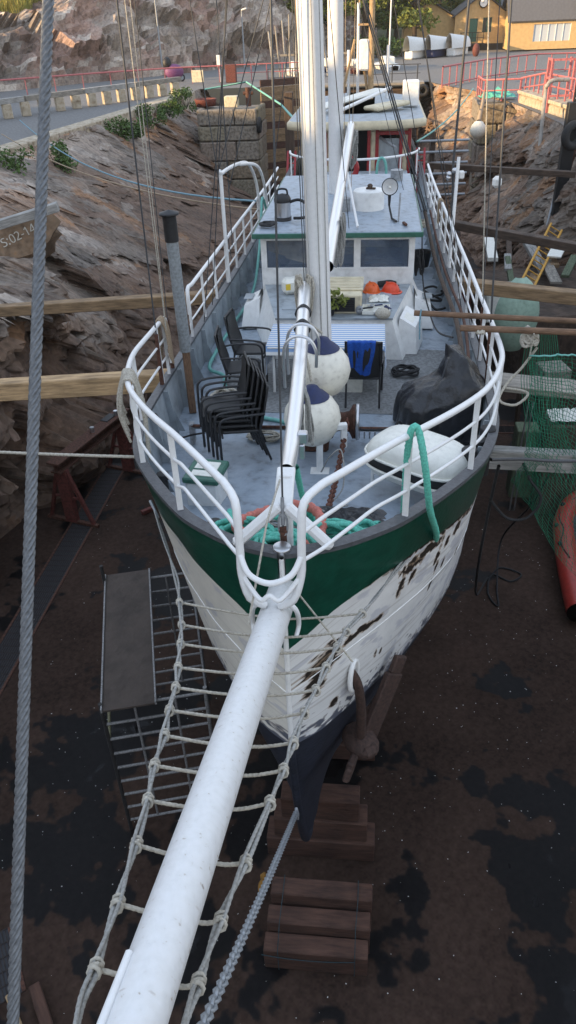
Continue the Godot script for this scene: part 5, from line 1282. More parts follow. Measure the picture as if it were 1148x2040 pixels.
	for i in 4:
		m = MB.new(); var p := rail_at(1.0, -16.6 - i * 0.05, 1.0); m.tube(curve([p + Vector3(-0.05, -0.4, 0.02), p + Vector3(-0.06, 0, 0), p + Vector3(0, 0.05, 0), p + Vector3(0.06, -0.1, 0), p + Vector3(0.05, -0.3, 0)], 5), 0.016, -1, 6); part(hk, "loop", m, M.rope_tan)
	heap("line_heap", "beige mooring line heaped on deck behind the stacked chairs", "rope", Vector3(-1.35, 5.42, -9.45), Vector3(0.34, 0.32, 0.3), 14, 0.021, M.rope, 26)
	heap("line_heap", "beige line lying on deck under the stacked chairs", "rope", Vector3(-0.72, 5.44, -8.5), Vector3(0.26, 0.08, 0.14), 7, 0.014, M.rope, 27)
	m = MB.new(); m.rope(curve([Vector3(0.08, 5.5, -7.55), Vector3(0.2, 5.85, -7.3), Vector3(0.33, 5.95, -7.25), Vector3(0.36, 5.7, -6.9), Vector3(0.2, 5.62, -6.6), Vector3(0.42, 5.6, -6.7)], 8), 0.008, 2, 0.05, 0.012, 0.2, 8); single("thin_line", "thin black and white line looped over the rusty anchor chain", "rope", m, M.rope_grey)
	# --- turquoise hose along the left side deck
	m = MB.new(); m.tube(curve([Vector3(-1.75, 6.4, -17.2), Vector3(-1.78, 6.68, -16.9), Vector3(-1.76, 6.3, -16.4), Vector3(-1.74, 5.75, -15.6), Vector3(-1.72, 5.42, -14.4), Vector3(-1.82, 5.4, -12.8), Vector3(-1.9, 5.4, -11.4), Vector3(-1.86, 5.41, -10.75), Vector3(-1.6, 5.41, -10.5), Vector3(-1.5, 5.41, -10.1), Vector3(-1.2, 5.42, -9.3), Vector3(-0.5, 5.42, -8.95), Vector3(-0.35, 5.42, -8.7)], 8), 0.028, -1, 10); single("hose", "turquoise hose lying along the left side deck", "hose", m, M.teal_hose)
	m = MB.new(); m.tube(curve([Vector3(-1.82, 6.2, -7.6), Vector3(-1.7, 5.75, -7.9), Vector3(-1.55, 5.62, -8.2), Vector3(-1.3, 5.62, -8.3)], 8), 0.012, -1, 6); single("cable", "black cable running down from the left rail to the windlass shaft", "cable", m, M.rubber)
	m = MB.new(); m.tube(curve([Vector3(0.5, 5.68, -8.28), Vector3(0.7, 5.69, -8.26), Vector3(0.92, 5.7, -8.3), Vector3(0.98, 5.76, -8.35), Vector3(1.04, 5.68, -8.4)], 6), 0.012, -1, 6); single("cable", "black cable lying along the right windlass shaft", "cable", m, M.rubber)
	m = MB.new(); m.tube(curve([Vector3(1.62, 5.42, -14.0), Vector3(1.9, 5.38, -14.1), Vector3(1.6, 5.38, -14.7), Vector3(1.8, 5.39, -14.9), Vector3(1.95, 5.38, -14.5), Vector3(1.68, 5.38, -14.2), Vector3(1.75, 5.38, -13.6), Vector3(1.9, 5.5, -13.3)], 8), 0.022, -1, 8); single("hose", "black hose looped on the right side deck beside the wheelhouse", "hose", m, M.rubber)
	tangle_thing("cable_coil", "black cable coil hung on the wheelhouse's right corner", "cable", Vector3(1.42, 6.2, -13.6), Vector3(0.09, 0.26, 0.1), 9, 0.012, M.rubber, 41)
	heap_black(Vector3(1.15, 5.4, -10.7))
	# --- stove pipe on a wooden post
	var sp_ := thing("stove_pipe", "tall grey stove pipe with a black cap on a wooden post at the left rail", "stove pipe", "", Vector3(-1.84, 5.36, -9.35))
	m = MB.new(); m.bar(Vector3(0, 0, 0), Vector3(0.0, 0.98, 0), 0.1, 0.1, 0.01); part(sp_, "post", m, M.pole_wood)
	m = MB.new(); m.tube([Vector3(0, 0.9, 0), Vector3(-0.01, 2.35, 0)], 0.075, -1, 18); part(sp_, "pipe", m, M.galv_pipe)
	m = MB.new(); m.lathe(Transform3D(Basis(), Vector3(-0.01, 2.32, 0)), [Vector2(0.085, 0), Vector2(0.085, 0.3), Vector2(0.12, 0.31), Vector2(0.12, 0.335), Vector2(0, 0.37)], 18); part(sp_, "cap", m, M.black)
	# --- things on the cabin trunk and roofs
	for i in 2:
		var h := thing("safety_helmet", ["lighter orange safety helmet on the cabin top, left of the pair", "redder orange safety helmet on the cabin top, right of the pair"][i], "helmet", "helmets on the cabin top", Vector3([0.6, 0.92][i], 6.02, -12.62), [0.4, 0.9][i])
		m = MB.new(); m.lathe(Transform3D(Basis.from_scale(Vector3(1, 1, 1.18))), [Vector2(0.135, 0.0), Vector2(0.125, 0.05), Vector2(0.1, 0.105), Vector2(0.06, 0.14), Vector2(0.0, 0.152)], 20); part(h, "shell", m, M.orange if i == 0 else M.orange_red)
		m = MB.new(); m.lathe(Transform3D(Basis.from_scale(Vector3(1, 1, 1.25)), Vector3(0, 0, 0.015)), [Vector2(0.13, 0.012), Vector2(0.155, 0.0), Vector2(0.15, 0.006), Vector2(0.13, 0.02)], 20); part(h, "brim", m, M.orange if i == 0 else M.orange_red)
		m = MB.new(); m.bar(Vector3(0, 0.13, -0.11), Vector3(0, 0.13, 0.11), 0.03, 0.03, 0.01); part(h, "ridge", m, M.orange if i == 0 else M.orange_red)
	var tray := thing("tool_tray", "pale tray of tools and wire on the cabin top in front of the helmets", "tray", "", Vector3(0.68, 6.02, -11.62))
	m = MB.new(); m.bx(Vector3(0, 0.008, 0), Vector3(0.42, 0.012, 0.34), 0.003)
	for q in [[-0.21, 0, 0.012, 0.34], [0.21, 0, 0.012, 0.34]]: m.bx(Vector3(q[0], 0.03, 0), Vector3(q[2], 0.05, q[3]))
	for q in [-0.17, 0.17]: m.bx(Vector3(0, 0.03, q), Vector3(0.42, 0.05, 0.012))
	part(tray, "tray", m, M.white_plastic)
	var rr := RandomNumberGenerator.new(); rr.seed = 5
	for i in 9:
		m = MB.new(); var a := Vector3(rr.randf_range(-0.16, 0.16), 0.035 + 0.006 * i, rr.randf_range(-0.12, 0.12)); var an := rr.randf() * TAU
		m.bar(a, a + Vector3(cos(an), 0.03, sin(an)) * rr.randf_range(0.08, 0.17), rr.randf_range(0.02, 0.05), 0.02, 0.004); single("hand_tool", "small hand tool among those lying in the pale tray on the cabin top", "tool", m, [M.dull_steel, M.black, M.navy][i % 3], "tools in the tray", Transform3D(Basis(), tray.position))
	m = MB.new(); crumple(m, Vector3(0.72, 6.03, -12.14), 0.15, 0.15, 0.09, 35); single("plastic_bag", "crumpled white plastic bag on the cabin top beside the helmets", "bag", m, M.white_plastic)
	m = MB.new(); m.bx(Vector3(0.72, 6.022, -12.14), Vector3(0.36, 0.016, 0.3), 0.004, 0.1); single("board", "thin beige board under the white plastic bag", "board", m, M.wood_new)
	m = MB.new(); m.ball(Vector3(0.78, 6.1, -11.28), Vector3(0.12, 0.09, 0.1), 14, 9); single("cloth_bundle", "pale bundled cloth at the front edge of the cabin top", "cloth", m, M.rope)
	m = MB.new(); m.ball(Vector3(0.42, 6.08, -11.5), Vector3(0.06, 0.07, 0.06)); m.tube([Vector3(0.42, 6.08, -11.5), Vector3(0.45, 6.16, -11.4)], 0.02); single("pump_gauge", "small grey metal pump beside the louvred box", "pump", m, M.dull_steel)
	m = MB.new(); m.tube(curve([Vector3(1.0, 6.05, -12.95), Vector3(0.9, 6.06, -13.0), Vector3(0.75, 6.05, -12.98), Vector3(0.7, 6.05, -12.97)], 5), 0.035, 0.03, 10); single("grinder", "black power tool lying below the right windscreen", "power tool", m, M.black)
	tangle_thing("cable_coil", "black cable lying behind the two orange helmets", "cable", Vector3(0.85, 6.04, -12.86), Vector3(0.24, 0.03, 0.08), 5, 0.009, M.rubber, 43)
	tangle_thing("cable_coil", "black cable heaped behind the louvred box", "cable", Vector3(0.15, 6.06, -12.6), Vector3(0.2, 0.05, 0.12), 6, 0.011, M.rubber, 44)
	# jerrycan, left of the mast
	var jc := thing("jerrycan", "white plastic jerrycan lying on the cabin top left of the mast", "jerrycan", "", Vector3(-0.72, 6.02, -12.55), 0.3)
	m = MB.new(); m.bx(Vector3(0, 0.13, 0), Vector3(0.36, 0.26, 0.24), 0.06); part(jc, "body", m, M.white_plastic)
	m = MB.new(); m.cyl(Vector3(0.18, 0.14, 0.06), Vector3(0.3, 0.12, 0.14), 0.045, 14); part(jc, "cap", m, M.white)
	m = MB.new(); m.bx(Vector3(-0.1, 0.14, 0.122), Vector3(0.08, 0.1, 0.006)); part(jc, "yellow_label", m, flat(lin(0.7, 0.5, 0.05), 0.5))
	heap("line_heap", "beige line coiled on the cabin top behind the white jerrycan", "rope", Vector3(-0.55, 6.05, -12.85), Vector3(0.3, 0.1, 0.1), 9, 0.014, M.rope, 28)
	# potted plant by the mast
	var pt := thing("potted_plant", "small leafy plant standing beside the mast on the cabin top", "plant", "", Vector3(-0.02, 6.03, -11.42))
	m = MB.new(); m.lathe(Transform3D(), [Vector2(0.05, 0), Vector2(0.065, 0.1), Vector2(0.07, 0.105), Vector2(0.06, 0.1), Vector2(0.0, 0.09)], 14); part(pt, "pot", m, M.black)
	m = MB.new(); leaf_ball(m, Vector3(0.06, 0.26, 0.03), Vector3(0.2, 0.17, 0.15), 130, 0.045, 61); part(pt, "leaves", m, M.leaf_lit)
	# search light on the roof
	var sl := thing("searchlight", "round chrome searchlight on a black stalk on the wheelhouse roof", "searchlight", "", Vector3(0.86, 6.93, -13.75))
	m = MB.new(); m.lathe(Transform3D(Basis(Vector3.RIGHT, PI / 2 - 0.2), Vector3(0, 0.5, -0.06)), [Vector2(0.0, -0.07), Vector2(0.09, -0.05), Vector2(0.13, 0.03), Vector2(0.14, 0.07), Vector2(0.125, 0.075)], 22); part(sl, "housing", m, M.black)
	m = MB.new(); m.lathe(Transform3D(Basis(Vector3.RIGHT, PI / 2 - 0.2), Vector3(0, 0.5, -0.06)), [Vector2(0.127, 0.066), Vector2(0.09, 0.02), Vector2(0.04, -0.015), Vector2(0.0, -0.02)], 22); part(sl, "reflector", m, M.chrome)
	m = MB.new(); m.ball(Vector3(0, 0.5, -0.02), Vector3(0.025, 0.025, 0.03), 10, 8); part(sl, "bulb", m, M.white_plastic)
	m = MB.new(); m.tube([Vector3(0, 0.4, -0.06), Vector3(0.0, 0.2, -0.06)], 0.03, 0.02, 8); m.tube([Vector3(0, 0.2, -0.06), Vector3(0.05, 0.02, 0.1), Vector3(0.12, 0.03, 0.35)], 0.018, 0.02, 8); part(sl, "stalk", m, M.black)
	m = MB.new(); m.cyl(Vector3(1.02, 6.93, -13.5), Vector3(1.04, 7.35, -13.7), 0.015, 8); single("roof_rod", "thin grey rod standing beside the searchlight", "rod", m, M.dull_steel)
	m = MB.new(); m.bar(Vector3(1.1, 6.95, -13.35), Vector3(1.14, 6.96, -13.15), 0.05, 0.04, 0.01); single("hand_tool", "small dark tool lying at the wheelhouse roof edge right of the searchlight", "tool", m, M.rust)
	m = MB.new(); m.bar(Vector3(0.45, 7.28, -14.55), Vector3(0.62, 7.28, -14.5), 0.06, 0.03, 0.01); m.ball(Vector3(0.52, 7.32, -14.52), Vector3(0.05, 0.04, 0.05), 8, 6); single("hatch_clamp", "brown clamp lying on top of the white drum hatch", "clamp", m, M.wood_dark)
	# wet vacuum on the roof, left
	var vc := thing("wet_vacuum", "steel drum vacuum with a black head on the wheelhouse roof's left corner", "vacuum", "", Vector3(-0.98, 6.93, -13.75))
	m = MB.new(); m.cyl(Vector3(0, 0.05, 0), Vector3(0, 0.3, 0), 0.14, 20); part(vc, "drum", m, M.steel)
	m = MB.new(); m.lathe(Transform3D(Basis(), Vector3(0, 0.3, 0)), [Vector2(0.145, 0), Vector2(0.15, 0.05), Vector2(0.12, 0.11), Vector2(0.0, 0.14)], 18); m.tube(curve([Vector3(-0.09, 0.4, 0), Vector3(-0.07, 0.5, 0), Vector3(0.07, 0.5, 0), Vector3(0.09, 0.4, 0)], 4), 0.018, -1, 6); part(vc, "head", m, M.black)
	m = MB.new(); m.lathe(Transform3D(), [Vector2(0.15, 0.0), Vector2(0.15, 0.06), Vector2(0.0, 0.07)], 18); part(vc, "base", m, M.black)
	m = MB.new(); m.tube(curve([Vector3(0.13, 0.3, 0.02), Vector3(0.3, 0.33, 0.02), Vector3(0.48, 0.22, 0.08), Vector3(0.42, 0.08, 0.15), Vector3(0.2, 0.06, 0.15)], 6), 0.025, -1, 8); part(vc, "hose", m, M.rubber)
	tangle_thing("cable_coil", "dark cables and hose ends heaped at the wheelhouse roof's left edge", "cable", Vector3(-1.18, 6.97, -13.25), Vector3(0.16, 0.06, 0.16), 8, 0.018, M.rubber, 45)
	m = MB.new(); m.cyl(Vector3(0.05, 6.93, -14.4), Vector3(0.05, 7.15, -14.4), 0.12, 18, 0.13); single("bucket", "grey bucket on the wheelhouse roof behind the mast", "bucket", m, M.dull_steel)
	m = MB.new(); m.cyl(Vector3(1.05, 6.93, -17.2), Vector3(1.05, 7.13, -17.2), 0.13, 18); single("bucket", "grey pot at the back of the wheelhouse roof, right side", "bucket", m, M.dull_steel)
	m = MB.new(); m.bx(Vector3(-0.62, 6.96, -15.4), Vector3(0.16, 0.05, 1.0), 0.01, 0.05); single("plank", "short brown plank on the wheelhouse roof left of the masts", "plank", m, M.wood)
	m = MB.new(); m.tube([Vector3(0.12, 7.6, -14.2), Vector3(0.34, 6.95, -13.1)], 0.022, -1, 8); single("prop_rod", "thin white rod propped from the boom to the wheelhouse roof", "rod", m, M.white_pole)
	var bk := thing("bucket", "black bucket on deck at the wheelhouse's right rear corner", "bucket", "", Vector3(1.62, 5.39, -16.3))
	m = MB.new(); m.lathe(Transform3D(), [Vector2(0.0, 0.01), Vector2(0.15, 0.0), Vector2(0.19, 0.3), Vector2(0.2, 0.31), Vector2(0.18, 0.3), Vector2(0.14, 0.02)], 20); part(bk, "body", m, M.black)
	heap("line_heap", "pale line hung above the black bucket by the wheelhouse", "rope", Vector3(1.62, 5.95, -17.4), Vector3(0.16, 0.2, 0.14), 9, 0.014, M.rope, 29)
	# white wedge and planks by the tarpaulin
	m = MB.new(); m.bx(Vector3(0.98, 5.6, -8.15), Vector3(0.1, 0.3, 0.32), 0.03, 0.5); single("white_board", "white board leaning on the tarpaulin beside the life raft", "board", m, M.white_plastic)
	m = MB.new(); m.bar(Vector3(1.02, 5.5, -7.85), Vector3(1.15, 5.82, -8.1), 0.12, 0.05, 0.01); single("plank", "short wooden plank end leaning beside the tarpaulin", "plank", m, M.wood_new)
	m = MB.new(); m.bx(Vector3(0.33, 5.5, -10.15), Vector3(0.36, 0.28, 0.3), 0.02); single("storage_box", "white storage box on deck behind the chair with the jacket", "box", m, M.white_plastic)
	# lifebuoy on the aft rail
	m = MB.new(); var lb := []
	for i in 20: lb.append(Vector3(-0.15 + 0.26 * cos(TAU * i / 20), 6.5 + 0.26 * sin(TAU * i / 20), -21.3))
	m.tube(lb, 0.075, -1, 10, false, true); single("lifebuoy", "red lifebuoy hung on the rail before the aft house", "lifebuoy", m, M.red)
	for i in 2:
		m = MB.new(); m.tube(curve([Vector3(0.62, 5.9, -21.0 + i * 0.1), Vector3(0.64, 6.6, -21.0), Vector3(0.74, 6.78, -21.0), Vector3(0.86, 6.6, -21.0), Vector3(0.88, 5.9, -21.0 + i * 0.1)], 5), 0.035, -1, 8)
		if i == 0: single("hose", "turquoise hose looped over the rail before the aft house", "hose", m, M.teal_hose)
	# stern gallows and radar gear behind the aft house
	var gl := thing("stern_gantry", "white and timber stern gantry with a radar post behind the aft house", "gantry", "", Vector3(0, 5.9, -29.5))
	for q in [[-0.4, 0.0, 2.9, 0.06, "w"], [0.35, 0.2, 5.2, 0.1, "t"], [-0.1, -0.3, 4.2, 0.05, "w"], [0.9, 0.0, 3.0, 0.05, "w"]]:
		m = MB.new(); m.cyl(Vector3(q[0], 0, q[1]), Vector3(q[0], q[2], q[1]), q[3], 10); part(gl, "post", m, M.white_pole if q[4] == "w" else M.wood_new)
	m = MB.new(); m.bar(Vector3(-0.9, 0.5, 0.3), Vector3(-0.2, 3.2, 0.0), 0.07, 0.07, 0.01); part(gl, "brace", m, M.wood_new)
	m = MB.new(); m.bar(Vector3(0.45, 0.5, 0.3), Vector3(0.0, 3.0, 0.0), 0.07, 0.07, 0.01); part(gl, "brace", m, M.wood_new)
	m = MB.new(); m.bx(Vector3(0.12, 2.75, 0.2), Vector3(0.34, 0.9, 0.2), 0.05); part(gl, "radar_box", m, M.white)
	m = MB.new(); m.bar(Vector3(-0.1, 3.6, 0.1), Vector3(0.5, 3.6, 0.1), 0.06, 0.06); part(gl, "crossbar", m, M.wood_new)

func jit(P: Array, k: int) -> Array:
	var o := []
	for i in P.size(): o.append(P[i] + Vector3(0, 0.03 * sin(i * 0.5 + k * 1.7), 0.06 * sin(i * 0.33 + k * 2.4)))
	return o
func tangle_thing(called: String, label: String, cat: String, c: Vector3, r: Vector3, turns: int, rad: float, mat: Material, sd: int):
	var m := MB.new(); m.tube(wander(c, r, turns, sd, r.y < r.x), rad, -1, 6); single(called, label, cat, m, mat)
func heap_black(c: Vector3):
	var m := MB.new(); m.tube(wander(c, Vector3(0.22, 0.14, 0.2), 7, 47, true), 0.016, -1, 6); single("cable_coil", "black cable heap on the grey mat left of the tarpaulin", "cable", m, M.rubber)
func bulgy(m: MB, pts: Array, r: float):
	var P := MB.resample(pts, 0.012); var fr := m.frames(P); var rows := []
	for i in P.size():
		var row := PackedVector3Array(); var q := r * (1 + 0.12 * sin(i * 0.9) + 0.07 * sin(i * 2.3 + 1))
		for k in 10: row.append(P[i] + fr[i][0] * cos(TAU * k / 10) * q + fr[i][1] * sin(TAU * k / 10) * q)
		rows.append(row)
	m.grid(rows, true)
func leaf_ball(m: MB, c: Vector3, r: Vector3, n: int, size: float, sd: int, hollow := 0.35):
	var q := RandomNumberGenerator.new(); q.seed = sd
	for i in n:
		var d := Vector3(q.randfn(), q.randfn(), q.randfn()).normalized(); var rad := pow(lerpf(hollow, 1.0, q.randf()), 0.6)
		var p := c + d * r * rad
		var a := (Vector3(q.randfn(), q.randfn() * 0.6, q.randfn()).normalized() + d * 0.4).normalized(); var b := a.cross(Vector3(q.randfn(), q.randfn(), q.randfn())).normalized()
		var s := size * q.randf_range(0.6, 1.3)
		var t := q.randf_range(0.65, 1.3); m.col = Color(t, t * q.randf_range(0.92, 1.05), t * q.randf_range(0.7, 1.0))
		m.quad(p - a * s, p - b * s * 0.5, p + a * s, p + b * s * 0.5)
func weave_mat() -> StandardMaterial3D:
	var im := Image.create(32, 32, false, Image.FORMAT_RGB8)
	for x in 32:
		for yy in 32:
			var on := ((x / 8) + (yy / 4)) % 2 == 0; var k := 0.030 if on else 0.018
			if x % 8 == 0 or yy % 4 == 0: k = 0.006
			im.set_pixel(x, yy, lin(k, k, k * 1.03))
	var m := StandardMaterial3D.new(); m.albedo_texture = ImageTexture.create_from_image(im); m.roughness = 0.55; m.uv1_triplanar = true; m.uv1_scale = Vector3.ONE * 16
	M.fender = paint(0.70, 0.67, 0.58, 0.42, 0.06, 0.45, 0.3, 0.15); M.galv_pipe = paint(0.22, 0.24, 0.25, 0.45, 0.18, 0.25, 0.25); M.orange_red = paint(0.68, 0.06, 0.016, 0.35, 0.08, 0.3, 0.1, 0.1)
	M.tarp = paint(0.016, 0.017, 0.02, 0.3, 0.3, 0.5, 0.0, 0.9)
	return m
func stripes() -> StandardMaterial3D:
	var im := Image.create(256, 4, false, Image.FORMAT_RGB8)
	for x in 256:
		var on := x % 20 < 10
		for yy in 4: im.set_pixel(x, yy, lin(0.22, 0.34, 0.55) if on else lin(0.68, 0.68, 0.66))
	var m := StandardMaterial3D.new(); m.albedo_texture = ImageTexture.create_from_image(im); m.roughness = 0.9; return m

# ================================================================ things in the dock
func beam(called: String, label: String, a: Vector3, b: Vector3, w: float, h: float, mat: Material, group := "shoring timbers", cat := "timber") -> MeshInstance3D:
	var m := MB.new(); m.bar(a, b, w, h, 0.012)
	for i in m.v.size():      # lay the grain along the timber
		var p := m.v[i] - a; var d := (b - a).normalized(); var along := p.dot(d); var off := p - d * along
		m.uv[i] = Vector2((off.x + off.y * 1.3 + off.z * 0.7) * 1.6, along * 0.4)
	return single(called, label, cat, m, mat, group)

func dock_things():
	var m: MB
	# shoring timbers between hull and rock
	beam("shoring_timber", "pale brown shoring timber from the left hull to the rock, further aft", Vector3(-2.16, 5.75, -13.2), Vector3(-6.9, 5.25, -13.9), 0.24, 0.2, M.wood)
	beam("shoring_timber", "pale yellow shoring timber from the left hull to the rock, nearer the bow", Vector3(-2.12, 5.84, -9.35), Vector3(-8.2, 5.6, -8.9), 0.22, 0.26, M.wood_new)
	beam("shoring_timber", "dark brown shoring timber from the right hull to the rock, beside the mint dinghy", Vector3(2.12, 5.62, -14.3), Vector3(9.8, 5.35, -12.2), 0.26, 0.22, M.wood)
	beam("shoring_timber", "weathered pale double plank from the right hull, behind the green net", Vector3(2.14, 5.66, -9.85), Vector3(9.6, 5.4, -8.6), 0.44, 0.1, M.wood_grey)
	beam("shoring_timber", "grey bleached timber from the right hull, nearest the bow", Vector3(2.08, 5.32, -8.3), Vector3(9.6, 5.2, -7.9), 0.16, 0.26, M.silver_wood)
	beam("shoring_timber", "long dark timber spanning to the right rock beside the wheelhouse", Vector3(2.06, 4.7, -23.6), Vector3(8.4, 4.3, -19.8), 0.3, 0.22, M.wood_dark)
	beam("shoring_timber", "thin dark timber spanning to the right rock beside the aft house", Vector3(1.95, 5.0, -31.0), Vector3(7.6, 4.8, -29.5), 0.26, 0.2, M.wood_dark)
	# fishing poles and net over the right rail
	for q in [[Vector3(1.12, 6.93, -8.9), Vector3(4.6, 6.88, -8.5), 0.034, "longer round brown pole lashed across the right rail"], [Vector3(1.62, 6.92, -8.42), Vector3(4.6, 6.88, -8.22), 0.037, "shorter round brown pole lashed across the right rail, nearer the bow"]]:
		m = MB.new(); m.tube([q[0], q[0].lerp(q[1], 0.5), q[1]], q[2], -1, 12); single("wooden_pole", q[3], "pole", m, M.pole_wood, "poles across the right rail")
	net_things()
	heap("line_heap", "beige line knotted on the poles where they leave the right rail", "rope", Vector3(2.42, 6.72, -8.45), Vector3(0.12, 0.28, 0.12), 9, 0.016, M.rope, 71)
	m = MB.new(); m.rope(curve([Vector3(2.5, 6.7, -8.4), Vector3(2.36, 6.45, -8.4), Vector3(2.2, 6.3, -8.3), Vector3(2.1, 6.18, -8.1), Vector3(2.3, 6.1, -8.15), Vector3(2.45, 6.18, -8.3), Vector3(2.2, 6.22, -8.35)], 8), 0.016, 3, 0.09, 0.02, 0.2, 8); single("thin_line", "beige line looped round the right rail below the poles", "rope", m, M.rope)
	heap("line_heap", "white line lashing round the end of the shorter brown pole", "rope", Vector3(1.85, 6.87, -8.4), Vector3(0.06, 0.1, 0.06), 6, 0.013, M.rope, 72)
	m = MB.new(); m.rope(curve([Vector3(1.2, 6.98, -8.88), Vector3(1.19, 6.85, -8.84), Vector3(1.2, 6.62, -8.84)], 5), 0.01, 3, 0.06, 0.014, 0.2, 8); single("thin_line", "short blue line tied to the end of the longer brown pole", "rope", m, M.blue_rope)
	m = MB.new(); m.tube(curve([Vector3(1.95, 5.85, -7.3), Vector3(2.3, 5.75, -7.5), Vector3(3.6, 5.55, -7.9), Vector3(9.0, 5.4, -9.0)], 8), 0.02, -1, 8); single("mooring_line", "dark mooring line led from the right bow bitts to the rock", "rope", m, M.dark_wire)
	m = MB.new(); m.rope(sag(Vector3(-1.76, 6.2, -6.6), Vector3(-8.0, 5.9, -7.6), 0.06, 14), 0.017, 3, 0.1, 0.022, 0.22, 8); single("mooring_line", "beige mooring line led from the left bow to the rock", "rope", m, M.rope)
	m = MB.new(); m.tube(sag(Vector3(-17.1, 5.9, -40.4), Vector3(-1.95, 6.6, -17.0), 0.8, 20), 0.024, -1, 6); single("mooring_line", "pale blue mooring line from the left quay to the ship's side", "rope", m, M.blue_rope)
	m = MB.new(); m.tube(sag(Vector3(-15.4, 6.0, -34.4), Vector3(-1.95, 6.3, -17.6), 0.5, 20), 0.02, -1, 6); single("mooring_line", "tan mooring line beside the blue one from the left quay", "rope", m, M.rope_tan)
	m = MB.new(); m.tube([Vector3(-10.6, 5.9, -54.6), Vector3(-8.0, 6.15, -56.0), Vector3(-4.4, 5.9, -44.0), Vector3(-1.9, 6.9, -27.0)], 0.05, -1, 6); single("mooring_line", "mint green hose-like line from the far left pier to the aft house", "rope", m, M.teal_hose)
	m = MB.new(); m.tube(sag(Vector3(1.85, 6.3, -27.0), Vector3(6.2, 5.7, -52.0), 0.3, 12), 0.03, -1, 6); single("mooring_line", "green line from the aft house to the right pier", "rope", m, M.teal_hose)
	# black supply cables at the right
	m = MB.new(); m.tube(curve([Vector3(2.1, 5.6, -7.6), Vector3(2.14, 4.9, -8.0), Vector3(2.2, 3.4, -8.6), Vector3(2.6, 1.2, -10.6), Vector3(3.1, 0.15, -12.4), Vector3(3.2, 0.02, -12.6), Vector3(3.45, 0.02, -12.95), Vector3(3.85, 0.02, -12.75), Vector3(3.6, 0.02, -12.5), Vector3(3.25, 0.02, -12.7), Vector3(3.1, 0.02, -12.1), Vector3(3.25, 0.03, -11.7), Vector3(3.3, 0.05, -12.3), Vector3(3.45, 0.6, -13.2), Vector3(3.6, 2.4, -11.8), Vector3(3.3, 4.6, -9.6), Vector3(3.1, 5.28, -8.4)], 8), 0.02, -1, 6); single("cable", "black cable hanging from the right bow with loops on the dock floor", "cable", m, M.rubber)
	m = MB.new(); m.tube(curve([Vector3(2.12, 4.9, -8.0), Vector3(2.36, 4.62, -8.0), Vector3(2.62, 4.6, -8.05), Vector3(2.76, 4.85, -8.1), Vector3(2.6, 5.1, -8.15), Vector3(2.5, 5.3, -8.2)], 8), 0.018, -1, 6); single("cable", "black cable loop drooping below the grey timber at the right bow", "cable", m, M.rubber)
	trestle()
	scaffold()
	# floor gratings
	grating("floor_grating", "long rusty steel gutter grating along the left dock floor", Vector3(-6.1, 0.012, -11.5), 0.56, 11.0, 0.0)
	grating("floor_grating", "steel gutter grating across the floor at the right of the hull", Vector3(5.2, 0.012, -19.3), 0.45, 4.5, PI / 2)
	grating("floor_grating", "square steel grating on the floor at the lower left corner", Vector3(-3.9, 0.012, -4.3), 0.5, 0.9, 0.6)
	# block pile
	var rr := RandomNumberGenerator.new(); rr.seed = 12
	var tiers := [[-4.72, 0.42, 0.30], [-4.98, 0.58, 0.30], [-5.26, 0.74, 0.30]]
	for i in 3:
		var t: Array = tiers[i]
		var o := beam("timber_baulk", ["front and lowest", "middle", "rear and highest"][i] + " timber baulk of the roped pile before the keel", Vector3(-0.5 + 0.02 * i, t[1] / 2 + 0.003, t[0]), Vector3(0.78 + 0.02 * i, t[1] / 2 + 0.003, t[0]), 0.235, t[1], M.wood_wet, "timber baulks before the keel")
	for x in [-0.32, 0.62]:
		m = MB.new(); m.tube([Vector3(x, 0.01, -4.59), Vector3(x, 0.44, -4.59), Vector3(x, 0.60, -4.85), Vector3(x + 0.02, 0.76, -5.12), Vector3(x + 0.02, 0.76, -5.39)], 0.005, -1, 6); single("lashing", ["left", "right"][0 if x < 0 else 1] + " thin lashing over the roped timber pile", "rope", m, M.lash, "lashings on the timber pile")
	m = MB.new(); m.tube(sag(Vector3(-0.52, 0.36, -4.58), Vector3(0.62, 0.36, -4.585), 0.06, 8), 0.005, -1, 6); single("lashing", "thin dark line sagging along the front of the timber pile", "rope", m, M.lash, "lashings on the timber pile")
	# keel blocks
	for i in 5:
		var z := -6.3 - i * 1.7; var kt := sp(Y4, z) - 0.09
		for k in 3:
			var h := kt / 3.0; var w := 1.5 - k * 0.22
			beam("keel_block", ["bottom", "middle", "top"][k] + " timber of the " + ["first", "second", "third", "fourth", "fifth"][i] + " keel block from the bow", Vector3(-w / 2 + 0.1, h * (k + 0.5), z - 0.02 * k), Vector3(w / 2 + 0.1, h * (k + 0.5), z - 0.02 * k), 0.36 - k * 0.03, h - 0.008, M.wood_wet, "keel blocks")
	inflatable()
	# odds and ends
	beam("timber_scrap", "round brown timber lying on the floor at the lower left corner", Vector3(-3.3, 0.09, -4.1), Vector3(-2.6, 0.09, -3.2), 0.14, 0.14, M.wood_wet, "", "timber")
	beam("painted_plank", "thin yellow and white painted plank on the floor at the lower left", Vector3(-3.62, 0.03, -4.0), Vector3(-2.9, 0.03, -3.2), 0.07, 0.05, M.wood_new, "", "plank")
	m = MB.new(); m.bx(Vector3(-4.65, 0.06, -14.7), Vector3(0.1, 0.1, 0.34), 0.01, -0.8); single("brush", "small red brush lying on the floor beside the trestle", "brush", m, M.red_rust)
	m = MB.new(); m.bx(Vector3(-1.85, 0.08, -5.3), Vector3(0.12, 0.12, 0.26), 0.05, 0.3); m.ball(Vector3(-1.82, 0.06, -5.15), Vector3(0.06, 0.055, 0.09)); single("work_glove", "orange brown work glove on the floor under the scaffold end", "glove", m, flat(lin(0.28, 0.13, 0.03), 0.9))
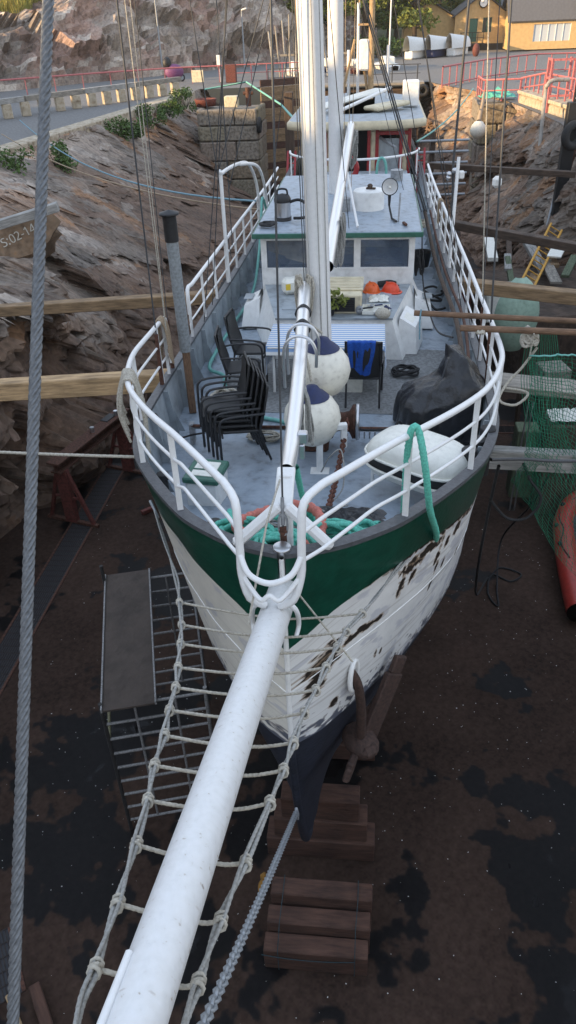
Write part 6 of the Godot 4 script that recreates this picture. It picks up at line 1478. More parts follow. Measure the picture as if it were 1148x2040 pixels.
	m = MB.new(); m.ball(Vector3(-0.65, 0.07, -5.6), Vector3(0.07, 0.06, 0.12)); m.bx(Vector3(-0.65, 0.1, -5.72), Vector3(0.1, 0.16, 0.1), 0.04); single("work_boot", "yellow brown boot on the floor beside the keel blocks", "boot", m, flat(lin(0.3, 0.15, 0.03), 0.9))
	# white flecks of shell and paint on the floor
	var f := RandomNumberGenerator.new(); f.seed = 99
	m = MB.new()
	for i in 800:
		var x := f.randf_range(-6.5, 6.5); var z := f.randf_range(-17.0, -3.0)
		if i % 3: x = fmod(i * 0.37, 9.0) - 4.5 + f.randfn() * 0.7; z = -5.0 - fmod(i * 0.23, 9.0) + f.randfn() * 0.7
		var s := f.randf_range(0.003, 0.0095); var a := f.randf() * TAU
		var p := Vector3(x, 0.006, z); var u := Vector3(cos(a), 0, sin(a)) * s; var v := Vector3(-sin(a), 0.2, cos(a)) * s * f.randf_range(0.4, 1.0)
		m.quad(p - u - v, p + u - v, p + u + v, p - u + v)
	var fl := part(self, "paint_flakes", m, flat(lin(0.5, 0.49, 0.46), 0.8)); fl.set_meta("kind", "stuff"); meta(fl, "pale paint flakes and shell bits strewn over the dock floor", "debris")
	right_clutter()

func net_things():
	var n := thing("fishing_net", "green fishing net draped from the brown poles beside the right rail", "net")
	var f := FastNoiseLite.new(); f.seed = 3; f.frequency = 0.9
	var U := 44; var V := 52; var P := []
	for i in U + 1:
		var u := float(i) / U; var row := []
		for j in V + 1:
			var v := float(j) / V
			var x := 2.42 + u * 2.1; var top := 6.62 - 0.5 * u + 0.12 * sin(u * 7); var bot := lerpf(5.15, 3.7, minf(1, u * 2.2))
			row.append(Vector3(x + 0.1 * sin(v * 4 + u * 6) * v + 0.06 * f.get_noise_2d(u * 6, v * 5), lerpf(top, bot, v), -8.35 + 0.32 * sin(v * 2.2) + 0.16 * sin(u * 13 + v * 3) * (0.3 + v) + 0.1 * f.get_noise_2d(u * 9 + 30, v * 7)))
		P.append(row)
	var m := MB.new()
	for i in U + 1:
		if i % 1 == 0: m.tube(P[i], 0.0032, -1, 3, false)
	for j in V + 1:
		var row := []
		for i in U + 1: row.append(P[i][j])
		m.tube(row, 0.0032, -1, 3, false)
	var mesh := part(n, "mesh", m, M.net); mesh.set_meta("kind", "stuff")
	var edge := []
	for i in U + 1: edge.append(P[i][0])
	m = MB.new(); m.tube(edge, 0.011, -1, 6); part(n, "head_rope", m, M.teal_hose)
	for i in [0, 14, 30]:
		m = MB.new(); m.tube([P[i][0], Vector3(P[i][0].x, 6.9, -8.3)], 0.009, -1, 6); part(n, "hanger", m, M.rope)
	# inner fold, bunched
	m = MB.new()
	for k in 16: m.tube(curve([Vector3(2.4 + 0.02 * k, 6.85, -8.5), Vector3(2.38 + 0.03 * k, 6.3, -8.45 + 0.02 * (k % 4)), Vector3(2.5 + 0.03 * k, 5.7, -8.3 - 0.02 * (k % 3)), Vector3(2.56 + 0.05 * k, 5.0, -8.2)], 4), 0.004, -1, 3, false)
	var b := part(n, "bunched_mesh", m, M.net); b.set_meta("kind", "stuff")

func trestle():
	var t := thing("steel_trestle", "rusty red steel trestle standing on the left dock floor against the rock", "trestle", "", Vector3(-6.35, 0, -14.2), -0.28)
	# local -z runs away from the camera
	var m := MB.new(); m.bar(Vector3(0, 1.72, 0.25), Vector3(0, 1.72, -2.75), 0.34, 0.05, 0.006); m.bar(Vector3(0, 1.6, 0.2), Vector3(0, 1.6, -2.7), 0.06, 0.2, 0.004); m.bar(Vector3(0, 1.47, 0.2), Vector3(0, 1.47, -2.7), 0.28, 0.04, 0.004); part(t, "top_girder", m, M.rust)
	for z in [0.0, -2.5]:
		m = MB.new(); m.bar(Vector3(0, 0.05, z), Vector3(0, 1.48, z), 0.3, 0.16, 0.01, Vector3(0, 0, 1)); part(t, "column", m, M.red_rust)
		for sg in [-1.0, 1.0]:
			m = MB.new(); m.bar(Vector3(sg * 0.6, 0.06, z), Vector3(sg * 0.12, 1.45, z), 0.08, 0.08, 0.006, Vector3(0, 0, 1)); part(t, "leg", m, M.red_rust)
			m = MB.new(); m.bar(Vector3(0, 0.7, z), Vector3(sg * 0.36, 0.72, z), 0.05, 0.05, 0.004); part(t, "gusset", m, M.red_rust)
		m = MB.new(); m.bar(Vector3(-0.72, 0.04, z), Vector3(0.72, 0.04, z), 0.1, 0.08, 0.008); part(t, "foot_beam", m, M.rust)
	for q in [[0.0, -1.35, "grey tin can standing on the rusty trestle, nearer"], [0.05, -2.3, "grey tin can standing on the rusty trestle, further"]]:
		m = MB.new(); m.cyl(Vector3.ZERO, Vector3(0, 0.12, 0), 0.055, 14); m.cyl(Vector3(0, 0.12, 0), Vector3(0, 0.128, 0), 0.045, 14)
		single("tin_can", q[2], "can", m, M.steel, "cans on the trestle", t.transform * Transform3D(Basis(), Vector3(q[0], 1.747, q[1])))
	m = MB.new(); m.bar(Vector3(0, 0, 0), Vector3(0.0, 0.0, -0.4), 0.2, 0.02); single("black_tray", "flat black tray on the far end of the rusty trestle", "tray", m, M.black, "", t.transform * Transform3D(Basis(), Vector3(-0.05, 1.757, -1.9)))

func scaffold():
	var u := Vector3(-0.28, 0, -0.96).normalized(); var w := Vector3(0.96, 0, -0.28).normalized()
	var o := Vector3(-2.72, 0, -6.36); var H := 2.6
	var s := thing("scaffold", "galvanised scaffold tower with rung frames and a brown plank platform left of the bow", "scaffold")
	for e in 2:
		var b: Vector3 = o + u * (e * 2.6)
		for k in 2:
			var p: Vector3 = b + w * (k * 1.35)
			var m := MB.new(); m.cyl(p, p + Vector3(0, H + (0.35 if e == 1 and k == 0 else 0.08), 0), 0.027, 10); part(s, "post", m, M.scaf_dark if k == 0 else M.scaf)
		for r in 9:
			var y := 0.22 + r * 0.295
			var m := MB.new(); m.cyl(b + Vector3(0, y, 0), b + w * 1.35 + Vector3(0, y, 0), 0.02, 8); part(s, "rung", m, M.scaf)
		var m2 := MB.new(); m2.cyl(b + w * 0.42 + Vector3(0, 0.22, 0), b + w * 0.42 + Vector3(0, H - 0.03, 0), 0.018, 8); part(s, "upright", m2, M.scaf)
		m2 = MB.new(); m2.cyl(b + w * 0.95 + Vector3(0, 0.22, 0), b + w * 0.95 + Vector3(0, H - 0.03, 0), 0.018, 8); part(s, "upright", m2, M.scaf)
	for q in [[0.0, 0.0, 1.9, 2.55, -0.06], [1.35, 0.0, 0.4, 2.4, 0.04]]:
		var m := MB.new(); m.cyl(o + w * q[0] + Vector3(0, q[2], 0), o + u * 2.6 + w * q[0] + Vector3(0, q[3], 0), 0.022, 8); part(s, "brace", m, M.scaf_moss if q[0] == 0.0 else M.scaf)
	# platform: steel-edged board deck
	var m := MB.new(); var c := o + w * 0.36 + Vector3(0, H + 0.03, 0)
	var pl_ := MB.new(); pl_.bar(c - u * 0.1, c + u * 2.75, 0.66, 0.035, 0.004); var pf := part(s, "platform", pl_, M.plat)
	for k in [-0.345, 0.345]:
		m = MB.new(); m.bar(c - u * 0.1 + w * k + Vector3(0, 0.008, 0), c + u * 2.75 + w * k + Vector3(0, 0.008, 0), 0.025, 0.06, 0.003); part(pf, "side_rail", m, M.scaf)

func grating(called: String, label: String, c: Vector3, w: float, L: float, turn: float):
	var g := thing(called, label, "grating", "", c, turn)
	var m := MB.new()
	for k in [-1, 1]: m.bar(Vector3(k * w / 2, 0, -L / 2), Vector3(k * w / 2, 0, L / 2), 0.05, 0.02, 0.003)
	part(g, "frame", m, M.rust)
	m = MB.new(); var x := -w / 2 + 0.035
	while x < w / 2 - 0.03:
		m.bar(Vector3(x, 0, -L / 2), Vector3(x, 0, L / 2), 0.012, 0.014); x += 0.045
	var z := -L / 2
	while z <= L / 2:
		m.bar(Vector3(-w / 2, -0.002, z), Vector3(w / 2, -0.002, z), 0.012, 0.01); z += 0.18
	var b := part(g, "bars", m, M.dark_rust); b.set_meta("kind", "stuff")
	m = MB.new(); m.bx(Vector3(0, -0.0095, 0), Vector3(w, 0.002, L)); part(g, "gutter", m, M.dark_in)

func inflatable():
	var b := thing("inflatable_boat", "red inflatable boat with a grey inside on the right dock floor", "inflatable boat", "", Vector3(5.64, 0, -13.2), -0.12)
	var m := MB.new()
	m.tube(curve([Vector3(-0.75, 0.36, 2.1), Vector3(-0.82, 0.36, 0.8), Vector3(-0.84, 0.38, -0.2), Vector3(-0.8, 0.42, -0.9), Vector3(-0.55, 0.5, -1.55), Vector3(0.0, 0.58, -1.85), Vector3(0.55, 0.5, -1.55), Vector3(0.8, 0.42, -0.9), Vector3(0.84, 0.38, -0.2), Vector3(0.82, 0.36, 0.8), Vector3(0.75, 0.36, 2.1)], 7), 0.235, -1, 18); var tb := part(b, "tube", m, M.boat_red)
	m = MB.new(); m.box(Transform3D(Basis(), Vector3(0, 0.2, 0.1)), Vector3(1.3, 0.08, 3.2), 0.03); part(b, "floor", m, M.rubber_grey)
	m = MB.new(); m.tube(curve([Vector3(-0.62, 0.5, 1.9), Vector3(-0.66, 0.5, 0.4), Vector3(-0.64, 0.55, -0.7), Vector3(-0.36, 0.64, -1.3), Vector3(0, 0.7, -1.5), Vector3(0.36, 0.64, -1.3), Vector3(0.64, 0.55, -0.7)], 6), 0.03, -1, 8); part(b, "inner_seam", m, M.rubber_grey)
	m = MB.new(); m.bx(Vector3(0, 0.42, 0.5), Vector3(1.2, 0.06, 0.3), 0.03); part(b, "thwart", m, M.rubber_grey)
	m = MB.new(); m.tube(curve([Vector3(-0.85, 0.6, 0.7), Vector3(-0.98, 0.58, 0.2), Vector3(-0.9, 0.62, -0.3), Vector3(-0.95, 0.6, -0.8), Vector3(-0.7, 0.68, -1.3), Vector3(-0.2, 0.82, -1.75), Vector3(0.2, 0.83, -1.75)], 7), 0.013, -1, 6); part(tb, "grab_line", m, M.rubber)
	for p in [Vector3(-1.0, 0.58, 0.2), Vector3(-1.02, 0.56, -0.5), Vector3(-0.86, 0.66, -1.2)]:
		m = MB.new(); m.ball(p, Vector3(0.05, 0.05, 0.05), 8, 6); part(tb, "line_patch", m, M.rubber)
	m = MB.new(); m.bx(Vector3(-0.3, 0.62, -1.0), Vector3(0.12, 0.1, 0.12), 0.02); part(b, "valve", m, M.steel)
	m = MB.new(); m.bx(Vector3(-0.2, 0.34, -0.4), Vector3(0.35, 0.18, 0.4), 0.06); single("black_bag", "black bag lying in the red inflatable boat", "bag", m, M.black, "", b.transform)

func right_clutter():
	var m: MB
	# mint dinghy standing on its end
	var d := thing("dinghy", "pale mint dinghy hull standing on the floor beyond the right rail", "dinghy", "", Vector3(4.3, 0, -19.5), 0.35)
	m = MB.new(); var rows := []
	for i in 15:
		var t := i / 14.0; var row := PackedVector3Array(); var w := 0.62 * pow(sin(clampf(t * 0.92 + 0.06, 0, 1) * PI), 0.55); var y := 2.3 + t * 1.9
		for j in 13:
			var a := PI * j / 12; row.append(Vector3(cos(a) * w, y, sin(a) * w * 0.75))
		rows.append(row)
	m.grid(rows, false, false); part(d, "hull", m, M.mint)
	m = MB.new(); m.bar(Vector3(-0.5, 0, 0.0), Vector3(-0.3, 2.5, 0.1), 0.1, 0.1); m.bar(Vector3(0.5, 0, 0.0), Vector3(0.3, 2.5, 0.1), 0.1, 0.1); m.bar(Vector3(0.0, 0, -0.9), Vector3(0.0, 3.2, 0.0), 0.1, 0.1); m.bar(Vector3(-0.4, 2.45, 0.1), Vector3(0.4, 2.45, 0.1), 0.1, 0.1); part(d, "stand", m, M.wood_dark)
	# yellow ladder
	var l := thing("ladder", "yellow ladder leaning on the right rock", "ladder")
	var a := Vector3(4.9, 2.6, -23.2); var b := Vector3(6.6, 3.6, -27.6); var sd := Vector3(0.36, -0.2, 0.12)
	for k in 2:
		m = MB.new(); m.bar(a + sd * k, b + sd * k, 0.07, 0.06, 0.006); part(l, "rail", m, M.ladder)
	for i in 14:
		m = MB.new(); var p := a.lerp(b, (i + 0.5) / 14.0); m.cyl(p, p + sd, 0.02, 6); part(l, "rung", m, M.ladder)
	# stacked boxes, boards, trestle on a timber staging
	m = MB.new(); m.bx(Vector3(6.2, 1.15, -24.5), Vector3(3.4, 2.3, 5.0), 0.1, 0.2); single("timber_staging", "dark timber staging piled with boards at the right rock", "staging", m, M.wood_dark)
	var rr := RandomNumberGenerator.new(); rr.seed = 31
	var ad := ["grey", "brown", "weathered", "mossy", "dark", "pale"]; var pos := ["lowest on", "at the near end of", "across", "at the far end of", "leaning on", "on top of"]
	for i in 12:
		var p := Vector3(rr.randf_range(4.6, 6.6), 2.36 + 0.1 * i * 0.6, rr.randf_range(-27.0, -22.6)); var an := rr.randf_range(-0.9, 0.9); var L := rr.randf_range(1.0, 2.6)
		m = MB.new(); m.bar(p, p + Vector3(sin(an) * L * 0.4, rr.randf_range(-0.1, 0.6), -cos(an) * L), rr.randf_range(0.14, 0.5), rr.randf_range(0.04, 0.14), 0.01)
		single("board", "%s board lying %s the dark staging at the right rock" % [ad[i % 6], pos[(i + i / 6) % 6]], "board", m, [M.wood_grey, M.wood, M.silver_wood, M.moss_wood, M.wood_dark, M.white_plastic][i % 6], "boards on the staging")
	m = MB.new(); m.bx(Vector3(5.25, 2.0, -18.6), Vector3(0.7, 0.4, 0.7), 0.02, 0.2); single("wooden_box", "brown wooden box on a post beside the mint dinghy", "box", m, M.wood_grey)
	m = MB.new(); m.bx(Vector3(5.25, 0.9, -18.6), Vector3(0.4, 1.8, 0.4), 0.02, 0.2); single("box_post", "dark squared post under the wooden box", "post", m, M.wood_dark)
	m = MB.new(); m.cyl(Vector3(8.2, 2.0, -22.0), Vector3(5.4, 5.6, -14.6), 0.09, 10); single("white_pipe", "thick white pipe leaning at the right edge above the timber", "pipe", m, M.white_pole)
	for i in 3:
		m = MB.new(); m.cyl(Vector3(6.6 + i * 0.35, 0.6, -29.5), Vector3(8.2 + i * 0.3, 6.6, -33.5), 0.045 + 0.012 * i, 10); single("steel_pipe", ["thin grey", "middle rusty", "thick pale"][i] + " pipe running up the right rock to the quay", "pipe", m, [M.galv, M.rust, M.dull_steel][i], "pipes on the right rock")
	m = MB.new(); m.bx(Vector3(4.25, 0.9, -16.0), Vector3(0.5, 1.8, 0.5), 0.02); single("mossy_post", "mossy squared post under the green net", "post", m, M.moss_wood)
	m = MB.new(); m.cyl(Vector3(4.6, 0, -17.2), Vector3(4.6, 1.0, -17.2), 0.3, 20); single("blue_drum", "dark blue drum on the floor behind the green net", "drum", m, M.navy)
	for i in 2:
		m = MB.new(); m.cyl(Vector3(3.95 + i * 0.1, 0.0, -15.2), Vector3(4.1 + i * 0.1, 2.6, -15.6), 0.018, 8); single("steel_tube", ["left", "right"][i] + " thin bright tube standing behind the green net", "tube", m, M.steel, "tubes behind the net")
	m = MB.new(); crumple(m, Vector3(4.9, 2.35, -15.4), 0.35, 0.3, 0.2, 77); single("plastic_wrap", "white and blue plastic wrapping on the post behind the green net", "wrapping", m, M.white_plastic)
	m = MB.new(); m.bx(Vector3(4.9, 1.15, -15.4), Vector3(0.8, 2.3, 0.7), 0.03); single("crate", "dark crate under the plastic wrapping behind the green net", "crate", m, M.wood_dark)
	m = MB.new(); m.ball(Vector3(5.2, 0.12, -17.9), Vector3(0.4, 0.14, 0.35)); single("bundle", "red and white bundle on the floor beside the grey timber", "bundle", m, M.red_rust)
	m = MB.new(); m.bx(Vector3(3.6, 1.0, -26.5), Vector3(0.7, 2.0, 0.7), 0.03, 0.3); single("oil_tank", "dark red tank standing beyond the right rail", "tank", m, M.red_rust)
	m = MB.new(); m.bx(Vector3(4.1, 2.6, -22.2), Vector3(0.5, 1.0, 0.3), 0.04, 0.4); single("white_cabinet", "white cabinet standing on the staging beside the yellow ladder", "cabinet", m, M.white_plastic)

# ================================================================ the shore
func rail_fence(label: String, pts: Array, h: float, step: float, bars: Array, mat: Material, group: String, r := 0.035):
	var t := thing("railing", label, "railing", group)
	for b in bars:
		var m := MB.new(); var q := []
		for p in pts: q.append(p + Vector3(0, h * b, 0))
		m.tube(q, r if b == 1.0 else r * 0.75, -1, 6); part(t, "bar", m, mat)
	var P := MB.resample(pts, step)
	for p in P:
		var m := MB.new(); m.bar(p, p + Vector3(0, h, 0), 0.06, 0.06, 0.0); part(t, "post", m, mat)

func lamp(label: String, p: Vector3, h: float):
	var t := thing("street_lamp", label, "street lamp", "street lamps on the left quay", p)
	var m := MB.new(); m.tube([Vector3.ZERO, Vector3(0, h, 0)], 0.09, 0.05, 10); part(t, "pole", m, M.galv)
	m = MB.new(); m.bar(Vector3(0, h, 0), Vector3(0.5, h + 0.12, 0.1), 0.3, 0.14, 0.05); part(t, "lamp_head", m, M.white_plastic)

func house(called: String, label: String, at: Vector3, turn: float, w: float, d: float, eave: float, ridge: float, wins: Array, door, plinth: bool, roofm: Material) -> Node3D:
	# gable facing +z, origin under the middle of that gable
	var t := thing(called, label, "house", "yellow houses on the far quay", at, turn)
	var m := MB.new(); var holes := []
	for q in wins: holes.append([q[0] + w / 2, q[1], q[0] + q[2] + w / 2, q[1] + q[3]])
	if door: holes.append([door[0] + w / 2, door[1], door[0] + door[2] + w / 2, door[1] + door[3]])
	wall(m, Vector3(-w / 2, 0, 0), Vector3.RIGHT, Vector3.UP, w, eave, holes, 0.2)
	m.tri(Vector3(-w / 2, eave, 0), Vector3(w / 2, eave, 0), Vector3(0, ridge, 0))
	wall(m, Vector3(w / 2, 0, 0), Vector3(0, 0, -1), Vector3.UP, d, eave, [], 0.2); wall(m, Vector3(-w / 2, 0, -d), Vector3(0, 0, 1), Vector3.UP, d, eave, [], 0.2)
	wall(m, Vector3(w / 2, 0, -d), Vector3.LEFT, Vector3.UP, w, eave, [], 0.2); m.tri(Vector3(w / 2, eave, -d), Vector3(-w / 2, eave, -d), Vector3(0, ridge, -d))
	part(t, "wall", m, M.wall_yellow)
	var sl := (ridge - eave) / (w / 2)
	for sg in [-1.0, 1.0]:
		m = MB.new(); var e := Vector3(sg * (w / 2 + 0.3), eave - 0.3 * sl + 0.06, 0); var r := Vector3(0, ridge + 0.06, 0)
		var a := [e + Vector3(0, 0, 0.35), r + Vector3(0, 0, 0.35), r + Vector3(0, 0, -d - 0.3), e + Vector3(0, 0, -d - 0.3)]
		var up := Vector3(0, 0.12, 0)
		m.quad(a[0] + up, a[1] + up, a[2] + up, a[3] + up); m.quad(a[3], a[2], a[1], a[0]); m.quad(a[0], a[1], a[1] + up, a[0] + up); m.quad(a[3], a[0], a[0] + up, a[3] + up)
		part(t, "roof", m, roofm)
	for q in wins:
		m = MB.new(); var a := Vector3(q[0], q[1], -0.08); var b := a + Vector3(q[2], q[3], 0)
		for e in [[a, Vector3(b.x, a.y, a.z)], [Vector3(b.x, a.y, a.z), b], [b, Vector3(a.x, b.y, a.z)], [Vector3(a.x, b.y, a.z), a], [Vector3((a.x + b.x) / 2, a.y, a.z), Vector3((a.x + b.x) / 2, b.y, a.z)]]: m.bar(e[0], e[1], 0.1, 0.08, 0.0, Vector3(0, 0, 1))
		var f := part(t, "window", m, M.green_trim if q.size() < 5 else M.white)
		m = MB.new(); m.quad(Vector3(a.x, a.y, -0.11), Vector3(b.x, a.y, -0.11), Vector3(b.x, b.y, -0.11), Vector3(a.x, b.y, -0.11)); part(f, "pane", m, M.far_glass if q.size() < 5 else M.blind)
	if door:
		m = MB.new(); m.bx(Vector3(door[0] + door[2] / 2, door[1] + door[3] / 2, -0.1), Vector3(door[2], door[3], 0.06), 0.01); part(t, "door", m, M.green_trim)
	if plinth:
		m = MB.new(); m.bx(Vector3(0, -0.55, -d / 2), Vector3(w + 0.1, 1.1, d + 0.1)); part(t, "plinth", m, M.black)
	return t

func tree_mesh(sd: int, h: float, wd: float, leaf: float, n: int) -> Array:
	var q := RandomNumberGenerator.new(); q.seed = sd
	var tr := MB.new(); tr.tube(curve([Vector3(0, -0.5, 0), Vector3(q.randf_range(-0.2, 0.2), h * 0.3, 0.1), Vector3(q.randf_range(-0.3, 0.3), h * 0.75, 0)], 4), 0.035 * h, 0.01 * h, 8)
	var cr := MB.new()
	for i in n:
		var a := q.randf() * TAU; var t := q.randf_range(0.0, 1.0); var rad := wd * (0.25 + 0.75 * sin(PI * (0.2 + 0.75 * t))) * sqrt(q.randf_range(0.1, 1.0))
		var c := Vector3(cos(a) * rad, h * (0.3 + 0.68 * t), sin(a) * rad)
		if i % 4 == 0: tr.tube([Vector3(0, h * (0.25 + 0.4 * t), 0), c], 0.01 * h, 0.003 * h, 5)
		leaf_ball(cr, c, Vector3(1, 0.75, 1) * wd * q.randf_range(0.22, 0.4), 95, leaf, sd * 100 + i, 0.2)
	return [tr.mesh(), cr.mesh()]

func shore():
	var m: MB
	M.far_glass = flat(lin(0.03, 0.035, 0.03), 0.15); M.blind = flat(lin(0.42, 0.46, 0.5), 0.6); M.bark = paint(0.05, 0.035, 0.025, 0.95, 0.3, 0.3, 0.0, 0.9)
	M.tarp_white = paint(0.62, 0.63, 0.62, 0.6, 0.06, 0.9, 0.15)
	M.stone_pier = M.stone
	# ---- left quay: kerb wall, guard blocks, timbers, railings
	var e0 := Vector3(-15.3, 5.5, -32.5); var e1 := Vector3(-12.2, 5.5, -58.0)
	m = MB.new()
	var kerb := thing("quay_kerb", "pale concrete kerb wall along the edge of the left quay", "kerb")
	for i in 9:
		var a := e0.lerp(e1, i / 9.0); var b := e0.lerp(e1, (i + 1) / 9.0 - 0.004); m = MB.new(); m.bar(a + Vector3(-0.1, -0.38, 0), b + Vector3(-0.1, -0.38, 0), 0.9, 0.9, 0.04); part(kerb, "kerb_block", m, M.old_concrete)
	var g0 := Vector3(-21.4, 5.5, -42.6); var g1 := Vector3(-12.75, 5.5, -57.6)
	var nb := 14; var od := ["first", "second", "third", "fourth", "fifth", "sixth", "seventh", "eighth", "ninth", "tenth", "eleventh", "twelfth", "thirteenth", "fourteenth"]
	for i in nb:
		var p := g0.lerp(g1, (i + 0.5) / nb); m = MB.new(); m.bx(Vector3(0, 0.36, 0), Vector3(0.55, 0.72, 0.5), 0.03); single("guard_block", "%s concrete guard block from the left under the quay timber" % od[i], "concrete block", m, M.old_concrete, "guard blocks on the left quay", Transform3D(Basis(Vector3.UP, -1.05), p))
	for i in 4:
		var a := g0.lerp(g1, i / 4.0 + 0.004) + Vector3(0, 0.86, 0); var b := g0.lerp(g1, (i + 1) / 4.0 - 0.004) + Vector3(0, 0.86, 0)
		beam("guard_timber", "%s squared guard timber from the left on the quay blocks" % od[i], a, b, 0.34, 0.27, M.wood_grey if i % 2 else M.silver_wood, "guard timbers on the left quay")
	rail_fence("pink painted railing along the road below the left cliff", [Vector3(-27.5, 5.5, -56.5), Vector3(-25.8, 5.5, -58.3), Vector3(-19.9, 5.5, -62.7), Vector3(-14.9, 5.5, -65.5), Vector3(-11.2, 5.5, -66.0)], 1.1, 2.1, [1.0], M.pink_rail, "pink railings", 0.06)
	rail_fence("pink railing at the far left corner beyond the red box", [Vector3(-10.4, 5.5, -66.5), Vector3(-4.5, 5.5, -66.9)], 1.1, 1.2, [1.0, 0.5], M.pink_rail, "pink railings", 0.04)
	m = MB.new(); m.bx(Vector3(-10.6, 6.1, -65.5), Vector3(0.8, 1.2, 0.5), 0.03); single("utility_box", "dark red utility box at the end of the pink railing", "utility box", m, M.red_rust)
	m = MB.new(); m.bx(Vector3(-13.0, 6.05, -64.5), Vector3(0.9, 0.8, 0.06), 0.02); single("notice_board", "cream notice board at the end of the pink railing", "notice board", m, M.cream)
	m = MB.new(); m.bx(Vector3(-11.6, 6.9, -66.2), Vector3(0.35, 0.8, 0.1), 0.02); m.cyl(Vector3(-11.6, 5.5, -66.25), Vector3(-11.6, 6.6, -66.25), 0.04, 8); single("white_sign", "small white sign on a post before the left cliff", "sign", m, M.white)
	var bx_ := thing("parked_scooter", "purple covered scooter parked behind the pink railing", "scooter", "", Vector3(-15.6, 5.5, -68.0), 0.3)
	m = MB.new(); m.ball(Vector3(0, 0.7, 0), Vector3(0.75, 0.55, 0.4)); part(bx_, "cover", m, M.purple)
	m = MB.new(); m.ball(Vector3(-0.5, 1.3, 0), Vector3(0.35, 0.45, 0.3)); part(bx_, "screen", m, M.black)
	for x in [-0.55, 0.55]:
		m = MB.new(); var rim := []
		for i in 12: rim.append(Vector3(x + 0.22 * cos(TAU * i / 12), 0.27 + 0.22 * sin(TAU * i / 12), 0))
		m.tube(rim, 0.06, -1, 6, false, true); part(bx_, "wheel", m, M.rubber)
	lamp("street lamp on a grey pole before the left cliff, nearer", Vector3(-18.6, 5.5, -76.2), 6.2)
	lamp("street lamp on a grey pole before the left cliff, further and shorter", Vector3(-12.2, 5.5, -82.8), 4.6)
	# painted mooring mark on the rock, with the plank above it
	var slab := thing("rock_slab", "brown rock slab with the painted mark S:02-14 on the left rock", "rock", "", Vector3(-8.75, 5.22, -20.1))
	m = MB.new(); var rr := RandomNumberGenerator.new(); rr.seed = 6
	var ring := []
	for k in 3:
		var row := PackedVector3Array()
		for i in 16:
			var a := TAU * i / 16.0; row.append(Vector3(cos(a) * (0.95 + rr.randf_range(-0.16, 0.14)) * [1.0, 1.04, 0.96][k], sin(a) * (0.55 + rr.randf_range(-0.1, 0.1)) * [1.0, 1.04, 0.96][k], [0.0, -0.3, -2.2][k]))
		ring.append(row)
	m.col = Color(1.0, 0.78, 0.6)
	m.grid(ring, true, true); m.poly(Array(ring[0]), Vector3(0, 0, 1)); var sb := Basis(Vector3.RIGHT, -0.35) * Basis(Vector3.FORWARD, -0.22) ; sb = Basis(Vector3.UP, 0.42) * sb
	part(slab, "stone_face", m, M.stone, Transform3D(sb, Vector3.ZERO))
	var tm := TextMesh.new(); tm.text = "S:02-14"; var sf := SystemFont.new(); sf.font_names = PackedStringArray(["Droid Sans"]); tm.font = sf; tm.font_size = 52; tm.pixel_size = 0.0058; tm.depth = 0.008
	part(slab, "painted_mark", tm, M.chalk, Transform3D(sb * Basis(Vector3.FORWARD, -0.12), sb * Vector3(-0.14, 0.03, 0.012)))
	beam("weathered_plank", "grey weathered plank fixed above the painted mark on the left rock", Vector3(-9.15, 5.6, -19.6), Vector3(-7.6, 5.95, -20.0), 0.3, 0.22, M.silver_wood, "", "plank")
	# shrubs along the left quay edge
	var si := 0
	var sn := ["leftmost", "second", "third", "fourth", "fifth", "sixth", "seventh", "rightmost"]
	for q in [[-15.0, 5.35, -31.2, 1.3], [-14.0, 5.2, -31.8, 1.2], [-13.3, 5.1, -34.6, 1.0], [-12.9, 5.0, -43.0, 0.95], [-12.6, 4.9, -44.6, 0.8], [-12.4, 5.2, -47.5, 0.9], [-12.0, 5.3, -50.5, 0.8], [-11.7, 5.4, -54.0, 1.0]]:
		var t := thing("fern_bush", "%s green bush from the left growing at the edge of the left quay" % sn[si], "bush", "bushes on the quay edge", Vector3(q[0], q[1], q[2])); si += 1
		m = MB.new()
		for k in 7:
			var a := k * 0.9; m.tube([Vector3(0, -0.5, 0), Vector3(cos(a) * q[3] * 0.5, q[3] * 0.3, sin(a) * q[3] * 0.5)], 0.02, 0.008, 5)
		part(t, "stems", m, M.bark)
		m = MB.new()
		for k in 9: leaf_ball(m, Vector3(rr.randf_range(-0.7, 0.7), rr.randf_range(-0.5, 0.45), rr.randf_range(-0.6, 0.6)) * q[3], Vector3(0.42, 0.36, 0.42) * q[3], 90, 0.085, 300 + si * 20 + k, 0.1)
		part(t, "leaves", m, M.leaf)
	# grass on the hillside
	var gm := MB.new()
	for i in 9:
		var a := TAU * i / 9.0 + 0.3; var o := Vector3(cos(a), 0, sin(a)) * 0.08; var tip := o * 2.8 + Vector3(0, 0.42 + 0.12 * sin(i * 2.0), 0); var sd := Vector3(-sin(a), 0, cos(a)) * 0.022
		var k := 0.8 + 0.4 * fmod(i * 0.37, 1.0); gm.col = Color(k, k, k * 0.9); gm.tri(o - sd, o + sd, tip)
	var xf := []; var cs := []
	var f := FastNoiseLite.new(); f.seed = 15; f.frequency = 0.12
	while xf.size() < 9000:
		var z := rr.randf_range(-100.0, -38.0); var w := rr.randf_range(3.0, 26.0)
		var x: float = sp(BASE_C, z) - w * 0.97; var y := hill_h(z, w)
		if w < (4.6 if z > -66.0 else 9.0) + f.get_noise_2d(z * 3.0, 5) * 3: continue
		xf.append(Transform3D(Basis(Vector3.UP, rr.randf() * TAU).scaled(Vector3.ONE * rr.randf_range(1.6, 3.2)), Vector3(x, y - 0.15, z - w * 0.5)))
		var g := smoothstep(-0.2, 0.3, f.get_noise_2d(x, z)); cs.append(Color(0.8 + 0.4 * rr.randf(), 0.9 + 0.2 * g, 0.8))
	var mm := MultiMesh.new(); mm.transform_format = MultiMesh.TRANSFORM_3D; mm.use_colors = true; mm.mesh = gm.mesh(); mm.instance_count = xf.size()
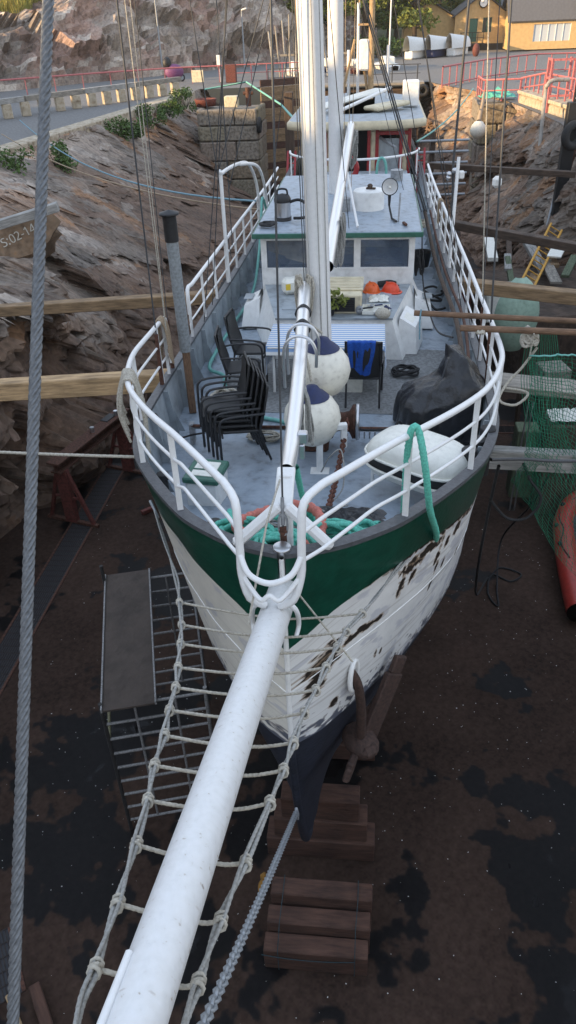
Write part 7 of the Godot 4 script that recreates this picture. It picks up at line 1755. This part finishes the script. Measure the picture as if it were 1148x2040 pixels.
	for i in xf.size(): mm.set_instance_transform(i, xf[i]); mm.set_instance_color(i, cs[i])
	var gi := MultiMeshInstance3D.new(); gi.name = "hillside_grass"; gi.multimesh = mm; gi.material_override = M.grass; add_child(gi); gi.set_meta("kind", "stuff"); meta(gi, "dry yellow green grass on top of the left cliff", "grass")
	# ---- stone piers
	stone_pier("stone_pier", "weathered stone block pier at the far left of the dock", Vector3(-8.35, 0, -51.6), 3.6, 5.2, 3.2, [1.3, 1.05, 1.1, 0.85, 0.9], 81, 0.0)
	stone_pier("stone_pier", "stone block pier with a small dark sign at the far right of the dock", Vector3(7.1, 0, -47.6), 2.2, 5.5, 3.4, [1.3, 1.1, 1.1, 1.0, 1.0], 82, 0.0)
	var sg := thing("name_sign", "small dark sign reading TREGATEL on the right stone pier", "sign", "", Vector3(7.1, 5.15, -45.86))
	m = MB.new(); m.bx(Vector3.ZERO, Vector3(1.15, 0.3, 0.05), 0.01); part(sg, "plate", m, M.wood_dark)
	tm = TextMesh.new(); tm.text = "TREGATEL"; tm.font = sf; tm.font_size = 40; tm.pixel_size = 0.0055; tm.depth = 0.01; part(sg, "lettering", tm, flat(lin(0.42, 0.3, 0.17), 0.8), Transform3D(Basis(), Vector3(0, 0.0, 0.033)))
	# timber dock gate and its walkway
	var gate := thing("dock_gate", "dark timber dock gate of horizontal planks closing the far end", "gate", "", Vector3(-1.8, 0, -60.0))
	for i in 10:
		m = MB.new(); m.bx(Vector3(0, 0.28 + i * 0.53, 0.02 * (i % 2)), Vector3(10.6, 0.5, 0.3), 0.03); part(gate, "plank", m, M.wood_dark)
	for i in 5:
		m = MB.new(); m.bx(Vector3(-4.6 + i * 2.3, 2.7, 0.24), Vector3(0.35, 5.4, 0.24), 0.03); part(gate, "stile", m, M.wood_wet)
	m = MB.new(); m.bx(Vector3(-1.8, 5.5, -60.2), Vector3(11.0, 0.16, 1.8), 0.03); single("gate_walkway", "grey timber walkway along the top of the dock gate", "walkway", m, M.wood_grey)
	rail_fence("dark railing along the walkway of the dock gate", [Vector3(-7.0, 5.58, -59.5), Vector3(3.4, 5.58, -59.5)], 1.05, 1.7, [1.0, 0.5], M.dark_wire, "walkway railings", 0.03)
	var tw := thing("timber_revetment", "brown wall of horizontal boards on the far left bank", "timber wall", "", Vector3(-5.3, 0, -54.5), 0.5)
	for i in 16:
		m = MB.new(); m.bx(Vector3(0, 0.2 + i * 0.4, 0.02 * (i % 3)), Vector3(3.4, 0.38, 0.12), 0.015); part(tw, "plank", m, M.wood if i % 3 else M.wood_wet)
	m = MB.new(); m.bx(Vector3(-4.6, 3.0, -49.8), Vector3(0.5, 6.0, 0.5), 0.03); single("mooring_dolphin", "dark square mooring post beside the left stone pier", "post", m, M.wood_dark)
	tyre("tyre_fender", "black tyre fender hanging on the left stone pier", Vector3(-6.45, 4.3, -50.0), 0.45, PI / 2)
	tyre("tyre_fender", "black tyre fender hanging from the walkway right of the aft house", Vector3(3.6, 5.1, -58.9), 0.4, 0.0)
	tyre("tyre_fender", "large black tyre at the right edge of the quay wall", Vector3(7.55, 5.9, -30.6), 0.5, 0.5)
	# ---- right quay: concrete wall, pier, frames
	var cw := thing("quay_wall", "sunlit pale concrete quay wall on the right bank", "wall", "", Vector3(9.0, 0, -44.5), 0.0)
	m = MB.new(); m.bar(Vector3(-0.6, 4.55, -1.4), Vector3(0.9, 4.55, 9.5), 1.0, 2.7, 0.08); part(cw, "wall", m, M.old_concrete)
	m = MB.new(); m.bar(Vector3(-0.62, 5.98, -1.5), Vector3(0.88, 5.98, 9.6), 1.12, 0.16, 0.03); part(cw, "coping", m, M.old_concrete)
	rail_fence("pink railing along the top of the right quay, behind the pier", [Vector3(4.6, 5.5, -55.5), Vector3(7.9, 5.5, -61.3), Vector3(11.8, 5.5, -65.5), Vector3(16.5, 5.5, -64.8)], 1.15, 1.05, [1.0, 0.12], M.pink_rail, "pink railings", 0.06)
	rail_fence("pink railing on the right quay above the concrete wall", [Vector3(9.5, 6.05, -37.0), Vector3(8.6, 6.05, -43.0), Vector3(8.3, 5.5, -48.0)], 0.95, 1.0, [1.0, 0.5], M.pink_rail, "pink railings", 0.05)
	rail_fence("pink railing on top of the right stone pier", [Vector3(6.1, 5.55, -48.8), Vector3(6.1, 5.55, -46.2), Vector3(8.1, 5.55, -46.2)], 1.0, 0.9, [1.0, 0.5], M.pink_rail, "pink railings", 0.05)
	m = MB.new(); m.tube(curve([Vector3(8.9, 7.0, -39.0), Vector3(8.2, 7.0, -38.8), Vector3(7.95, 6.8, -38.7), Vector3(7.9, 6.2, -38.6), Vector3(7.6, 1.0, -36.0)], 6), 0.085, -1, 12); single("drain_pipe", "pale pipe bent over the edge of the right quay wall", "pipe", m, M.concrete)
	var fr := thing("lifting_stand", "red painted steel lifting stand on the right quay", "stand", "", Vector3(9.0, 5.5, -41.0))
	for q in [[-0.5, 0], [0.5, 0], [-0.5, -0.9], [0.5, -0.9]]:
		m = MB.new(); m.bar(Vector3(q[0], 0, q[1]), Vector3(q[0], 2.2, q[1]), 0.1, 0.1); part(fr, "leg", m, M.pink_rail)
	for yy in [0.7, 1.4, 2.15]:
		m = MB.new(); m.bar(Vector3(-0.5, yy, 0), Vector3(0.5, yy, 0), 0.09, 0.09); part(fr, "crossbar", m, M.pink_rail)
		m = MB.new(); m.bar(Vector3(-0.5, yy, 0), Vector3(-0.5, yy, -0.9), 0.09, 0.09); part(fr, "crossbar", m, M.pink_rail)
	var bp := thing("crane_post", "tall black steel lattice post at the right edge", "post", "", Vector3(7.55, 0.5, -31.2))
	m = MB.new(); m.bx(Vector3(0, 3.2, 0), Vector3(0.42, 6.4, 0.42), 0.02); part(bp, "column", m, M.black)
	for k in 2:
		m = MB.new(); m.bar(Vector3(0.0 + k * 0.5, 6.4, 0), Vector3(0.0 + k * 0.5, 11.5, 0), 0.08, 0.08); part(bp, "chord", m, M.black)
	for i in 9:
		m = MB.new(); m.bar(Vector3(0.5 * (i % 2), 6.5 + i * 0.5, 0.02), Vector3(0.5 - 0.5 * (i % 2), 7.0 + i * 0.5, 0.02), 0.04, 0.04); part(bp, "lattice", m, M.dull_steel)
	# buoy hanging at the right pier
	var by := thing("mooring_buoy", "white round buoy hanging at the right stone pier", "buoy", "", Vector3(5.75, 4.5, -43.8))
	m = MB.new(); m.lathe(Transform3D(), [Vector2(0, -0.42), Vector2(0.2, -0.38), Vector2(0.36, -0.2), Vector2(0.42, 0.0), Vector2(0.36, 0.2), Vector2(0.2, 0.38), Vector2(0.1, 0.42), Vector2(0, 0.43)], 20); part(by, "ball", m, M.fender)
	m = MB.new(); m.tube([Vector3(0, 0.4, 0), Vector3(0.2, 1.1, -0.8), Vector3(0.4, 1.5, -2.2)], 0.12, 0.06, 8); part(by, "strop", m, M.rope_tan)
	for i in 6:
		m = MB.new(); m.cyl(Vector3(2.2, 3.2 + i * 0.42, -34.5), Vector3(4.4, 3.15 + i * 0.42, -35.0), 0.05, 8); single("rack_pipe", "%s bright pipe from the bottom in the rack right of the aft house" % od[i], "pipe", m, M.galv, "racked pipes")
	m = MB.new(); m.bar(Vector3(2.9, 0, -34.9), Vector3(2.9, 5.6, -34.9), 0.2, 0.2, 0.01); single("rack_post", "dark post holding the racked pipes right of the aft house", "post", m, M.wood_dark)
	crumple_net(Vector3(7.0, 5.58, -47.3))
	# ---- buildings
	var a := house("yellow_house", "small windowless yellow house with a dark gable roof, left of the pair", Vector3(6.0, 5.55, -100.0), 0.0, 5.6, 9.0, 3.0, 4.6, [], null, false, M.roof_dark)
	var cl := house("clock_house", "yellow house with a clock on its gable and a green door", Vector3(11.5, 6.1, -99.0), 0.0, 5.7, 10.0, 2.6, 4.5, [[0.15, 1.05, 0.95, 1.35]], [-1.25, 0.2, 0.85, 2.15], true, M.roof_dark)
	m = MB.new(); m.lathe(Transform3D(Basis(Vector3.RIGHT, PI / 2), Vector3(0.05, 3.75, 0.12)), [Vector2(0, 0.06), Vector2(0.4, 0.06)], 24); var face := part(cl, "clock_face", m, M.white)
	m = MB.new(); var crim := []
	for i in 24: crim.append(Vector3(0.05 + 0.44 * cos(TAU * i / 24), 3.75 + 0.44 * sin(TAU * i / 24), 0.15))
	m.tube(crim, 0.06, -1, 6, false, true); part(face, "rim", m, M.black)
	m = MB.new(); m.bar(Vector3(0.05, 3.75, 0.2), Vector3(0.05, 4.03, 0.2), 0.04, 0.02); m.bar(Vector3(0.05, 3.75, 0.2), Vector3(-0.13, 3.7, 0.2), 0.05, 0.02); part(face, "hands", m, M.black)
	m = MB.new()
	for x in [-2.2, -1.6, -1.0, -0.4, 0.2]: m.bar(Vector3(x, 0.1, 1.2), Vector3(x, 1.1, 1.2), 0.05, 0.05)
	m.bar(Vector3(-2.3, 1.1, 1.2), Vector3(0.3, 1.1, 1.2), 0.06, 0.06); m.bar(Vector3(-2.3, 0.6, 1.2), Vector3(0.3, 0.6, 1.2), 0.05, 0.05); m.bx(Vector3(-1.0, 0.02, 0.65), Vector3(2.8, 0.12, 1.25)); part(cl, "balcony", m, M.black)
	m = MB.new(); m.bx(Vector3(2.5, 3.9, -2.0), Vector3(0.7, 1.4, 0.7), 0.02); part(cl, "chimney", m, M.dull_steel)
	m = MB.new(); m.bx(Vector3(-1.9, 4.0, -1.5), Vector3(0.7, 2.2, 0.7), 0.02); part(a, "chimney", m, M.black)
	var lg := thing("long_house", "long yellow house with a wide grey roof at the right edge", "house", "yellow houses on the far quay", Vector3(21.5, 5.6, -94.0))
	m = MB.new(); wall(m, Vector3(-7.5, 0, 0), Vector3.RIGHT, Vector3.UP, 15, 2.6, [[2.3, 0.7, 6.0, 2.2], [6.8, 0.9, 8.0, 2.3], [10.0, 0.9, 12.0, 2.3]], 0.2); wall(m, Vector3(-7.5, 0, -7), Vector3(0, 0, 1), Vector3.UP, 7, 2.6, [], 0.2); m.tri(Vector3(-7.5, 2.6, -7), Vector3(-7.5, 2.6, 0), Vector3(-7.5, 5.6, -3.5)); part(lg, "wall", m, M.wall_yellow)
	m = MB.new(); m.bar(Vector3(-7.9, 4.05, -1.65), Vector3(7.9, 4.05, -1.65), 4.9, 0.16, 0.0, Vector3(0, 0.77, 0.64)); part(lg, "roof", m, M.roof_grey)
	m = MB.new(); m.bar(Vector3(-7.9, 4.05, -5.35), Vector3(7.9, 4.05, -5.35), 4.9, 0.16, 0.0, Vector3(0, 0.77, -0.64)); part(lg, "roof", m, M.roof_grey)
	for q in [[-5.2, 0.7, 3.7, 1.5], [-0.7, 0.9, 1.2, 1.4], [2.5, 0.9, 2.0, 1.4]]:
		m = MB.new(); m.quad(Vector3(q[0], q[1], -0.1), Vector3(q[0] + q[2], q[1], -0.1), Vector3(q[0] + q[2], q[1] + q[3], -0.1), Vector3(q[0], q[1] + q[3], -0.1)); var wd := part(lg, "window", m, M.blind)
		m = MB.new()
		var nm := int(q[2] / 0.9) + 1
		for k in nm + 1: m.bar(Vector3(q[0] + q[2] * k / nm, q[1], -0.06), Vector3(q[0] + q[2] * k / nm, q[1] + q[3], -0.06), 0.08, 0.06)
		part(wd, "mullion", m, M.white)
	var dm := MB.new(); dm.bx(Vector3(0.4, 4.1, -0.6), Vector3(1.6, 1.3, 1.6), 0.03); var dor := part(lg, "dormer", dm, M.roof_grey)
	m = MB.new(); m.bx(Vector3(0.4, 4.15, 0.22), Vector3(1.1, 0.9, 0.06), 0.02); part(dor, "window", m, M.white)
	m = MB.new(); m.bx(Vector3(0.4, 4.15, 0.26), Vector3(0.42, 0.7, 0.02)); part(dor, "pane", m, M.far_glass)
	# ---- laid-up boats under white covers, dock-side clutter
	for i in 3:
		var bt := thing("covered_boat", ["left", "middle", "right"][i] + " boat under a white cover before the clock house", "boat", "covered boats", Vector3(4.2 + i * 2.1, 5.5, -88.0 - i * 1.2), -0.5)
		m = MB.new(); var rows := []
		for k in 9:
			var t := k / 8.0; var w := 0.85 * pow(sin(PI * (0.12 + t * 0.8)), 0.6); var row := PackedVector3Array(); var h := 1.2 + 0.5 * t
			for j in 11:
				var an := PI * j / 10; row.append(Vector3(cos(an) * w, 0.7 + sin(an) * h * 0.75, lerpf(-2.2, 2.2, t)))
			rows.append(row)
		m.grid(rows, false, true); part(bt, "cover", m, M.tarp_white)
		m = MB.new(); m.bx(Vector3(0, 0.35, 0), Vector3(0.9, 0.7, 3.4), 0.1); part(bt, "hull", m, M.navy if i == 1 else M.white)
	m = MB.new(); m.ball(Vector3(10.0, 6.0, -88.0), Vector3(0.35, 0.6, 0.35)); single("red_cover", "dark red covered engine beside the white boats", "cover", m, M.red_rust)
	for i in 4:
		var bt := thing("moored_boat", ["first", "second", "third", "fourth"][i] + " moored sailing boat from the left behind the dock gate", "boat", "moored sailing boats", Vector3(-6.2 + i * 2.5, 4.7, -72.0 - 3.0 * (i % 2)), 0.2)
		m = MB.new(); var rows := []
		for k in 9:
			var t := k / 8.0; var w := 0.95 * pow(sin(PI * (0.1 + t * 0.85)), 0.6); rows.append(PackedVector3Array([Vector3(-w, 1.1, lerpf(-3, 3, t)), Vector3(-w * 0.6, 0.2, lerpf(-3, 3, t)), Vector3(w * 0.6, 0.2, lerpf(-3, 3, t)), Vector3(w, 1.1, lerpf(-3, 3, t)), Vector3(0, 1.16, lerpf(-3, 3, t)), Vector3(-w, 1.1, lerpf(-3, 3, t))]))
		m.grid(rows, false, true); part(bt, "hull", m, [M.white, M.navy, M.red_rust, M.white][i])
		m = MB.new(); m.bx(Vector3(0, 1.4, 0), Vector3(0.9, 0.6, 2.0), 0.1); part(bt, "cabin", m, M.white_plastic)
		m = MB.new(); m.cyl(Vector3(0, 1.0, 0.5), Vector3(0.1, 10.5, 0.5), 0.06, 8); part(bt, "mast", m, M.white_pole if i % 2 else M.wood_new)
	for i in 13:
		m = MB.new(); var x := -7.6 + i * 0.42; m.cyl(Vector3(x, 5.5, -68.0 - (i % 3) * 0.5), Vector3(x - 0.5 + 0.13 * (i % 5), 8.6 + 0.35 * (i % 4), -69.5), 0.07, 8); single("stored_spar", "%s grey spar from the left leaning in the rack at the far left" % od[i], "spar", m, M.wood_grey if i % 2 else M.silver_wood, "stored spars")
	m = MB.new(); m.bar(Vector3(-7.9, 7.0, -69.0), Vector3(-1.8, 7.0, -69.0), 0.14, 0.14); m.bar(Vector3(-7.8, 5.5, -69.2), Vector3(-7.8, 7.1, -69.2), 0.14, 0.14); m.bar(Vector3(-1.9, 5.5, -69.2), Vector3(-1.9, 7.1, -69.2), 0.14, 0.14); single("spar_rack", "grey timber rack holding the leaning spars", "rack", m, M.wood_grey)
	# clutter on the far left pier
	m = MB.new(); m.bx(Vector3(-8.2, 5.5, -51.0), Vector3(0.8, 0.6, 0.6), 0.04); single("yellow_crate", "yellow crate on the far left stone pier", "crate", m, M.cream)
	m = MB.new(); m.cyl(Vector3(-7.2, 5.2, -51.2), Vector3(-7.2, 6.2, -51.2), 0.16, 12); m.cyl(Vector3(-6.9, 5.9, -51.2), Vector3(-7.5, 5.9, -51.2), 0.1, 10); single("mooring_bollard", "rusty cross bollard on the far left stone pier", "bollard", m, M.rust)
	m = MB.new(); m.lathe(Transform3D(Basis(), Vector3(-10.0, 5.2, -52.0)), [Vector2(0, 0), Vector2(0.6, 0.0), Vector2(0.7, 0.4), Vector2(0.6, 0.4), Vector2(0.5, 0.1)], 14); single("red_tub", "dull red tub on the far left stone pier", "tub", m, M.red_rust)
	# ---- trees behind
	var kinds := []
	for i in 4: kinds.append(tree_mesh(500 + i, 9.0 + i, 3.0 + 0.4 * i, 0.3, 24))
	var tl := ["spreading green tree", "yellow green sunlit tree", "dark green tree", "tall bushy green tree"]
	var spots := []
	var ts := RandomNumberGenerator.new(); ts.seed = 77
	for i in 21: spots.append([-12.0 + i * 2.9 + ts.randf_range(-0.8, 0.8), 5.0, -113.0 - 7.0 * (i % 3) - ts.randf_range(0, 4), i])
	for i in 9: spots.append([-16.0 + i * 2.6 + ts.randf_range(-0.8, 0.8), 8.0 - i * 0.35, -96.0 - 3.0 * (i % 2), 21 + i])
	for q in spots:
		var k: int = q[3] % 4
		var t := thing("tree", "%s, %s from the left in the row behind the %s" % [tl[k], count_word(q[3] if q[3] < 21 else q[3] - 21), "houses" if q[3] < 21 else "left cliff"], "tree", "trees behind the houses" if q[3] < 21 else "trees behind the cliff", Vector3(q[0], q[1], q[2]), q[3] * 1.7)
		t.scale = Vector3.ONE * ts.randf_range(0.85, 1.2)
		part(t, "trunk", kinds[k][0], M.bark); part(t, "crown", kinds[k][1], [M.leaf, M.leaf_lit, M.leaf_dark, M.leaf_lit][k])
	# low shrubs on the bank left of the windowless house
	for i in 4:
		var t := thing("shrub", ["first", "second", "third", "fourth"][i] + " low green shrub from the left on the bank beside the windowless house", "shrub", "shrubs by the house", Vector3(-1.0 + i * 1.3, 5.5, -92.0))
		m = MB.new(); m.cyl(Vector3.ZERO, Vector3(0, 0.8, 0), 0.06, 6); part(t, "stem", m, M.bark)
		m = MB.new()
		for k in 6: leaf_ball(m, Vector3(ts.randf_range(-0.7, 0.7), 0.9 + ts.randf_range(-0.4, 0.6), ts.randf_range(-0.5, 0.5)), Vector3(0.7, 0.6, 0.6), 90, 0.18, 900 + i * 10 + k, 0.1)
		part(t, "leaves", m, M.leaf)

func count_word(i: int) -> String:
	var a := ["first", "second", "third", "fourth", "fifth", "sixth", "seventh", "eighth", "ninth", "tenth", "eleventh", "twelfth", "thirteenth", "fourteenth", "fifteenth", "sixteenth", "seventeenth", "eighteenth", "nineteenth", "twentieth", "twenty-first"]
	return a[i]
func tyre(called: String, label: String, p: Vector3, r: float, turn: float):
	var m := MB.new(); var ring := []
	for i in 20: ring.append(Vector3(cos(TAU * i / 20) * r * 0.7, sin(TAU * i / 20) * r * 0.7, 0))
	m.tube(ring, r * 0.3, -1, 10, false, true); single(called, label, "tyre", m, M.rubber, "tyre fenders", Transform3D(Basis(Vector3.UP, turn), p))
func stone_pier(called: String, label: String, c: Vector3, w: float, h: float, d: float, hs: Array, sd: int, turn: float):
	var t := thing(called, label, "pier", "stone piers", c, turn)
	var q := RandomNumberGenerator.new(); q.seed = sd
	var y := 0.0; var k := 0
	var m := MB.new(); m.bx(Vector3(0, h / 2 - 0.06, -0.05), Vector3(w - 0.24, h - 0.12, d - 0.24)); part(t, "core", m, M.stone)
	for hh in hs:
		var cols := [0.0, 1.0] if k % 2 == 0 and k == 0 else ([0.0, 0.45, 1.0] if k % 2 else [0.0, 0.62, 1.0])
		for side in 3:
			for i in cols.size() - 1:
				m = MB.new(); var kk := q.randf_range(0.75, 1.25); m.col = Color(kk, kk * q.randf_range(0.9, 1.0), kk * q.randf_range(0.78, 0.98))
				var L: float = w if side == 0 else d
				var x0: float = lerpf(-L / 2, L / 2, cols[i]) + 0.03; var x1: float = lerpf(-L / 2, L / 2, cols[i + 1]) - 0.03; var o := q.randf_range(0.0, 0.07)
				if side == 0: m.bx(Vector3((x0 + x1) / 2, y + hh / 2, d / 2 - 0.08 + o), Vector3(x1 - x0, hh - 0.06, 0.3), 0.06)
				else: m.bx(Vector3((w / 2 - 0.08 + o) * (1 if side == 1 else -1), y + hh / 2, (x0 + x1) / 2 - 0.16), Vector3(0.3, hh - 0.06, x1 - x0), 0.06)
				part(t, "stone", m, M.stone)
		y += hh; k += 1
func crumple_net(p: Vector3):
	var m := MB.new(); crumple(m, p, 0.9, 0.5, 0.5, 88); single("net_heap", "heap of teal netting on top of the right stone pier", "net", m, M.teal)
